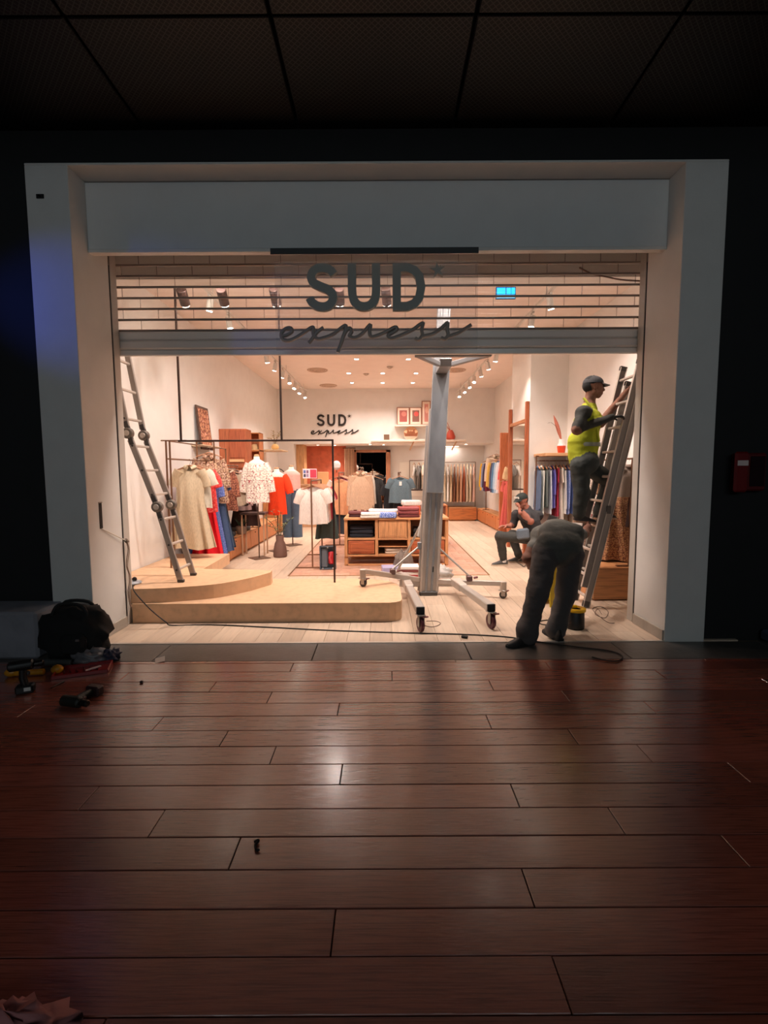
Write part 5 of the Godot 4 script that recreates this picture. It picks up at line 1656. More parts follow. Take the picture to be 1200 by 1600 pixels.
	part("lining", G.new().span(Vector3(-0.11, 0.02, -0.05), Vector3(0.0, 0.35, 0.0), 0.02), M(Color(0.38, 0.41, 0.44), 0.6), case)
	part("red_tool_body", G.new().span(Vector3(0.01, 0.08, -0.04), Vector3(0.1, 0.28, 0.02), 0.02), M(Color(0.72, 0.1, 0.14), 0.4), case)
	part("red_tool_grip", G.new().tube([Vector3(0.05, 0.1, 0.02), Vector3(0.03, 0.19, 0.035), Vector3(0.06, 0.28, 0.02)], 0.016, 8), M(Color(0.8, 0.3, 0.32), 0.4), case)
	for k in 3:
		part("clip", G.new().box(Vector3(-0.08 + 0.08 * k, 0.02 + 0.33 * (k % 2), 0.032), Vector3(0.02, 0.02, 0.008), 0.002), M(Color(0.8, 0.78, 0.76), 0.3, 0.7), case)
	# packaging on the floor behind the lift
	var lv := gp(613, 897)
	single("flat_carton", G.new().box(Vector3(0, 0.05, 0), Vector3(0.32, 0.1, 0.22), 0.008), M(Color(0.7, 0.68, 0.82), 0.5), "lavender grey flat box on the floor behind the lift leg", "box", Vector3(lv.x, 0.006, lv.z - 0.1), "", 0.1)
	var lay := [Color(0.9, 0.86, 0.84), Color(0.65, 0.2, 0.2), Color(0.92, 0.88, 0.86), Color(0.5, 0.25, 0.24), Color(0.93, 0.9, 0.88)]
	var my := 0.006
	for i in 5:
		single("flat_carton", G.new().box(Vector3(0, 0.02, 0), Vector3(0.34 - 0.02 * i, 0.038, 0.24), 0.004), M(lay[i], 0.6), "flat %s carton in the small stack behind the mast, number %s up" % [["white", "red", "white", "maroon", "white"][i], ["one", "two", "three", "four", "five"][i]], "box", Vector3(0.36, my, -6.75), "cartons behind the mast", 0.05 * (i % 3) - 0.05)
		my += 0.039
	crumple("crumpled_bag", "crumpled grey plastic bag on the floor right of the mast", "bag", Vector3(0.82, 0.006, -6.75), Vector3(0.16, 0.12, 0.12), M(Color(0.7, 0.68, 0.66), 0.4), 3)
	crumple("cloth_bundle", "grey cloth bundle on the floor between lift and table", "bundle", Vector3(0.3, 0.006, -7.28), Vector3(0.15, 0.2, 0.12), cloth(Color(0.5, 0.44, 0.4)), 5)


func crumple(called: String, label: String, category: String, at: Vector3, r: Vector3, m: Material, sd: int, amp := 0.22) -> MeshInstance3D:
	var f := FastNoiseLite.new()
	f.seed = sd
	f.frequency = 1.1
	var rows := []
	for i in 15:
		var a := PI * i / 14.0
		var row := PackedVector3Array()
		for k in 26:
			var b := -TAU * k / 26
			var d := Vector3(sin(a) * cos(b), -cos(a), sin(a) * sin(b))
			var q := 1.0 + amp * 2.0 * f.get_noise_3dv(d * 2.2) + amp * 0.8 * f.get_noise_3dv(d * 6.0)
			var p := d * q
			p.y = max(p.y, -0.55) + 0.55
			row.append(p * r)
		rows.append(row)
	return single(called, G.new().grid(rows, true), m, label, category, at)


# ------------------------------------------------------------------ right side
func build_right_side() -> void:
	var brass := M(Color(0.5, 0.37, 0.28), 0.4, 0.6)
	# tall mirror on the column's side, between oak posts
	var mx := 2.545
	var mt := thing("wall_mirror", "tall mirror between oak posts on the side of the column", "mirror", Vector3(mx, 0, -9.05))
	var posts := wood(Color(0.72, 0.4, 0.25), "y")
	wpart("post", G.new().span(Vector3(mx - 0.05, 0, -8.53), Vector3(mx + 0.01, 2.75, -8.46), 0.004), posts, mt)
	wpart("post", G.new().span(Vector3(mx - 0.05, 0, -9.64), Vector3(mx + 0.01, 2.75, -9.57), 0.004), posts, mt)
	wpart("top_rail", G.new().span(Vector3(mx - 0.04, 2.4, -9.57), Vector3(mx + 0.01, 2.46, -8.53), 0.004), wood(Color(0.8, 0.55, 0.38), "z"), mt)
	wpart("glass", G.new().span(Vector3(mx - 0.012, 0.1, -9.57), Vector3(mx - 0.006, 2.4, -8.53)), M(Color(0.9, 0.88, 0.86), 0.02, 1.0), mt)
	# oak panel standing behind the mirror
	single("oak_panel", G.new().span(Vector3(2.5, 0, -10.35), Vector3(2.87, 2.35, -10.28), 0.004), wood(Color(0.78, 0.44, 0.27), "y"), "upright reddish oak end panel beside the mirror", "panel")
	# rail across the column front with blue shirts, seen edge-on
	var rz := -8.18
	var rh := 1.78
	var x0 := zp(838, 716, 8.18).x
	var x1 := 3.2
	var rk := thing("garment_rack", "brown metal rail before the column with blue and white shirts", "clothes rack", Vector3(x0, 0, rz))
	for xx in [x0, x1 - 0.02]:
		wpart("post", G.new().span(Vector3(xx - 0.01, 0, rz - 0.01), Vector3(xx + 0.01, rh + 0.02, rz + 0.01), 0.002), brass, rk)
	wpart("rail", G.new().span(Vector3(x0, rh, rz - 0.01), Vector3(x1, rh + 0.02, rz + 0.01), 0.003), brass, rk)
	wpart("rail", G.new().tube([Vector3(x0, rh - 0.07, rz), Vector3(x1, rh - 0.07, rz)], 0.01, 8), brass, rk)
	var g1 := "shirts on the rail before the column"
	var list := [["shirt", Color(0.36, 0.44, 0.56), "slate blue shirt at the mirror end of the column rail"], ["shirt", Color(0.9, 0.9, 0.86), "ivory shirt second from the mirror on the column rail"], ["jacket", Color(0.4, 0.43, 0.42), "grey green jacket on the column rail"], ["shirt", Color(0.85, 0.86, 0.9), "pale grey shirt beside the violet blouse"], ["blouse", Color(0.42, 0.4, 0.72), "violet blue blouse on the column rail"], ["dress", Color(0.62, 0.13, 0.22), "dark crimson dress on the column rail"], ["dress", Color(0.93, 0.9, 0.84), "long ivory dress beside the crimson one"], ["shirt", Color(0.92, 0.91, 0.9), "white shirt in the middle of the column rail"], ["print", Color(0.8, 0.85, 1.0), "blue and white printed shirt on the column rail"], ["shirt", Color(0.33, 0.42, 0.66), "mid blue shirt on the column rail"], ["print", Color(1, 1, 1), "white shirt with a pale blue print near the climbing worker"], ["shirt", Color(0.3, 0.32, 0.55), "indigo shirt behind the climbing worker's back"], ["shirt", Color(0.58, 0.74, 0.86), "sky blue shirt close to the climbing worker"], ["shirt", Color(0.84, 0.9, 0.93), "very pale blue shirt nearest the wall on the column rail"]]
	for i in list.size():
		var e: Array = list[i]
		var k: String = e[0]
		var m: Material = print_cloth("bluewhite", 3.2, e[1]) if k == "print" else cloth(e[1])
		garment("shirt" if k == "print" else k, i % 4, m, Vector3(x0 + 0.03 + 0.062 * i, rh - 0.07, rz), PI / 2 - 0.12 - 0.02 * (i % 3), e[2], g1, Vector3(1.0, 1.08 if k != "dress" else 0.92, 0.45))
	# shelf over that rail with a red and white vase
	var sy := zp(870, 708, 8.0).y
	single("wall_shelf", G.new().span(Vector3(zp(847, 708, 8.0).x, sy - 0.05, -8.44), Vector3(SR, sy, -7.85), 0.005), wood(Color(0.86, 0.66, 0.48), "x"), "oak shelf over the shirt rail before the column", "shelf")
	var vp := zp(877, 706, 8.0)
	var vs := thing("shelf_vase", "white necked vase with an orange red base and a dry pink plume", "vase", Vector3(vp.x, sy, -8.0))
	part("base_bowl", G.new().lathe([Vector2(0.001, 0), Vector2(0.055, 0.0), Vector2(0.07, 0.1), Vector2(0.068, 0.12)], Vector3.ZERO, 20), M(Color(0.88, 0.3, 0.17), 0.4), vs)
	part("neck", G.new().lathe([Vector2(0.068, 0.12), Vector2(0.045, 0.17), Vector2(0.04, 0.23), Vector2(0.03, 0.23)], Vector3.ZERO, 20), M(Color(0.92, 0.9, 0.88), 0.4), vs)
	part("plume", G.new().tube(smooth_path([Vector3(0, 0.2, 0), Vector3(-0.04, 0.33, 0), Vector3(-0.1, 0.5, 0.01), Vector3(-0.15, 0.62, 0.02)], 3), [0.006, 0.012, 0.02, 0.028, 0.032, 0.032, 0.028, 0.02, 0.01, 0.003], 8), cloth(Color(0.82, 0.5, 0.42)), vs)
	part("twig", G.new().tube(smooth_path([Vector3(0.01, 0.2, 0), Vector3(-0.1, 0.42, 0.03), Vector3(-0.2, 0.5, 0.05)], 4), 0.003, 5), M(Color(0.4, 0.36, 0.28), 0.7), vs)
	part("leaf", leaf(Vector3(-0.2, 0.5, 0.05), Vector3(-0.8, -0.2, 0).normalized(), 0.07, 0.015), M(Color(0.35, 0.38, 0.3), 0.7), vs)
	# near right: oak block, long patterned dresses
	var bz := -5.55
	var blk := thing("wood_block", "large oak display block beside the right shutter guide", "display block", Vector3(2.86, 0, -5.95))
	wpart("body", G.new().span(Vector3(2.48, 0.02, -6.5), Vector3(SR, 0.385, bz), 0.004), wood(Color(0.76, 0.52, 0.33), "x"), blk)
	wpart("plinth", G.new().span(Vector3(2.52, 0, -6.46), Vector3(SR, 0.02, bz - 0.05)), wood(Color(0.76, 0.52, 0.33), "x"), blk)
	wpart("top", G.new().span(Vector3(2.47, 0.385, -6.51), Vector3(SR, 0.4, bz + 0.01), 0.003), wood(Color(0.76, 0.52, 0.33), "x"), blk)
	rail_rack("brown dress rail standing on the oak block by the guide", Vector3(2.92, 0, -5.62), Vector3(2.92, 0, -6.42), 1.68, brass, 0.3, 0.4)
	var g2 := "dresses over the oak block"
	garment("gown", 2, print_cloth("leafy", 3.4, Color(1.0, 0.9, 0.78)), Vector3(2.88, 1.6, -5.95), -0.2, "long brown and cream patterned dress over the oak block", g2, Vector3(0.9, 0.83, 1.0))
	garment("jacket", 1, textured(Color(0.62, 0.55, 0.5), tex.cloth, Vector3(6, 6, 6), 0.95, false), Vector3(2.95, 1.66, -5.72), -0.15, "grey brown furry jacket over the oak block", g2, Vector3(0.72, 0.6, 1.3))
	garment("tank", 2, cloth(Color(0.2, 0.12, 0.11)), Vector3(3.0, 1.42, -5.66), -0.15, "dark maroon top hung below the furry jacket", g2, Vector3(0.5, 0.75, 1))
	garment("gown", 3, cloth(Color(0.78, 0.7, 0.62)), Vector3(3.02, 1.62, -6.1), -0.2, "plain pale beige long dress behind the furry jacket", g2, Vector3(0.75, 0.84, 1.0))
	garment("gown", 4, print_cloth("floral", 3.0), Vector3(2.8, 1.6, -6.25), -0.2, "white flowered long dress behind the brown patterned one", g2, Vector3(0.75, 0.8, 1.0))
	single("wall_board", G.new().span(Vector3(2.98, 1.5, -5.35), Vector3(3.2, 2.15, -5.32), 0.004), M(Color(0.95, 0.93, 0.88), 0.5), "white wall board behind the top of the dress rail near the guide", "board")
	# low drawers along the right wall
	var dz := -9.75
	for i in 4:
		cabinet("low_cabinet", "low oak drawer unit along the right wall, %s" % ["beside the mirrored column", "second from the mirrored column", "third from the mirrored column", "in the far corner"][i], Vector3(2.88, 0, dz - 1.22), Vector3(SR - 0.006, 0.4, dz), 2, "x-", wood(OAK, "z"), wood(Color(0.8, 0.48, 0.27), "y"), "low drawers along the right wall")
		dz -= 1.25
	cabinet("low_cabinet", "low oak drawer unit behind the seated worker", Vector3(2.82, 0, -8.05), Vector3(SR - 0.006, 0.36, -6.9), 2, "x-", wood(OAK, "z"), wood(Color(0.82, 0.52, 0.32), "y"))
	# back right rail with mixed shirts
	var wx := 2.98
	rail_rack("brown metal rail along the right wall with mixed shirts", Vector3(wx, 0, -10.6), Vector3(wx, 0, -13.9), 1.92, brass, 0.2, 0.4)
	var g3 := "shirts on the right wall rail"
	var l3 := [["shirt", Color(0.9, 0.6, 0.55), "salmon pink shirt nearest the oak panel on the right wall rail"], ["shirt", Color(0.93, 0.87, 0.8), "cream shirt beside the salmon pink one"], ["blouse", Color(0.85, 0.3, 0.3), "red blouse beside the oak panel"], ["shirt", Color(0.92, 0.75, 0.72), "blush shirt on the right wall rail"], ["shirt", Color(0.9, 0.92, 0.95), "white shirt beside the blush shirt"], ["shirt", Color(0.72, 0.82, 0.9), "powder blue shirt on the right wall rail"], ["shirt", Color(0.38, 0.55, 0.7), "denim blue shirt on the right wall rail"], ["shirt", Color(0.35, 0.35, 0.45), "dusk grey shirt on the right wall rail"], ["jacket", Color(0.9, 0.72, 0.35), "mustard jacket on the right wall rail"], ["jacket", Color(0.93, 0.86, 0.78), "cream jacket worn over the mustard one on the rail"], ["shirt", Color(0.42, 0.12, 0.2), "burgundy shirt towards the far corner"], ["shirt", Color(0.24, 0.22, 0.34), "dark purple shirt towards the far corner"], ["shirt", Color(0.62, 0.64, 0.75), "lilac grey shirt in the far corner"], ["shirt", Color(0.95, 0.75, 0.15), "yellow shirt at the far corner end of the rail"]]
	for i in l3.size():
		garment(l3[i][0], i % 4, cloth(l3[i][1]), Vector3(wx, 1.92 if not l3[i][2].begins_with("cream jacket") else 2.05, -10.75 - 0.215 * i), -0.35, l3[i][2], g3, Vector3(1.0, 1.12, 1))
	garment("dress", 1, cloth(Color(0.9, 0.78, 0.6)), Vector3(2.74, 1.75, -10.08), -0.4, "sand coloured dress hanging against the oak panel's front", g3, Vector3(0.8, 0.95, 1))
	garment("dress", 2, cloth(Color(0.85, 0.4, 0.36)), Vector3(2.62, 1.45, -9.98), -0.4, "coral dress half hidden by the mirror post", g3, Vector3(0.6, 0.85, 1))


# ------------------------------------------------------------------ back of the shop
func build_back() -> void:
	var oak := wood(Color(0.8, 0.58, 0.4), "y")
	var z := -15.3
	# terracotta niche with an oak post
	var xa := zp(476, 700, 15.3).x
	var xb := zp(540, 700, 15.3).x
	struct("wall_niche", G.new().span(Vector3(xa - 0.3, 0, RECESS_Z), Vector3(xb, SOFFIT, z), 0.002), textured(Color(0.83, 0.42, 0.29), tex.cloud, Vector3(1.2, 1.2, 1.2), 0.75), "terracotta plaster panel in the recess", "wall")
	struct("trim_8", G.new().span(Vector3(zp(463, 700, 14.4).x, 0, -14.9), Vector3(zp(475, 700, 14.4).x, SOFFIT, -14.35), 0.004), wood(Color(0.86, 0.66, 0.46), "y"), "pale oak post at the edge of the terracotta niche", "post")
	# till counter before the niche
	var ct := zp(463, 757, 13.2)
	var cn := thing("till_counter", "pale oak till counter before the terracotta niche", "counter", Vector3(ct.x + 0.4, 0, -13.3))
	wpart("body", G.new().span(Vector3(ct.x, 0, -13.6), Vector3(ct.x + 0.85, ct.y - 0.05, -13.25), 0.004), wood(Color(0.84, 0.66, 0.5), "y"), cn)
	wpart("top", G.new().span(Vector3(ct.x - 0.02, ct.y - 0.05, -13.65), Vector3(ct.x + 0.88, ct.y, -13.2), 0.006), wood(Color(0.84, 0.66, 0.5), "x"), cn)
	single("shop_bag", G.new().box(Vector3(0, 0.17, 0), Vector3(0.3, 0.34, 0.12), 0.01), M(Color(0.88, 0.68, 0.48), 0.7), "tan paper carrier bag on the till counter", "bag", Vector3(ct.x + 0.72, ct.y, -13.4))
	# curtain folds
	var cu := thing("fitting_curtain", "taupe pleated curtain beside the big framed mirror", "curtain", Vector3(zp(546, 750, 15.0).x, 0, -15.0))
	for k in 6:
		part("pleat", G.new().tube([Vector3(-0.12 + 0.05 * k, 0.03, 0), Vector3(-0.12 + 0.05 * k, 2.25, 0)], 0.032, 8), cloth([Color(0.72, 0.56, 0.45), Color(0.66, 0.5, 0.4)][k % 2]), cu)
	part("curtain_rod", G.new().cyl(Vector3(-0.2, 2.27, 0), Vector3(0.2, 2.27, 0), 0.012, 8), M(Color(0.4, 0.28, 0.2), 0.4, 0.5), cu)
	# big framed mirror that shows the dark walkway
	var ma := zp(553, 703, 15.2)
	var mb := zp(610, 703, 15.2)
	var mm := thing("floor_mirror", "large oak framed mirror at the back that reflects the dark entrance", "mirror", Vector3((ma.x + mb.x) / 2, 0, -15.2))
	var fw := 0.13
	var frame := wood(Color(0.66, 0.43, 0.3), "y")
	wpart("frame_side", G.new().span(Vector3(ma.x, 0.02, -15.26), Vector3(ma.x + fw * 0.6, ma.y, -15.14), 0.006), frame, mm)
	wpart("frame_side", G.new().span(Vector3(mb.x - fw * 1.1, 0.02, -15.26), Vector3(mb.x, ma.y, -15.14), 0.006), frame, mm)
	wpart("frame_top", G.new().span(Vector3(ma.x, ma.y - 0.08, -15.26), Vector3(mb.x, ma.y, -15.14), 0.006), wood(Color(0.66, 0.43, 0.3), "x"), mm)
	wpart("frame_bottom", G.new().span(Vector3(ma.x, 0.02, -15.26), Vector3(mb.x, 0.14, -15.14), 0.006), wood(Color(0.66, 0.43, 0.3), "x"), mm)
	wpart("glass", G.new().span(Vector3(ma.x + fw * 0.6, 0.14, -15.24), Vector3(mb.x - fw * 1.1, ma.y - 0.08, -15.22)), M(Color(0.9, 0.88, 0.86), 0.02, 1.0), mm)
	# shelves on the upper wall
	var sa := zp(580, 688, 13.85)
	var sb := zp(727, 688, 13.85)
	var ls := thing("wall_shelf", "long white shelf on brackets across the upper back wall", "shelf", Vector3((sa.x + sb.x) / 2, sa.y, BACK_Z))
	wpart("board", G.new().span(Vector3(sa.x, sa.y - 0.05, BACK_Z), Vector3(sb.x, sa.y, BACK_Z + 0.3), 0.006), M(Color(0.93, 0.88, 0.82), 0.5), ls)
	for px in [646, 712]:
		var bx := zp(px, 700, 13.9).x
		wpart("bracket", G.new().bar(Vector3(bx, sa.y - 0.05, BACK_Z + 0.25), Vector3(bx - 0.1, sa.y - 0.28, BACK_Z + 0.02), 0.03, 0.03), M(Color(0.8, 0.66, 0.54), 0.6), ls)
	var ha := zp(617, 664, 13.85)
	var hb := zp(672, 664, 13.85)
	single("wall_shelf", G.new().span(Vector3(ha.x, ha.y - 0.05, BACK_Z), Vector3(hb.x, ha.y, BACK_Z + 0.22), 0.006), M(Color(0.93, 0.88, 0.82), 0.5), "short white picture shelf above the long shelf", "shelf")
	var pics := [[620, 636, 640, 663, "framed photo in a white mount with a rose coloured view", Color(0.68, 0.36, 0.33), Color(0.8, 0.5, 0.45)], [640, 636, 659, 663, "framed portrait photo with a red headscarf", Color(0.55, 0.38, 0.33), Color(0.85, 0.35, 0.32)], [659, 626, 673, 663, "taller framed pink photo half hidden by the mast", Color(0.82, 0.55, 0.5), Color(0.9, 0.7, 0.62)]]
	for p in pics:
		var a := zp(p[0], p[1], 13.85)
		var b := zp(p[2], p[3], 13.85)
		var t := thing("framed_photo", p[4], "photo frame", Vector3((a.x + b.x) / 2, ha.y, -13.9))
		var hw := (b.x - a.x) / 2
		var hh := a.y - ha.y
		part("frame", G.new().span(Vector3(-hw, 0, -0.02), Vector3(hw, hh, 0.01), 0.006), M(Color(0.6, 0.4, 0.3), 0.5), t)
		part("mount", G.new().span(Vector3(-hw + 0.025, 0.025, 0.01), Vector3(hw - 0.025, hh - 0.025, 0.014)), M(Color(0.93, 0.85, 0.78), 0.7), t)
		part("photo", G.new().span(Vector3(-hw + 0.08, 0.09, 0.014), Vector3(hw - 0.07, hh - 0.09, 0.017)), M(p[5], 0.5), t)
		part("photo_detail", G.new().ball(Vector3(0.02, hh * 0.62, 0.017), Vector3(hw * 0.4, hh * 0.14, 0.004)), M(p[6], 0.5), t)
	single("small_box", G.new().span(Vector3(-0.08, 0, -0.08), Vector3(0.08, 0.16, 0.08), 0.004), M(Color(0.45, 0.34, 0.26), 0.7), "small brown box at the end of the long shelf", "box", Vector3(zp(604, 680, 13.85).x, sa.y, -13.85))
	var bw := thing("paper_fan_bowl", "round pale plaque with a spiky brown star shape on the long shelf", "ornament", Vector3(zp(642, 680, 13.85).x, sa.y, -13.85))
	part("disc", G.new().cyl(Vector3(0, 0.19, -0.02), Vector3(0, 0.19, 0.0), 0.2, 28, 0.005), M(Color(0.9, 0.72, 0.56), 0.6), bw)
	var spikes := PackedVector2Array([Vector2(-0.16, 0.1), Vector2(-0.2, 0.22), Vector2(-0.12, 0.19), Vector2(-0.1, 0.31), Vector2(-0.03, 0.24), Vector2(0.0, 0.28), Vector2(0.03, 0.24), Vector2(0.1, 0.31), Vector2(0.12, 0.19), Vector2(0.2, 0.22), Vector2(0.16, 0.1), Vector2(0.07, 0.04), Vector2(-0.07, 0.04)])
	part("spiked_shape", G.new().prism(spikes, 0.02, Transform3D(Basis.IDENTITY, Vector3(0, 0, 0.022))), wood(Color(0.62, 0.36, 0.22), "x"), bw)
	part("bowl", G.new().lathe([Vector2(0.07, 0.0), Vector2(0.16, 0.05), Vector2(0.2, 0.1), Vector2(0.19, 0.1)], Vector3(0, 0, 0.06), 22, 1.0, 0.4), M(Color(0.95, 0.88, 0.8), 0.5), bw)
	var rv := thing("red_vase", "red round vase with dry stems on the long shelf", "vase", Vector3(zp(704, 686, 13.85).x, sa.y, -13.85))
	part("pot", G.new().lathe([Vector2(0.001, 0), Vector2(0.11, 0.0), Vector2(0.14, 0.08), Vector2(0.1, 0.2), Vector2(0.05, 0.28), Vector2(0.04, 0.28)], Vector3.ZERO, 20), M(Color(0.78, 0.32, 0.24), 0.45), rv)
	for k in 3:
		part("stem", G.new().tube([Vector3(0, 0.25, 0), Vector3(-0.06 - 0.05 * k, 0.4, 0), Vector3(-0.12 - 0.06 * k, 0.55 + 0.04 * k, 0)], 0.008, 6), cloth(Color(0.8, 0.5, 0.4)), rv)
	# lit white panel and small rail on the recess wall
	var wa := zp(624, 722, 15.35)
	var wb := zp(668, 775, 15.35)
	single("white_board", G.new().span(Vector3(wa.x, wb.y, RECESS_Z + 0.004), Vector3(wb.x, wa.y, RECESS_Z + 0.03), 0.004), M(Color(0.96, 0.95, 0.92), 0.5), "white panel on the recess wall behind the short rail", "panel")
	var br := M(Color(0.5, 0.4, 0.32), 0.4, 0.6)
	var ra := zp(640, 712, 14.9)
	rail_rack("short rail before the white panel in the recess", Vector3(ra.x, 0, -14.9), Vector3(ra.x + 0.85, 0, -14.9), ra.y - 0.15, br, 0.3)
	var l1 := [["white tee on the short recess rail", "tee", Color(0.93, 0.9, 0.86)], ["grey striped top on the short recess rail", "tee", Color(0.5, 0.48, 0.46)], ["ivory top on the short recess rail", "tee", Color(0.9, 0.84, 0.76)], ["red dress on the short recess rail", "dress", Color(0.82, 0.16, 0.16)], ["pink red top at the mast end of the short recess rail", "tee", Color(0.9, 0.4, 0.38)]]
	for i in 5:
		garment(l1[i][1], i, cloth(l1[i][2]), Vector3(ra.x + 0.14 + 0.15 * i, ra.y - 0.15, -14.9), PI / 2 - 0.25, l1[i][0], "tops on the short recess rail", Vector3(1.0, 1.3 if l1[i][1] == "tee" else 0.9, 1))
	single("dark_shelf", G.new().span(Vector3(ra.x, 0.95, -14.85), Vector3(ra.x + 0.4, 0.99, -14.5), 0.004), M(Color(0.2, 0.13, 0.11), 0.6), "small dark shelf under the short recess rail", "shelf")
	# long rail across the recess with pale dresses
	var rx0 := zp(690, 722, 14.95).x
	var rx1 := zp(738, 722, 14.95).x + 0.1
	var ry := zp(720, 722, 14.95).y
	rail_rack("long rail of cream dresses across the far right recess", Vector3(rx0 - 0.2, 0, -14.95), Vector3(rx1, 0, -14.95), ry, br, 0.3)
	var tones := [["white dress", Color(0.97, 0.94, 0.88)], ["ivory dress", Color(0.95, 0.9, 0.8)], ["pale cream dress", Color(0.93, 0.86, 0.75)], ["snow white dress", Color(0.98, 0.97, 0.95)], ["sand dress", Color(0.86, 0.74, 0.6)], ["brown dress", Color(0.52, 0.33, 0.23)], ["tan dress", Color(0.74, 0.55, 0.4)], ["peach dress", Color(0.9, 0.7, 0.56)], ["rust print dress", Color(0.66, 0.36, 0.24)], ["oat dress", Color(0.85, 0.77, 0.66)], ["ecru dress", Color(0.9, 0.83, 0.72)], ["blush dress", Color(0.9, 0.74, 0.68)]]
	for i in tones.size():
		garment("dress", i % 5, cloth(tones[i][1]), Vector3(lerp(rx0 - 0.1, rx1 - 0.05, i / 11.0), ry, -14.95), PI / 2 - 0.16, tones[i][0] + " on the long rail across the far recess", "dresses on the far recess rail", Vector3(0.85, 0.98, 0.5))
	cabinet("low_cabinet", "low oak drawer bench under the far rail of cream dresses", Vector3(2.0, 0, -15.35), Vector3(2.85, 0.42, -14.6), 1, "z+", wood(OAK, "x"), wood(Color(0.82, 0.5, 0.28), "x"))
	# strip light washing the recess wall behind that rail
	var sl := thing("strip_light", "bright warm strip light under the soffit behind the far dress rail", "strip light", Vector3(1.9, SOFFIT, -15.25))
	part("housing", G.new().span(Vector3(-0.5, -0.03, -0.03), Vector3(0.5, 0, 0.03), 0.003), M(Color(0.85, 0.82, 0.78), 0.5), sl)
	part("light_tube", G.new().span(Vector3(-0.48, -0.042, -0.02), Vector3(0.48, -0.03, 0.02), 0.004), glow(Color(1.0, 0.93, 0.84), 6.0), sl)
	var al := AreaLight3D.new()
	al.name = "strip_area_light"
	al.area_size = Vector2(0.96, 0.04)
	al.light_color = WARM
	al.light_energy = 0.5
	al.area_range = 12.0
	al.shadow_enabled = true
	sl.add_child(al)
	al.position = Vector3(0, -0.05, 0)
	al.rotation.x = -PI / 2


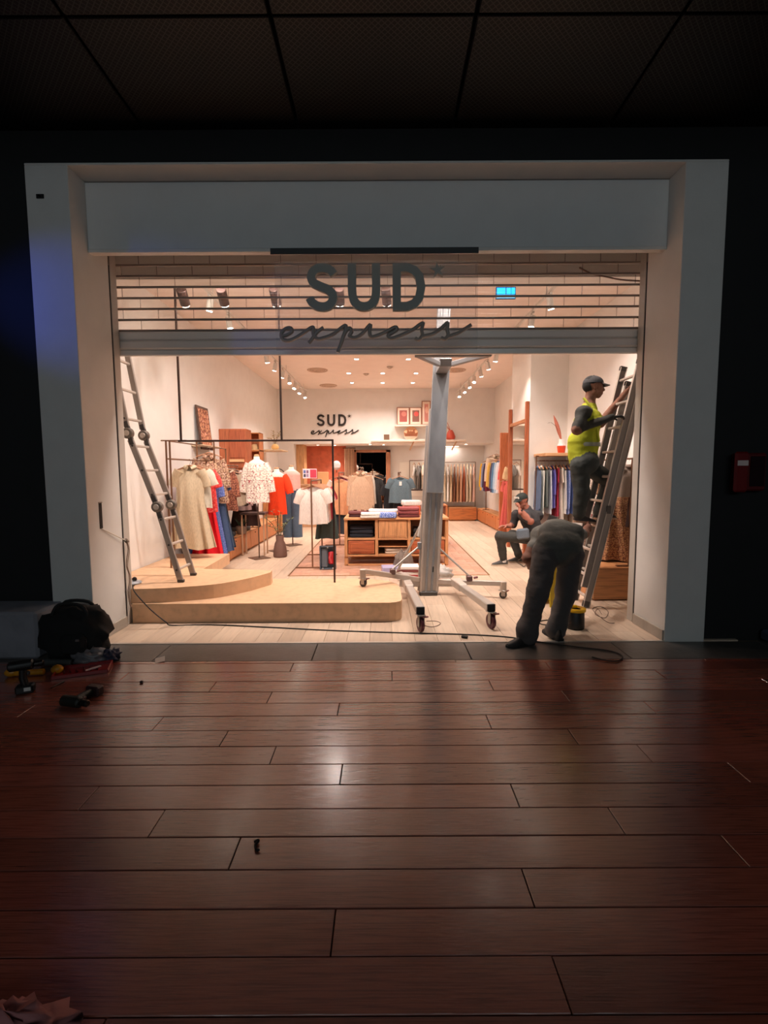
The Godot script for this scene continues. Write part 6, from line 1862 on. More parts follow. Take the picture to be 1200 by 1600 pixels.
# ------------------------------------------------------------------ things on the walkway and the threshold
func build_floor_clutter() -> void:
	# black tool bag with pockets
	var b := gp(104, 1036)
	var bag := thing("tool_bag", "bulky black tool bag slumped against the left pier", "tool bag", b + Vector3(0, 0, -0.15), "", 0.1)
	var black := textured(Color(0.055, 0.055, 0.055), tex.cloth, Vector3(3, 3, 3), 0.85, false)
	var f := FastNoiseLite.new()
	f.seed = 4
	f.frequency = 1.0
	var rows := []
	for i in 13:
		var a := PI * i / 12.0
		var row := PackedVector3Array()
		for k in 24:
			var c := -TAU * k / 24
			var d := Vector3(sin(a) * cos(c), -cos(a), sin(a) * sin(c))
			var q := 1.0 + 0.35 * f.get_noise_3dv(d * 2.0)
			var e := Vector3(sign(d.x) * pow(abs(d.x), 0.7), d.y, sign(d.z) * pow(abs(d.z), 0.7)) * q
			row.append(Vector3(e.x * 0.26, (max(e.y, -0.8) + 0.8) * 0.24, e.z * 0.15))
		rows.append(row)
	part("body", G.new().grid(rows, true), black, bag)
	for s in [-1.0, 1.0]:
		part("strap", G.new().tube(smooth_path([Vector3(-0.16, 0.36, 0.06 * s), Vector3(-0.1, 0.46, 0.05 * s), Vector3(0.08, 0.45, 0.06 * s), Vector3(0.14, 0.34, 0.08 * s)], 4), 0.014, 8), M(Color(0.04, 0.04, 0.04), 0.7), bag)
	part("side_pocket", G.new().box(Vector3(0.05, 0.15, 0.15), Vector3(0.2, 0.17, 0.07), 0.03), black, bag)
	part("buckle", G.new().box(Vector3(0.1, 0.2, 0.192), Vector3(0.03, 0.02, 0.008), 0.002), M(Color(0.6, 0.6, 0.6), 0.3, 0.8), bag)
	var rolls := [["tape_roll", "stacked dark tape roll on the bag's right side, at the bottom", Color(0.3, 0.28, 0.26)], ["tape_roll", "stacked dark tape roll on the bag's right side, in the middle", Color(0.09, 0.09, 0.1)], ["tape_roll", "stacked dark tape roll on the bag's right side, on top", Color(0.07, 0.07, 0.07)]]
	var rp := gp(152, 1022)
	for i in 3:
		single("tape_roll", G.new().lathe([Vector2(0.03, 0), Vector2(0.062, 0), Vector2(0.066, 0.01), Vector2(0.066, 0.075), Vector2(0.06, 0.085), Vector2(0.03, 0.085), Vector2(0.03, 0.0)], Vector3.ZERO, 20), M(rolls[i][2], 0.6), rolls[i][1], "tape roll", Vector3(rp.x - 0.02 * i, 0.086 * i, rp.z - 0.05 + 0.01 * i), "tape rolls by the bag")
	# grey plastic bag and blue rag
	var gb := gp(148, 1033)
	crumple("plastic_bag", "crumpled grey plastic bag lying before the tape rolls", "plastic bag", gb + Vector3(-0.02, 0, 0.02), Vector3(0.14, 0.07, 0.1), M(Color(0.42, 0.41, 0.42), 0.35), 8, 0.3)
	crumple("blue_rag", "crumpled dull blue rag beside the grey plastic bag", "rag", gp(172, 1033) + Vector3(0, 0, -0.02), Vector3(0.06, 0.06, 0.07), M(Color(0.16, 0.17, 0.25), 0.6), 12, 0.4)
	# red blister tray with bits
	var rt := gp(130, 1049)
	var tray := thing("red_tray", "flat red plastic tray of bits lying on the deck", "tray", rt, "", 0.35)
	var red := M(Color(0.5, 0.06, 0.07), 0.35)
	part("base", G.new().span(Vector3(-0.19, 0, -0.1), Vector3(0.19, 0.008, 0.1), 0.002), red, tray)
	for s in [[Vector3(-0.19, 0, -0.1), Vector3(0.19, 0.03, -0.09)], [Vector3(-0.19, 0, 0.09), Vector3(0.19, 0.03, 0.1)], [Vector3(-0.19, 0, -0.1), Vector3(-0.18, 0.03, 0.1)], [Vector3(0.18, 0, -0.1), Vector3(0.19, 0.03, 0.1)]]:
		part("rim", G.new().span(s[0], s[1], 0.003), red, tray)
	for k in 6:
		part("bit", G.new().cyl(Vector3(-0.14 + 0.045 * k, 0.014, -0.05 + 0.02 * (k % 3)), Vector3(-0.12 + 0.045 * k, 0.014, 0.03), 0.006, 8), M(Color(0.35, 0.12, 0.12), 0.4, 0.4), tray)
	single("white_bit", G.new().box(Vector3(0, 0.038, 0), Vector3(0.11, 0.012, 0.014), 0.003), M(Color(0.8, 0.7, 0.68), 0.4), "small white stick across the red tray", "stick", rt + Vector3(0.1, 0, 0.03), "", 0.9)
	# yellow handled level and dark saw
	var ye := gp(56, 1055)
	var lv := thing("yellow_tool", "yellow and black hand tool lying below the tool bag", "hand tool", ye, "", 0.12)
	var yel := M(Color(0.75, 0.5, 0.05), 0.4)
	part("grip", G.new().tube([Vector3(-0.16, 0.025, 0), Vector3(0.06, 0.025, 0)], 0.022, 10), yel, lv)
	part("end_knob", G.new().ball(Vector3(0.15, 0.035, -0.01), Vector3(0.045, 0.035, 0.035)), yel, lv)
	part("end_knob", G.new().ball(Vector3(-0.17, 0.032, 0.0), Vector3(0.05, 0.032, 0.035)), yel, lv)
	part("shaft", G.new().tube([Vector3(0.05, 0.035, -0.03), Vector3(0.14, 0.035, -0.02)], 0.012, 8), M(Color(0.3, 0.28, 0.26), 0.4, 0.5), lv)
	var cn := gp(75, 1047)
	single("sealant_tube", G.new().lathe([Vector2(0.001, 0), Vector2(0.028, 0.0), Vector2(0.028, 0.24), Vector2(0.01, 0.25), Vector2(0.006, 0.3), Vector2(0.001, 0.3)], Vector3.ZERO, 16, 1, 1, Basis(Vector3.BACK, PI / 2 - 0.02)), M(Color(0.3, 0.31, 0.3), 0.5), "grey sealant cartridge lying between the bag and the yellow tool", "cartridge", cn + Vector3(0.14, 0.03, -0.07))
	# power drill at the far left, dark
	var dr := gp(40, 1082)
	drill("cordless_drill", "black cordless drill standing with a small white label by the frame's edge", Vector3(dr.x, 0, dr.z), 0.4, Color(0.05, 0.045, 0.045), Color(0.07, 0.06, 0.06), true)
	var d2 := gp(150, 1086)
	drill("lying_drill", "dark red and green power drill lying on its side on the deck", Vector3(d2.x, 0, d2.z - 0.03), -0.25, Color(0.1, 0.1, 0.07), Color(0.16, 0.05, 0.05), false)
	single("screwdriver", G.new().tube([gp(80, 1076) + Vector3(0, 0.006, 0), gp(100, 1066) + Vector3(0, 0.006, 0)], 0.006, 8), M(Color(0.12, 0.06, 0.05), 0.5), "thin dark rod lying on the deck between the two drills", "rod")
	# litter
	single("paper_scrap", G.new().box(Vector3(0, 0.012, 0), Vector3(0.075, 0.003, 0.07), 0.001, Basis(Vector3.RIGHT, 0.25) * Basis(Vector3.BACK, 0.15)), M(Color(0.85, 0.78, 0.72), 0.8), "folded white paper scrap on the stone border", "paper", gp(250, 1033), "", 0.4)
	single("wood_chip", G.new().box(Vector3(0, 0.008, 0), Vector3(0.022, 0.016, 0.018), 0.004), M(Color(0.16, 0.1, 0.08), 0.8), "tiny dark chip on the deck near the paper scrap", "chip", gp(221, 1067))
	var lf := gp(400, 1325)
	var lo := thing("dry_leaf", "small curled dark dry leaf lying on the deck boards", "leaf", lf)
	part("blade", G.new().tube(smooth_path([Vector3(-0.014, 0.006, -0.025), Vector3(0.004, 0.012, -0.028), Vector3(-0.004, 0.008, -0.005), Vector3(0.004, 0.006, 0.015)], 4), 0.004, 6, true, 1.6), M(Color(0.12, 0.06, 0.045), 0.9), lo)
	part("stalk", G.new().ball(Vector3(0.012, 0.006, 0.018), Vector3(0.009, 0.006, 0.006), 8), M(Color(0.08, 0.03, 0.03), 0.9), lo)
	# crumpled pale sheet at the near left corner
	crumple("packing_sheet", "crumpled pinkish packing sheet on the deck near the viewer's feet", "packing sheet", gp(60, 1606) + Vector3(-0.06, -0.004, 0.04), Vector3(0.16, 0.06, 0.07), M(Color(0.62, 0.4, 0.4), 0.8), 21, 0.35)
	# cables along the threshold
	var bk := M(Color(0.07, 0.055, 0.05), 0.6)
	var path := []
	for q in [[270, 978], [330, 977], [420, 981], [520, 986], [640, 990], [720, 992], [790, 996]]:
		path.append(gp(q[0], q[1]) + Vector3(0, 0.006, 0))
	path.push_front(gp(262, 970, 0.06) + Vector3(0, 0, 0.04))
	path.push_front(gp(238, 948, 0.2) + Vector3(0, 0, 0.06))
	path.push_front(gp(213, 924, 0.352) + Vector3(0, 0, 0.03))
	path.push_front(gp(208, 916, 0.356))
	for q in [[840, 1004], [900, 1012], [950, 1018], [972, 1026], [966, 1034], [945, 1033], [925, 1028]]:
		path.append(gp(q[0], q[1]) + Vector3(0, 0.008, 0))
	single("power_cable", G.new().tube(smooth_path(path, 5), 0.006, 7), bk, "black power cable running along the threshold from the platform to the right worker", "cable")
	var loop := []
	for q in [[655, 975], [672, 980], [684, 978], [688, 974], [680, 971], [666, 971]]:
		loop.append(gp(q[0], q[1]) + Vector3(0, 0.004, 0))
	single("wire_loop", G.new().tube(smooth_path(loop, 5), 0.003, 6), M(Color(0.4, 0.3, 0.25), 0.6), "thin wire loop on the floor behind the front left wheel of the lift", "wire")
	var loop2 := []
	for q in [[940, 960], [934, 952], [930, 960], [945, 966], [950, 956], [938, 948], [926, 953], [948, 972], [960, 974]]:
		loop2.append(gp(q[0], q[1]) + Vector3(0, 0.004, 0))
	single("wire_loop", G.new().tube(smooth_path(loop2, 5), 0.003, 6), M(Color(0.35, 0.25, 0.2), 0.6), "tangled thin wire on the shop floor before the oak block", "wire")
	var loop3 := []
	for q in [[842, 972], [850, 970], [862, 970], [868, 974], [858, 977], [846, 976], [842, 972]]:
		loop3.append(gp(q[0], q[1]) + Vector3(0, 0.005, 0))
	single("cable_coil", G.new().tube(smooth_path(loop3, 5), 0.005, 6), bk, "small black cable coil on the floor between the bending worker's feet", "cable")
	single("plug", G.new().box(Vector3(0, 0.012, 0), Vector3(0.06, 0.02, 0.03), 0.005), bk, "small black plug on the floor beside the threshold cable", "plug", gp(726, 997), "", -0.4)
	# black bucket with a yellow rim under the extension ladder
	var bp := gp(902, 984)
	var bu := thing("yellow_bucket", "black bucket with a yellow rim at the foot of the extension ladder", "bucket", bp + Vector3(0, 0, -0.06))
	part("body", G.new().lathe([Vector2(0.001, 0), Vector2(0.085, 0.0), Vector2(0.09, 0.02), Vector2(0.085, 0.18), Vector2(0.001, 0.18)], Vector3.ZERO, 22), M(Color(0.07, 0.06, 0.05), 0.5), bu)
	part("rim", G.new().lathe([Vector2(0.085, 0.17), Vector2(0.098, 0.175), Vector2(0.098, 0.2), Vector2(0.07, 0.205), Vector2(0.05, 0.19)], Vector3.ZERO, 22), M(Color(0.95, 0.72, 0.02), 0.4), bu)
	part("handle", G.new().box(Vector3(-0.02, 0.215, 0), Vector3(0.07, 0.03, 0.03), 0.008), M(Color(0.98, 0.78, 0.05), 0.4), bu)
	# yellow folding floor sign seen between the worker's legs
	var fs := gp(860, 944)
	var sg := thing("floor_sign", "olive yellow folding floor stand seen between the bending worker's legs", "floor stand", fs, "", 0.5)
	for s in [-1.0, 1.0]:
		part("leaf_panel", G.new().prism(PackedVector2Array([Vector2(-0.11, 0), Vector2(0.11, 0), Vector2(0.05, 0.55), Vector2(-0.05, 0.55)]), 0.012, Transform3D(Basis(Vector3.RIGHT, -0.16 * s), Vector3(0, 0, 0.1 * s))), M(Color(0.72, 0.62, 0.1), 0.5), sg)
	part("top_hinge", G.new().cyl(Vector3(-0.05, 0.545, 0), Vector3(0.05, 0.545, 0), 0.014, 10), M(Color(0.85, 0.75, 0.15), 0.5), sg)


func drill(called: String, label: String, at: Vector3, turn: float, c: Color, c2: Color, up: bool) -> void:
	var t := thing(called, label, "drill", at, "", turn)
	var b := Basis.IDENTITY if up else Basis(Vector3.RIGHT, PI / 2)
	var o := Vector3(0, 0, 0) if up else Vector3(0, 0.035, 0.0)
	var m := M(c, 0.5)
	var q := func(p: Vector3) -> Vector3: return o + b * p
	part("battery", G.new().box(q.call(Vector3(0, 0.03, 0)), Vector3(0.11, 0.06, 0.07), 0.01, b), M(c2, 0.5), t)
	part("grip", G.new().tube([q.call(Vector3(0, 0.05, 0)), q.call(Vector3(-0.01, 0.11, 0)), q.call(Vector3(-0.005, 0.17, 0))], 0.024, 10), m, t)
	part("motor", G.new().cyl(q.call(Vector3(-0.09, 0.2, 0)), q.call(Vector3(0.06, 0.2, 0)), 0.036, 16, 0.01), m, t)
	part("chuck", G.new().cyl(q.call(Vector3(0.06, 0.2, 0)), q.call(Vector3(0.12, 0.2, 0)), 0.022, 14, 0.006), M(Color(0.12, 0.1, 0.09), 0.4, 0.6), t)
	part("trigger", G.new().box(q.call(Vector3(0.024, 0.14, 0)), Vector3(0.02, 0.03, 0.016), 0.004, b), M(c2.lightened(0.1), 0.5), t)
	if up:
		part("label_plate", G.new().box(Vector3(0.02, 0.035, 0.036), Vector3(0.04, 0.025, 0.002), 0.0005), M(Color(0.8, 0.8, 0.78), 0.6), t)


# ------------------------------------------------------------------ people
# bone: [from, to, radius, radius, colour, flat axis or null, flatness]
func field(g: G, bones: Array, cell: float, blend: float, creases := 0.0) -> void:
	var lo := Vector3.ONE * 1e9
	var hi := -lo
	for b: Array in bones:
		var r: float = max(b[2], b[3]) + blend + cell * 2.0
		lo = lo.min(b[0] - Vector3.ONE * r).min(b[1] - Vector3.ONE * r)
		hi = hi.max(b[0] + Vector3.ONE * r).max(b[1] + Vector3.ONE * r)
	var nx := int((hi.x - lo.x) / cell) + 2
	var ny := int((hi.y - lo.y) / cell) + 2
	var nz := int((hi.z - lo.z) / cell) + 2
	var f := PackedFloat32Array()
	f.resize(nx * ny * nz)
	f.fill(1.0)
	for b: Array in bones:
		var a: Vector3 = b[0]
		var ab: Vector3 = b[1] - a
		var l2: float = max(ab.length_squared(), 1e-9)
		var ra: float = b[2]
		var dr: float = b[3] - ra
		var flat: bool = b.size() > 5 and b[5] != null
		var ax: Vector3 = b[5] if flat else Vector3.ZERO
		var fk: float = (1.0 / b[6] - 1.0) if flat else 0.0
		var r: float = max(b[2], b[3]) + blend + cell * 2.0
		var l: Vector3 = ((b[0].min(b[1]) - Vector3.ONE * r - lo) / cell).floor().max(Vector3.ZERO)
		var h: Vector3 = ((b[0].max(b[1]) + Vector3.ONE * r - lo) / cell).ceil()
		for z in range(int(l.z), min(int(h.z) + 1, nz)):
			for y in range(int(l.y), min(int(h.y) + 1, ny)):
				var row := (z * ny + y) * nx
				for x in range(int(l.x), min(int(h.x) + 1, nx)):
					var p := lo + Vector3(x, y, z) * cell - a
					var t: float = clampf(p.dot(ab) / l2, 0.0, 1.0)
					var w := p - ab * t
					if flat:
						w += ax * (w.dot(ax) * fk)
					var d := w.length() - ra - dr * t
					var o := f[row + x]
					var k: float = maxf(blend - absf(o - d), 0.0) / blend
					f[row + x] = minf(o, d) - k * k * blend * 0.25
	# surface nets
	var at := PackedInt32Array()
	at.resize(nx * ny * nz)
	at.fill(-1)
	var pts := PackedVector3Array()
	var sx := 1
	var sy := nx
	var sz := nx * ny
	var off := [0, sx, sy, sx + sy, sz, sx + sz, sy + sz, sx + sy + sz]
	var cn := [Vector3(0, 0, 0), Vector3(1, 0, 0), Vector3(0, 1, 0), Vector3(1, 1, 0), Vector3(0, 0, 1), Vector3(1, 0, 1), Vector3(0, 1, 1), Vector3(1, 1, 1)]
	var ed := [[0, 1], [2, 3], [4, 5], [6, 7], [0, 2], [1, 3], [4, 6], [5, 7], [0, 4], [1, 5], [2, 6], [3, 7]]
	var reach := cell * 2.6
	for z in nz - 1:
		for y in ny - 1:
			for x in nx - 1:
				var i := z * sz + y * sy + x
				if absf(f[i]) > reach:
					continue
				var m := 0
				for k in 8:
					if f[i + off[k]] < 0.0:
						m |= 1 << k
				if m == 0 or m == 255:
					continue
				var s := Vector3.ZERO
				var n := 0
				for e: Array in ed:
					var u: float = f[i + off[e[0]]]
					var v: float = f[i + off[e[1]]]
					if (u < 0.0) != (v < 0.0):
						s += cn[e[0]].lerp(cn[e[1]], u / (u - v))
						n += 1
				at[i] = pts.size()
				pts.append(lo + (Vector3(x, y, z) + s / n) * cell)
	var base := g.v.size()
	var nn := PackedVector3Array()
	nn.resize(pts.size())
	var quads := []
	for z in range(1, nz - 1):
		for y in range(1, ny - 1):
			for x in range(1, nx - 1):
				var i := z * sz + y * sy + x
				var u := f[i]
				if absf(u) > reach:
					continue
				for e: Array in [[sx, sy, sz], [sy, sz, sx], [sz, sx, sy]]:
					var v: float = f[i + e[0]]
					if (u < 0.0) == (v < 0.0):
						continue
					var q := [at[i - e[1] - e[2]], at[i - e[2]], at[i], at[i - e[1]]]
					if q.min() < 0:
						continue
					if u >= 0.0:
						q.reverse()
					quads.append(q)
	for q: Array in quads:
		for t: Array in [[q[0], q[1], q[2]], [q[0], q[2], q[3]]]:
			var n := (pts[t[1]] - pts[t[0]]).cross(pts[t[2]] - pts[t[0]])
			nn[t[0]] += n
			nn[t[1]] += n
			nn[t[2]] += n
			g.ix.append(base + t[0])
			g.ix.append(base + t[2])
			g.ix.append(base + t[1])
	for i in pts.size():
		var p := pts[i]
		var best := 1e9
		var col := Color.WHITE
		for b: Array in bones:
			var ab: Vector3 = b[1] - b[0]
			var t: float = clampf((p - b[0]).dot(ab) / maxf(ab.length_squared(), 1e-9), 0.0, 1.0)
			var w: Vector3 = p - b[0] - ab * t
			if b.size() > 5 and b[5] != null:
				w += b[5] * (w.dot(b[5]) * (1.0 / b[6] - 1.0))
			var d: float = w.length() - lerpf(b[2], b[3], t)
			if d < best:
				best = d
				col = b[4]
		if creases > 0.0:
			p += nn[i].normalized() * creases * (crease.get_noise_3dv(p * Vector3(1.0, 0.8, 1.0)) + 0.5 * crease.get_noise_3dv(p * Vector3(0.8, 2.6, 0.8) + Vector3.ONE * 7.0))
		pts[i] = p
		g.v.append(p)
		g.n.append(Vector3.ZERO)
		g.c.append(col)
	for q: Array in quads:
		for t: Array in [[q[0], q[1], q[2]], [q[0], q[2], q[3]]]:
			var n := (pts[t[1]] - pts[t[0]]).cross(pts[t[2]] - pts[t[0]])
			for k: int in t:
				g.n[base + k] += n
	for i in range(base, g.n.size()):
		g.n[i] = g.n[i].normalized()
	g.colored = true


var crease: FastNoiseLite


func lin(r: float, gg: float, b: float) -> Color:
	return Color(r, gg, b).srgb_to_linear()


func head_bones(at: Vector3, fwd: Vector3, up: Vector3, skin: Color, hair: Color, k := 1.0) -> Array:      # at: middle of the head
	var f := (fwd - up * fwd.dot(up)).normalized()
	var s := f.cross(up).normalized()
	var q := func(x: float, y: float, z: float) -> Vector3: return at + (s * x + up * y + f * z) * k
	var out := []
	out.append([q.call(0, 0.03, -0.03), q.call(0, 0.03, 0.015), 0.08 * k, 0.078 * k, skin])
	out.append([q.call(0, 0.048, -0.035), q.call(0, 0.02, -0.05), 0.084 * k, 0.075 * k, hair])
	out.append([q.call(0, 0.0, 0.025), q.call(0, -0.045, 0.035), 0.066 * k, 0.055 * k, skin])
	out.append([q.call(0, -0.08, 0.05), q.call(0, -0.06, 0.035), 0.034 * k, 0.045 * k, skin])
	out.append([q.call(-0.042, -0.05, 0.0), q.call(0.042, -0.05, 0.0), 0.035 * k, 0.035 * k, skin])
	out.append([q.call(0, 0.018, 0.088), q.call(0, -0.02, 0.106), 0.009 * k, 0.014 * k, skin])
	out.append([q.call(-0.014, -0.027, 0.093), q.call(0.014, -0.027, 0.093), 0.009 * k, 0.009 * k, skin])
	out.append([q.call(-0.03, 0.036, 0.083), q.call(0.03, 0.036, 0.083), 0.011 * k, 0.011 * k, skin.darkened(0.25)])
	for e in [-1.0, 1.0]:
		out.append([q.call(0.03 * e, 0.017, 0.081), q.call(0.033 * e, 0.017, 0.08), 0.0105 * k, 0.0105 * k, lin(0.12, 0.1, 0.09)])
		out.append([q.call(0.078 * e, 0.02, -0.012), q.call(0.08 * e, -0.018, -0.006), 0.018 * k, 0.013 * k, skin, s, 0.5])
	out.append([q.call(-0.018, -0.052, 0.085), q.call(0.018, -0.052, 0.085), 0.0085 * k, 0.0085 * k, skin.lerp(lin(0.5, 0.2, 0.2), 0.5)])
	out.append([q.call(-0.016, -0.064, 0.083), q.call(0.016, -0.064, 0.083), 0.0085 * k, 0.0085 * k, skin.lerp(lin(0.5, 0.2, 0.2), 0.4)])
	out.append([q.call(0, -0.05, -0.025), q.call(0, -0.15, -0.04), 0.052 * k, 0.056 * k, skin])
	return out


func hand_bones(wrist: Vector3, dir: Vector3, palm: Vector3, curl: float, skin: Color, thumb := 1.0) -> Array:
	var f := dir.normalized()
	var n := (palm - f * palm.dot(f)).normalized()
	var s := f.cross(n) * thumb
	var out := []
	out.append([wrist - f * 0.06, wrist, 0.027, 0.025, skin])
	var ls := [0.072, 0.082, 0.076, 0.06]
	for i in 4:
		var x := 0.029 - 0.019 * i
		var b: Vector3 = wrist + f * (0.092 - 0.004 * abs(i - 1)) + s * x
		out.append([wrist + f * 0.012 + s * x * 0.6, b, 0.0155, 0.012, skin])
		var d := f
		var p := b
		for k in 3:
			var a := curl * (0.55 + 0.25 * k) + 0.05 * i
			d = (d * cos(a) + n * sin(a)).normalized() if k > 0 else (f * cos(a) + n * sin(a)).normalized()
			var up := d.cross(s).normalized()
			n = up if up.dot(n) > 0.0 else -up
			var l: float = ls[i] * [0.45, 0.32, 0.23][k]
			out.append([p, p + d * l, 0.0098 - 0.0008 * k, 0.009 - 0.0009 * k, skin])
			p += d * l
		n = (palm - f * palm.dot(f)).normalized()
	var tb := wrist + f * 0.03 + s * 0.03
	var t1 := tb + (f * 0.6 + s * 0.75 + n * 0.35).normalized() * 0.042
	var t2 := t1 + (f * 0.85 + s * 0.2 + n * 0.5).normalized() * 0.034
	out.append([wrist + f * 0.012 + s * 0.012, tb, 0.017, 0.0145, skin])
	out.append([tb, t1, 0.0135, 0.0115, skin])
	out.append([t1, t2, 0.011, 0.0085, skin])
	return out


func person_mat() -> StandardMaterial3D:
	var m := StandardMaterial3D.new()
	m.vertex_color_use_as_albedo = true
	m.roughness = 0.85
	m.normal_enabled = true
	m.normal_texture = tex.bump
	m.normal_scale = 0.35
	m.uv1_triplanar = true
	m.uv1_scale = Vector3(2, 2, 2)
	return m


func shoe(t: Node3D, heel: Vector3, toe: Vector3, m: Material, sole: Material) -> void:        # heel, toe: on the sole's level
	var f := (toe - heel).normalized()
	var l := heel.distance_to(toe)
	var up := Vector3.UP
	if abs(f.y) > 0.2:
		up = (Vector3.UP - f * f.y).normalized()
	var s := f.cross(up).normalized()
	var rows := []
	var prof := [[0.0, 0.02, 0.07], [0.06, 0.036, 0.105], [0.25, 0.04, 0.11], [0.45, 0.04, 0.085], [0.7, 0.046, 0.06], [0.9, 0.038, 0.045], [1.0, 0.014, 0.03]]
	for p: Array in prof:
		var row := PackedVector3Array()
		for k in 14:
			var a := TAU * k / 14
			var x: float = cos(a) * p[1]
			var y: float = max(sin(a), -0.25) * (p[2] - 0.02) / 1.0
			row.append(heel + f * (p[0] * l) + s * x + up * (0.022 + max(y, -0.002)))
		rows.append(row)
	var g := G.new().grid(rows, true)
	g.poly(Array(rows[0]), heel + f * 0.1)
	g.poly(Array(rows[-1]), heel)
	var o := wpart("shoe", g, m, t)
	var out := PackedVector2Array()
	for p: Array in prof:
		out.append(Vector2(p[1] + 0.004, p[0] * l - 0.006 + 0.012 * p[0]))
	for i in range(prof.size() - 1, -1, -1):
		out.append(Vector2(-prof[i][1] - 0.004, prof[i][0] * l - 0.006 + 0.012 * prof[i][0]))
	var sl := mi("sole", G.new().prism(out, 0.022, Transform3D(Basis(s, f, up), heel + up * 0.022)), sole, o)
	sl.position = Vector3.ZERO


func cap_on(t: Node3D, at: Vector3, fwd: Vector3, up: Vector3, m: Material, mb: Material, print_: Material = null) -> void:     # at: middle of the head
	var f := (fwd - up * fwd.dot(up)).normalized()
	var s := f.cross(up).normalized()
	var b := Basis(s, up, -f)
	var prof := []
	for i in 8:
		var a := PI / 2 * i / 7.0
		prof.append(Vector2(max(cos(a), 0.001), sin(a)))
	var c := at + up * 0.045 - f * 0.012
	var cr := wpart("cap", G.new().lathe_scaled(prof, c, 22, Vector3(0.094, 0.088, 0.112), b), m, t)
	var rows := []
	for i in 5:
		var u := i / 4.0
		var row := PackedVector3Array()
		for k in 9:
			var w := -1.0 + 2.0 * k / 8.0
			row.append(c + s * (w * 0.082 * (1.0 - 0.35 * u * u)) + f * (0.075 + 0.02 * (1.0 - w * w) + u * 0.085 * sqrt(max(1.0 - w * w * 0.75, 0.0))) + up * (0.012 - 0.02 * u - 0.018 * w * w))
		rows.append(row)
	var under := []
	for r: PackedVector3Array in rows:
		var row := PackedVector3Array()
		for p: Vector3 in r:
			row.append(p - up * 0.005)
		under.append(row)
	under.reverse()
	var g := G.new().grid(rows)
	g.grid(under)
	g.grid([rows[4], under[0]])
	var br := mi("brim", g, mb, cr)
	br.position = Vector3.ZERO
	var bt := mi("button", G.new().ball(c + up * 0.088, Vector3(0.009, 0.006, 0.009), 8), m, cr)
	bt.position = Vector3.ZERO
	if print_:
		for k in 3:
			var pz := mi("print_mark", G.new().box(c + f * 0.1 + s * (-0.035 + 0.035 * k) + up * 0.036, Vector3(0.026, 0.034, 0.012), 0.003, b), print_, cr)
			pz.position = Vector3.ZERO


func build_people() -> void:
	crease = FastNoiseLite.new()
	crease.seed = 5
	crease.frequency = 6.5
	crease.fractal_octaves = 2
	var pm := person_mat()
	bending(pm)
	climbing(pm)
	seated(pm)


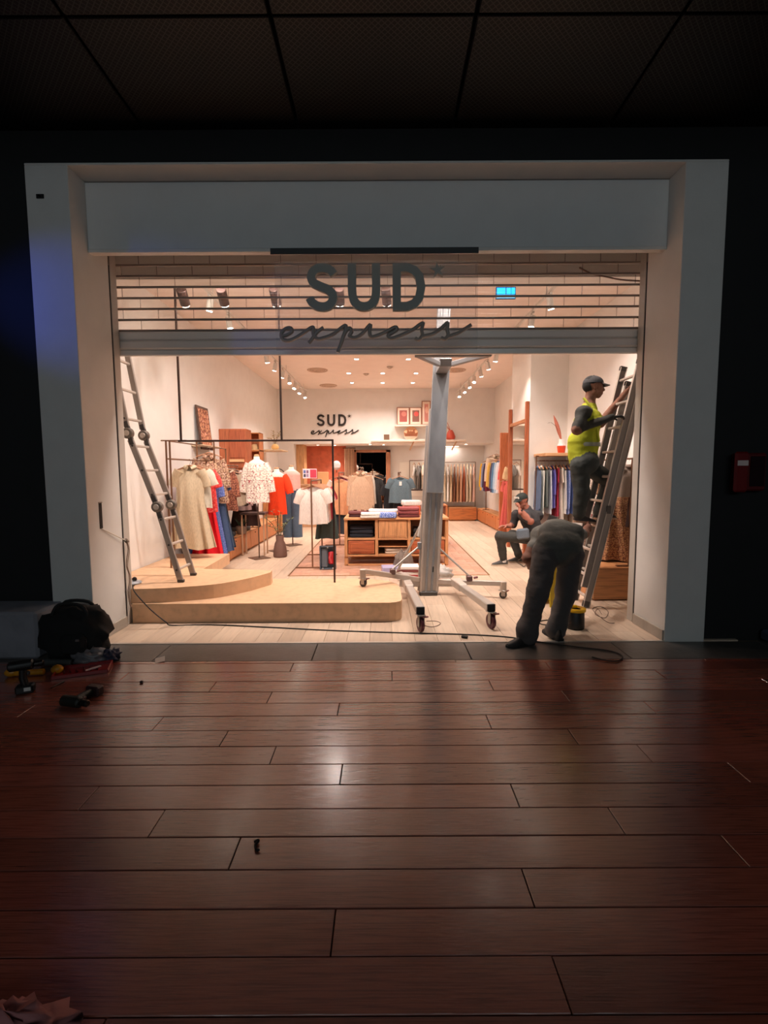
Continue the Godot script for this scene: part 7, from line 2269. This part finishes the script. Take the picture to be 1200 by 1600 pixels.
func bending(pm: Material) -> void:
	var cloth1 := lin(0.31, 0.285, 0.27)
	var shirt := lin(0.33, 0.325, 0.3)
	var skin := lin(0.42, 0.27, 0.21)
	var lf := gp(818, 1008)
	var rf := gp(874, 1001)
	var t := thing("person", "person in black clothes bending forward at the threshold, seen from behind", "person", (lf + rf) / 2)
	var la := lf + Vector3(0.03, 0.1, -0.03)
	var ra := rf + Vector3(0.0, 0.1, -0.08)
	var lk := zp(840, 925, 4.22)
	var rk := zp(884, 925, 4.4)
	var lh := zp(852, 868, 4.36)
	var rh := zp(892, 866, 4.42)
	var pel := (lh + rh) / 2 + Vector3(0, 0.05, 0.0)
	var waist := zp(872, 838, 4.58)
	var chest := zp(870, 834, 4.85)
	var ls := zp(846, 836, 4.86)
	var rs := zp(893, 836, 4.9)
	var bones := [
		[la + Vector3(0, -0.03, 0), lk, 0.078, 0.092, cloth1], [lk, lh, 0.096, 0.118, cloth1],
		[ra + Vector3(0, -0.03, 0), rk, 0.078, 0.092, cloth1], [rk, rh, 0.096, 0.118, cloth1],
		[la + Vector3(-0.01, 0.04, 0.01), la + Vector3(0.02, -0.02, -0.01), 0.085, 0.09, cloth1],
		[ra + Vector3(0.01, 0.04, 0.01), ra + Vector3(-0.01, -0.02, 0), 0.084, 0.088, cloth1],
		[lh + Vector3(0.02, 0.02, -0.03), rh + Vector3(-0.02, 0.02, -0.03), 0.12, 0.12, cloth1],
		[pel, waist, 0.15, 0.155, shirt], [pel + Vector3(-0.09, 0.04, 0.0), pel + Vector3(0.09, 0.04, 0.0), 0.12, 0.12, shirt], [waist + Vector3(-0.1, 0.02, 0.08), waist + Vector3(0.1, 0.02, 0.08), 0.118, 0.118, shirt],
		[waist, chest, 0.155, 0.16, shirt], [waist + Vector3(-0.06, 0, 0), chest + Vector3(-0.08, 0, 0), 0.125, 0.12, shirt], [waist + Vector3(0.06, 0, 0), chest + Vector3(0.08, 0, 0), 0.125, 0.12, shirt],
		[ls, rs, 0.1, 0.1, shirt]]
	var le := zp(824, 872, 4.72)
	var lw := le + Vector3(0.09, -0.13, -0.2)
	var re := zp(912, 834, 4.98)
	var rw := Vector3(2.24, 0.93, -5.2)
	bones.append_array([[ls, ls.lerp(le, 0.55), 0.078, 0.068, shirt], [ls.lerp(le, 0.5), le, 0.056, 0.047, skin], [le, lw, 0.047, 0.03, skin], [rs, rs.lerp(re, 0.6), 0.078, 0.066, shirt], [rs.lerp(re, 0.5), re, 0.055, 0.047, skin], [re, rw, 0.046, 0.03, skin]])
	var hc := chest + Vector3(0.0, -0.16, -0.24)
	bones.append([chest + Vector3(0, -0.02, -0.08), hc + Vector3(0, 0.08, 0.07), 0.062, 0.06, skin])
	var g := G.new()
	field(g, bones, 0.0115, 0.035, 0.0095)
	field(g, head_bones(hc, Vector3(0, -0.85, -0.5), Vector3(0, -0.5, -0.85).normalized(), skin, lin(0.12, 0.1, 0.09)), 0.0055, 0.016)
	field(g, hand_bones(lw, (lw - le), Vector3(0.5, 0, -0.6), 0.5, skin), 0.004, 0.008)
	field(g, hand_bones(rw, (rw - re), Vector3(0.2, 0, -1), 0.75, skin, -1.0), 0.004, 0.008)
	wpart("body", g, pm, t)
	var boot := M(Color(0.13, 0.11, 0.1), 0.6)
	var sole := M(Color(0.08, 0.07, 0.065), 0.7)
	shoe(t, lf + Vector3(0.1, 0, -0.05), lf + Vector3(-0.16, 0, 0.06), boot, sole)
	shoe(t, rf + Vector3(0.0, 0, 0.03), rf + Vector3(-0.05, 0, -0.25), boot, sole)


func climbing(pm: Material) -> void:
	var z := 5.42
	var trouser := lin(0.2, 0.21, 0.2)
	var black := lin(0.16, 0.16, 0.15)
	var vest := lin(0.62, 0.64, 0.09)
	var grey_vest := lin(0.42, 0.42, 0.3)
	var skin := lin(0.5, 0.34, 0.27)
	var foot := zp(914, 812, z)
	var t := thing("person", "person in a yellow safety vest and dark cap climbing the extension ladder", "person", foot)
	var hc := zp(928, 606, z)
	var neck := zp(920, 634, z)
	var chest := zp(918, 660, z)
	var waist := zp(915, 695, z)
	var hip := zp(913, 722, z)
	var rs := zp(911, 645, z - 0.17)
	var ls := zp(921, 646, z + 0.17)
	var re := zp(901, 671, z - 0.25)
	var rw := zp(956, 652, z - 0.17)
	var le := zp(938, 662, z + 0.22)
	var lw := zp(978, 612, z + 0.12)
	var rh := zp(906, 728, z - 0.09)
	var lh := zp(916, 728, z + 0.09)
	var rk := zp(909, 770, z - 0.1)
	var ra := zp(904, 802, z - 0.08)
	var lk := zp(955, 752, z + 0.12)
	var la := zp(936, 798, z + 0.1)
	var side := Vector3.BACK
	var bones := [
		[hip, waist, 0.135, 0.128, vest], [waist, chest, 0.128, 0.135, vest], [chest, neck + Vector3(0, -0.05, 0), 0.135, 0.09, vest],
		[zp(907, 712, z), zp(906, 690, z), 0.135, 0.13, vest],
		[chest + Vector3(0, 0.02, -0.09), chest + Vector3(0, 0.02, 0.09), 0.115, 0.115, vest], [hip + Vector3(0, -0.01, -0.07), hip + Vector3(0, -0.01, 0.07), 0.13, 0.13, trouser],
		[rs, rs.lerp(re, 0.85), 0.066, 0.06, black], [re, rw, 0.047, 0.035, black], [rs.lerp(re, 0.75), re, 0.053, 0.05, skin],
		[ls, ls.lerp(le, 0.7), 0.078, 0.066, black], [ls.lerp(le, 0.6), le, 0.052, 0.047, skin], [le, lw, 0.047, 0.03, skin],
		[rs, ls, 0.08, 0.08, black], [neck, hc + Vector3(-0.02, -0.06, 0), 0.058, 0.056, skin],
		[rh, rk, 0.105, 0.085, trouser], [rk, ra, 0.085, 0.068, trouser], [lh, lk, 0.105, 0.085, trouser], [lk, la, 0.085, 0.066, trouser]]
	var g := G.new()
	field(g, bones, 0.0115, 0.03, 0.008)
	field(g, head_bones(hc, Vector3(1, -0.05, 0.15), Vector3(0.06, 1, 0).normalized(), skin, lin(0.11, 0.1, 0.09)), 0.0055, 0.016)
	field(g, hand_bones(lw, (lw - le) + Vector3(0, -0.06, 0), Vector3(0.5, -1, 0), 0.8, skin), 0.004, 0.008)
	field(g, hand_bones(rw, Vector3(1, 0.12, 0), Vector3(0.1, -1, 0.0), 0.6, black), 0.004, 0.008)
	wpart("body", g, pm, t)
	var capm := cloth(Color(0.25, 0.25, 0.26))
	cap_on(t, hc, Vector3(1, -0.02, 0.15), Vector3(0.06, 1, 0).normalized(), capm, cloth(Color(0.38, 0.37, 0.36)))
	shoe(t, ra + Vector3(-0.05, -0.1, 0), ra + Vector3(0.2, -0.12, 0), M(Color(0.14, 0.12, 0.11), 0.6), M(Color(0.66, 0.52, 0.42), 0.7))
	shoe(t, la + Vector3(-0.05, -0.1, 0), la + Vector3(0.2, -0.1, 0), M(Color(0.14, 0.12, 0.11), 0.6), M(Color(0.66, 0.52, 0.42), 0.7))
	# reflective bands and collar of the vest
	var ring := func(c: Vector3, rx: float, rz: float, w: float) -> G:
		return G.new().lathe([Vector2(1.0, -w), Vector2(1.02, 0), Vector2(1.0, w)], c, 26, rx, rz)
	wpart("collar_band", G.new().tube(smooth_path([zp(912, 622, z - 0.08), zp(921, 634, z - 0.12), zp(930, 655, z - 0.13), zp(936, 690, z - 0.1)], 4), 0.014, 8), M(Color(0.75, 0.76, 0.2), 0.6), t)
	wpart("reflective_band", ring.call(waist, 0.155, 0.152, 0.022), M(Color(0.5, 0.5, 0.42), 0.35), t)


func seated(pm: Material) -> void:
	var z := 7.75
	var shirt := lin(0.23, 0.24, 0.25)
	var trouser := lin(0.24, 0.23, 0.22)
	var skin := lin(0.62, 0.4, 0.33)
	var f1 := gp(786, 883)
	var t := thing("person", "person in dark tee and printed cap sitting with one hand at the face", "person", f1)
	var hc := zp(815, 783, z)
	var neck := zp(824, 796, z + 0.03)
	var chest := zp(828, 812, z + 0.05)
	var waist := zp(836, 834, z + 0.05)
	var rh := zp(834, 842, z - 0.1)
	var lh := zp(838, 840, z + 0.14)
	var rk := zp(781, 838, z - 0.14)
	var lk := zp(800, 836, z + 0.25)
	var ra := Vector3(zp(786, 872, z).x, 0.11, f1.z - 0.0)
	var la := Vector3(lk.x + 0.12, 0.11, lk.z)
	var rs := zp(818, 805, z - 0.14)
	var ls := zp(840, 806, z + 0.18)
	# hand at the face: the far side arm is the one that rests on the knee
	var e1 := zp(829, 815, z - 0.24)
	var w1 := zp(812, 797, z - 0.2)
	var e2 := zp(802, 820, z + 0.1)
	var w2 := zp(792, 822, z - 0.02)
	var bones := [
		[waist, chest, 0.14, 0.15, shirt], [chest, neck, 0.15, 0.07, shirt], [rs, ls, 0.085, 0.085, shirt],
		[waist + Vector3(0, -0.06, -0.07), waist + Vector3(0, -0.06, 0.09), 0.125, 0.125, trouser],
		[rh, rk, 0.1, 0.078, trouser], [rk, ra, 0.078, 0.062, trouser], [lh, lk, 0.1, 0.078, trouser], [lk, la, 0.078, 0.062, trouser],
		[rs, rs.lerp(e1, 0.7), 0.07, 0.062, shirt], [rs.lerp(e1, 0.6), e1, 0.05, 0.046, skin], [e1, w1, 0.046, 0.03, skin],
		[zp(806, 804, z + 0.05), e2, 0.07, 0.06, shirt], [e2, w2, 0.046, 0.03, skin], [ls, zp(806, 804, z + 0.05), 0.08, 0.07, shirt],
		[neck, hc + Vector3(0.03, -0.06, 0), 0.056, 0.054, skin]]
	var g := G.new()
	field(g, bones, 0.0125, 0.035, 0.009)
	var hf := Vector3(-0.8, -0.25, 0.45)
	var hu := Vector3(-0.25, 0.95, 0.1).normalized()
	field(g, head_bones(hc, hf, hu, skin, lin(0.15, 0.12, 0.1)), 0.0055, 0.016)
	field(g, hand_bones(w1, (hc + Vector3(-0.07, -0.03, 0.1)) - w1, Vector3(-0.6, 0.2, -0.6), 0.7, skin), 0.0045, 0.008)
	field(g, hand_bones(w2, Vector3(-1, 0.05, 0.2), Vector3(0, -1, 0), 0.5, skin), 0.0045, 0.008)
	wpart("body", g, pm, t)
	cap_on(t, hc, hf, hu, cloth(Color(0.16, 0.19, 0.18)), cloth(Color(0.16, 0.19, 0.18)), M(Color(0.9, 0.9, 0.88), 0.7))
	shoe(t, ra + Vector3(0.07, -0.11, -0.01), ra + Vector3(-0.2, -0.11, 0.05), M(Color(0.25, 0.24, 0.23), 0.6), M(Color(0.75, 0.68, 0.6), 0.7))
	shoe(t, la + Vector3(0.06, -0.11, 0), la + Vector3(-0.2, -0.11, 0.04), M(Color(0.25, 0.24, 0.23), 0.6), M(Color(0.75, 0.68, 0.6), 0.7))
	wpart("sock", G.new().tube([ra + Vector3(0, -0.06, 0), ra + Vector3(0.0, 0.03, 0)], 0.052, 12), cloth(Color(0.88, 0.85, 0.82)), t)
	var wd := (w1 - e1).normalized()
	wpart("wrist_watch", G.new().tube([w1 - wd * 0.035, w1 - wd * 0.01], 0.037, 14), M(Color(0.06, 0.06, 0.06), 0.4), t)
	# grey bag on the lap, folding chair
	single("lap_bag", G.new().box(Vector3.ZERO, Vector3(0.2, 0.17, 0.06), 0.025, Basis(Vector3.BACK, 0.12)), textured(Color(0.4, 0.45, 0.5), tex.cloth, Vector3(4, 4, 4), 0.8, false), "grey blue pouch hanging beside the seated person's hip", "pouch", zp(817, 834, z - 0.26))
	var sx := zp(836, 846, z).x
	var c := thing("folding_chair", "dark folding chair with crossed metal legs under the seated person", "chair", Vector3(sx, 0, -z))
	var met := M(Color(0.5, 0.46, 0.42), 0.35, 0.8)
	part("seat", G.new().span(Vector3(-0.22, 0.395, -0.21), Vector3(0.22, 0.42, 0.21), 0.01), M(Color(0.13, 0.12, 0.12), 0.6), c)
	for s in [-1.0, 1.0]:
		part("leg", G.new().tube([Vector3(-0.24, 0.0, 0.2 * s), Vector3(0.16, 0.41, 0.2 * s)], 0.011, 8), met, c)
		part("leg", G.new().tube([Vector3(0.26, 0.0, 0.2 * s), Vector3(-0.05, 0.36, 0.2 * s), Vector3(-0.08, 0.4, 0.2 * s)], 0.011, 8), met, c)
		part("back_post", G.new().tube([Vector3(0.16, 0.41, 0.2 * s), Vector3(0.3, 0.82, 0.2 * s)], 0.011, 8), met, c)
	part("stretcher", G.new().tube([Vector3(-0.24, 0.012, -0.2), Vector3(-0.24, 0.012, 0.2)], 0.01, 8), met, c)
	part("stretcher", G.new().tube([Vector3(0.26, 0.012, -0.2), Vector3(0.26, 0.012, 0.2)], 0.01, 8), met, c)
	part("backrest", G.new().box(Vector3(0.275, 0.72, 0), Vector3(0.025, 0.18, 0.4), 0.01, Basis(Vector3.BACK, -0.33)), M(Color(0.13, 0.12, 0.12), 0.6), c)
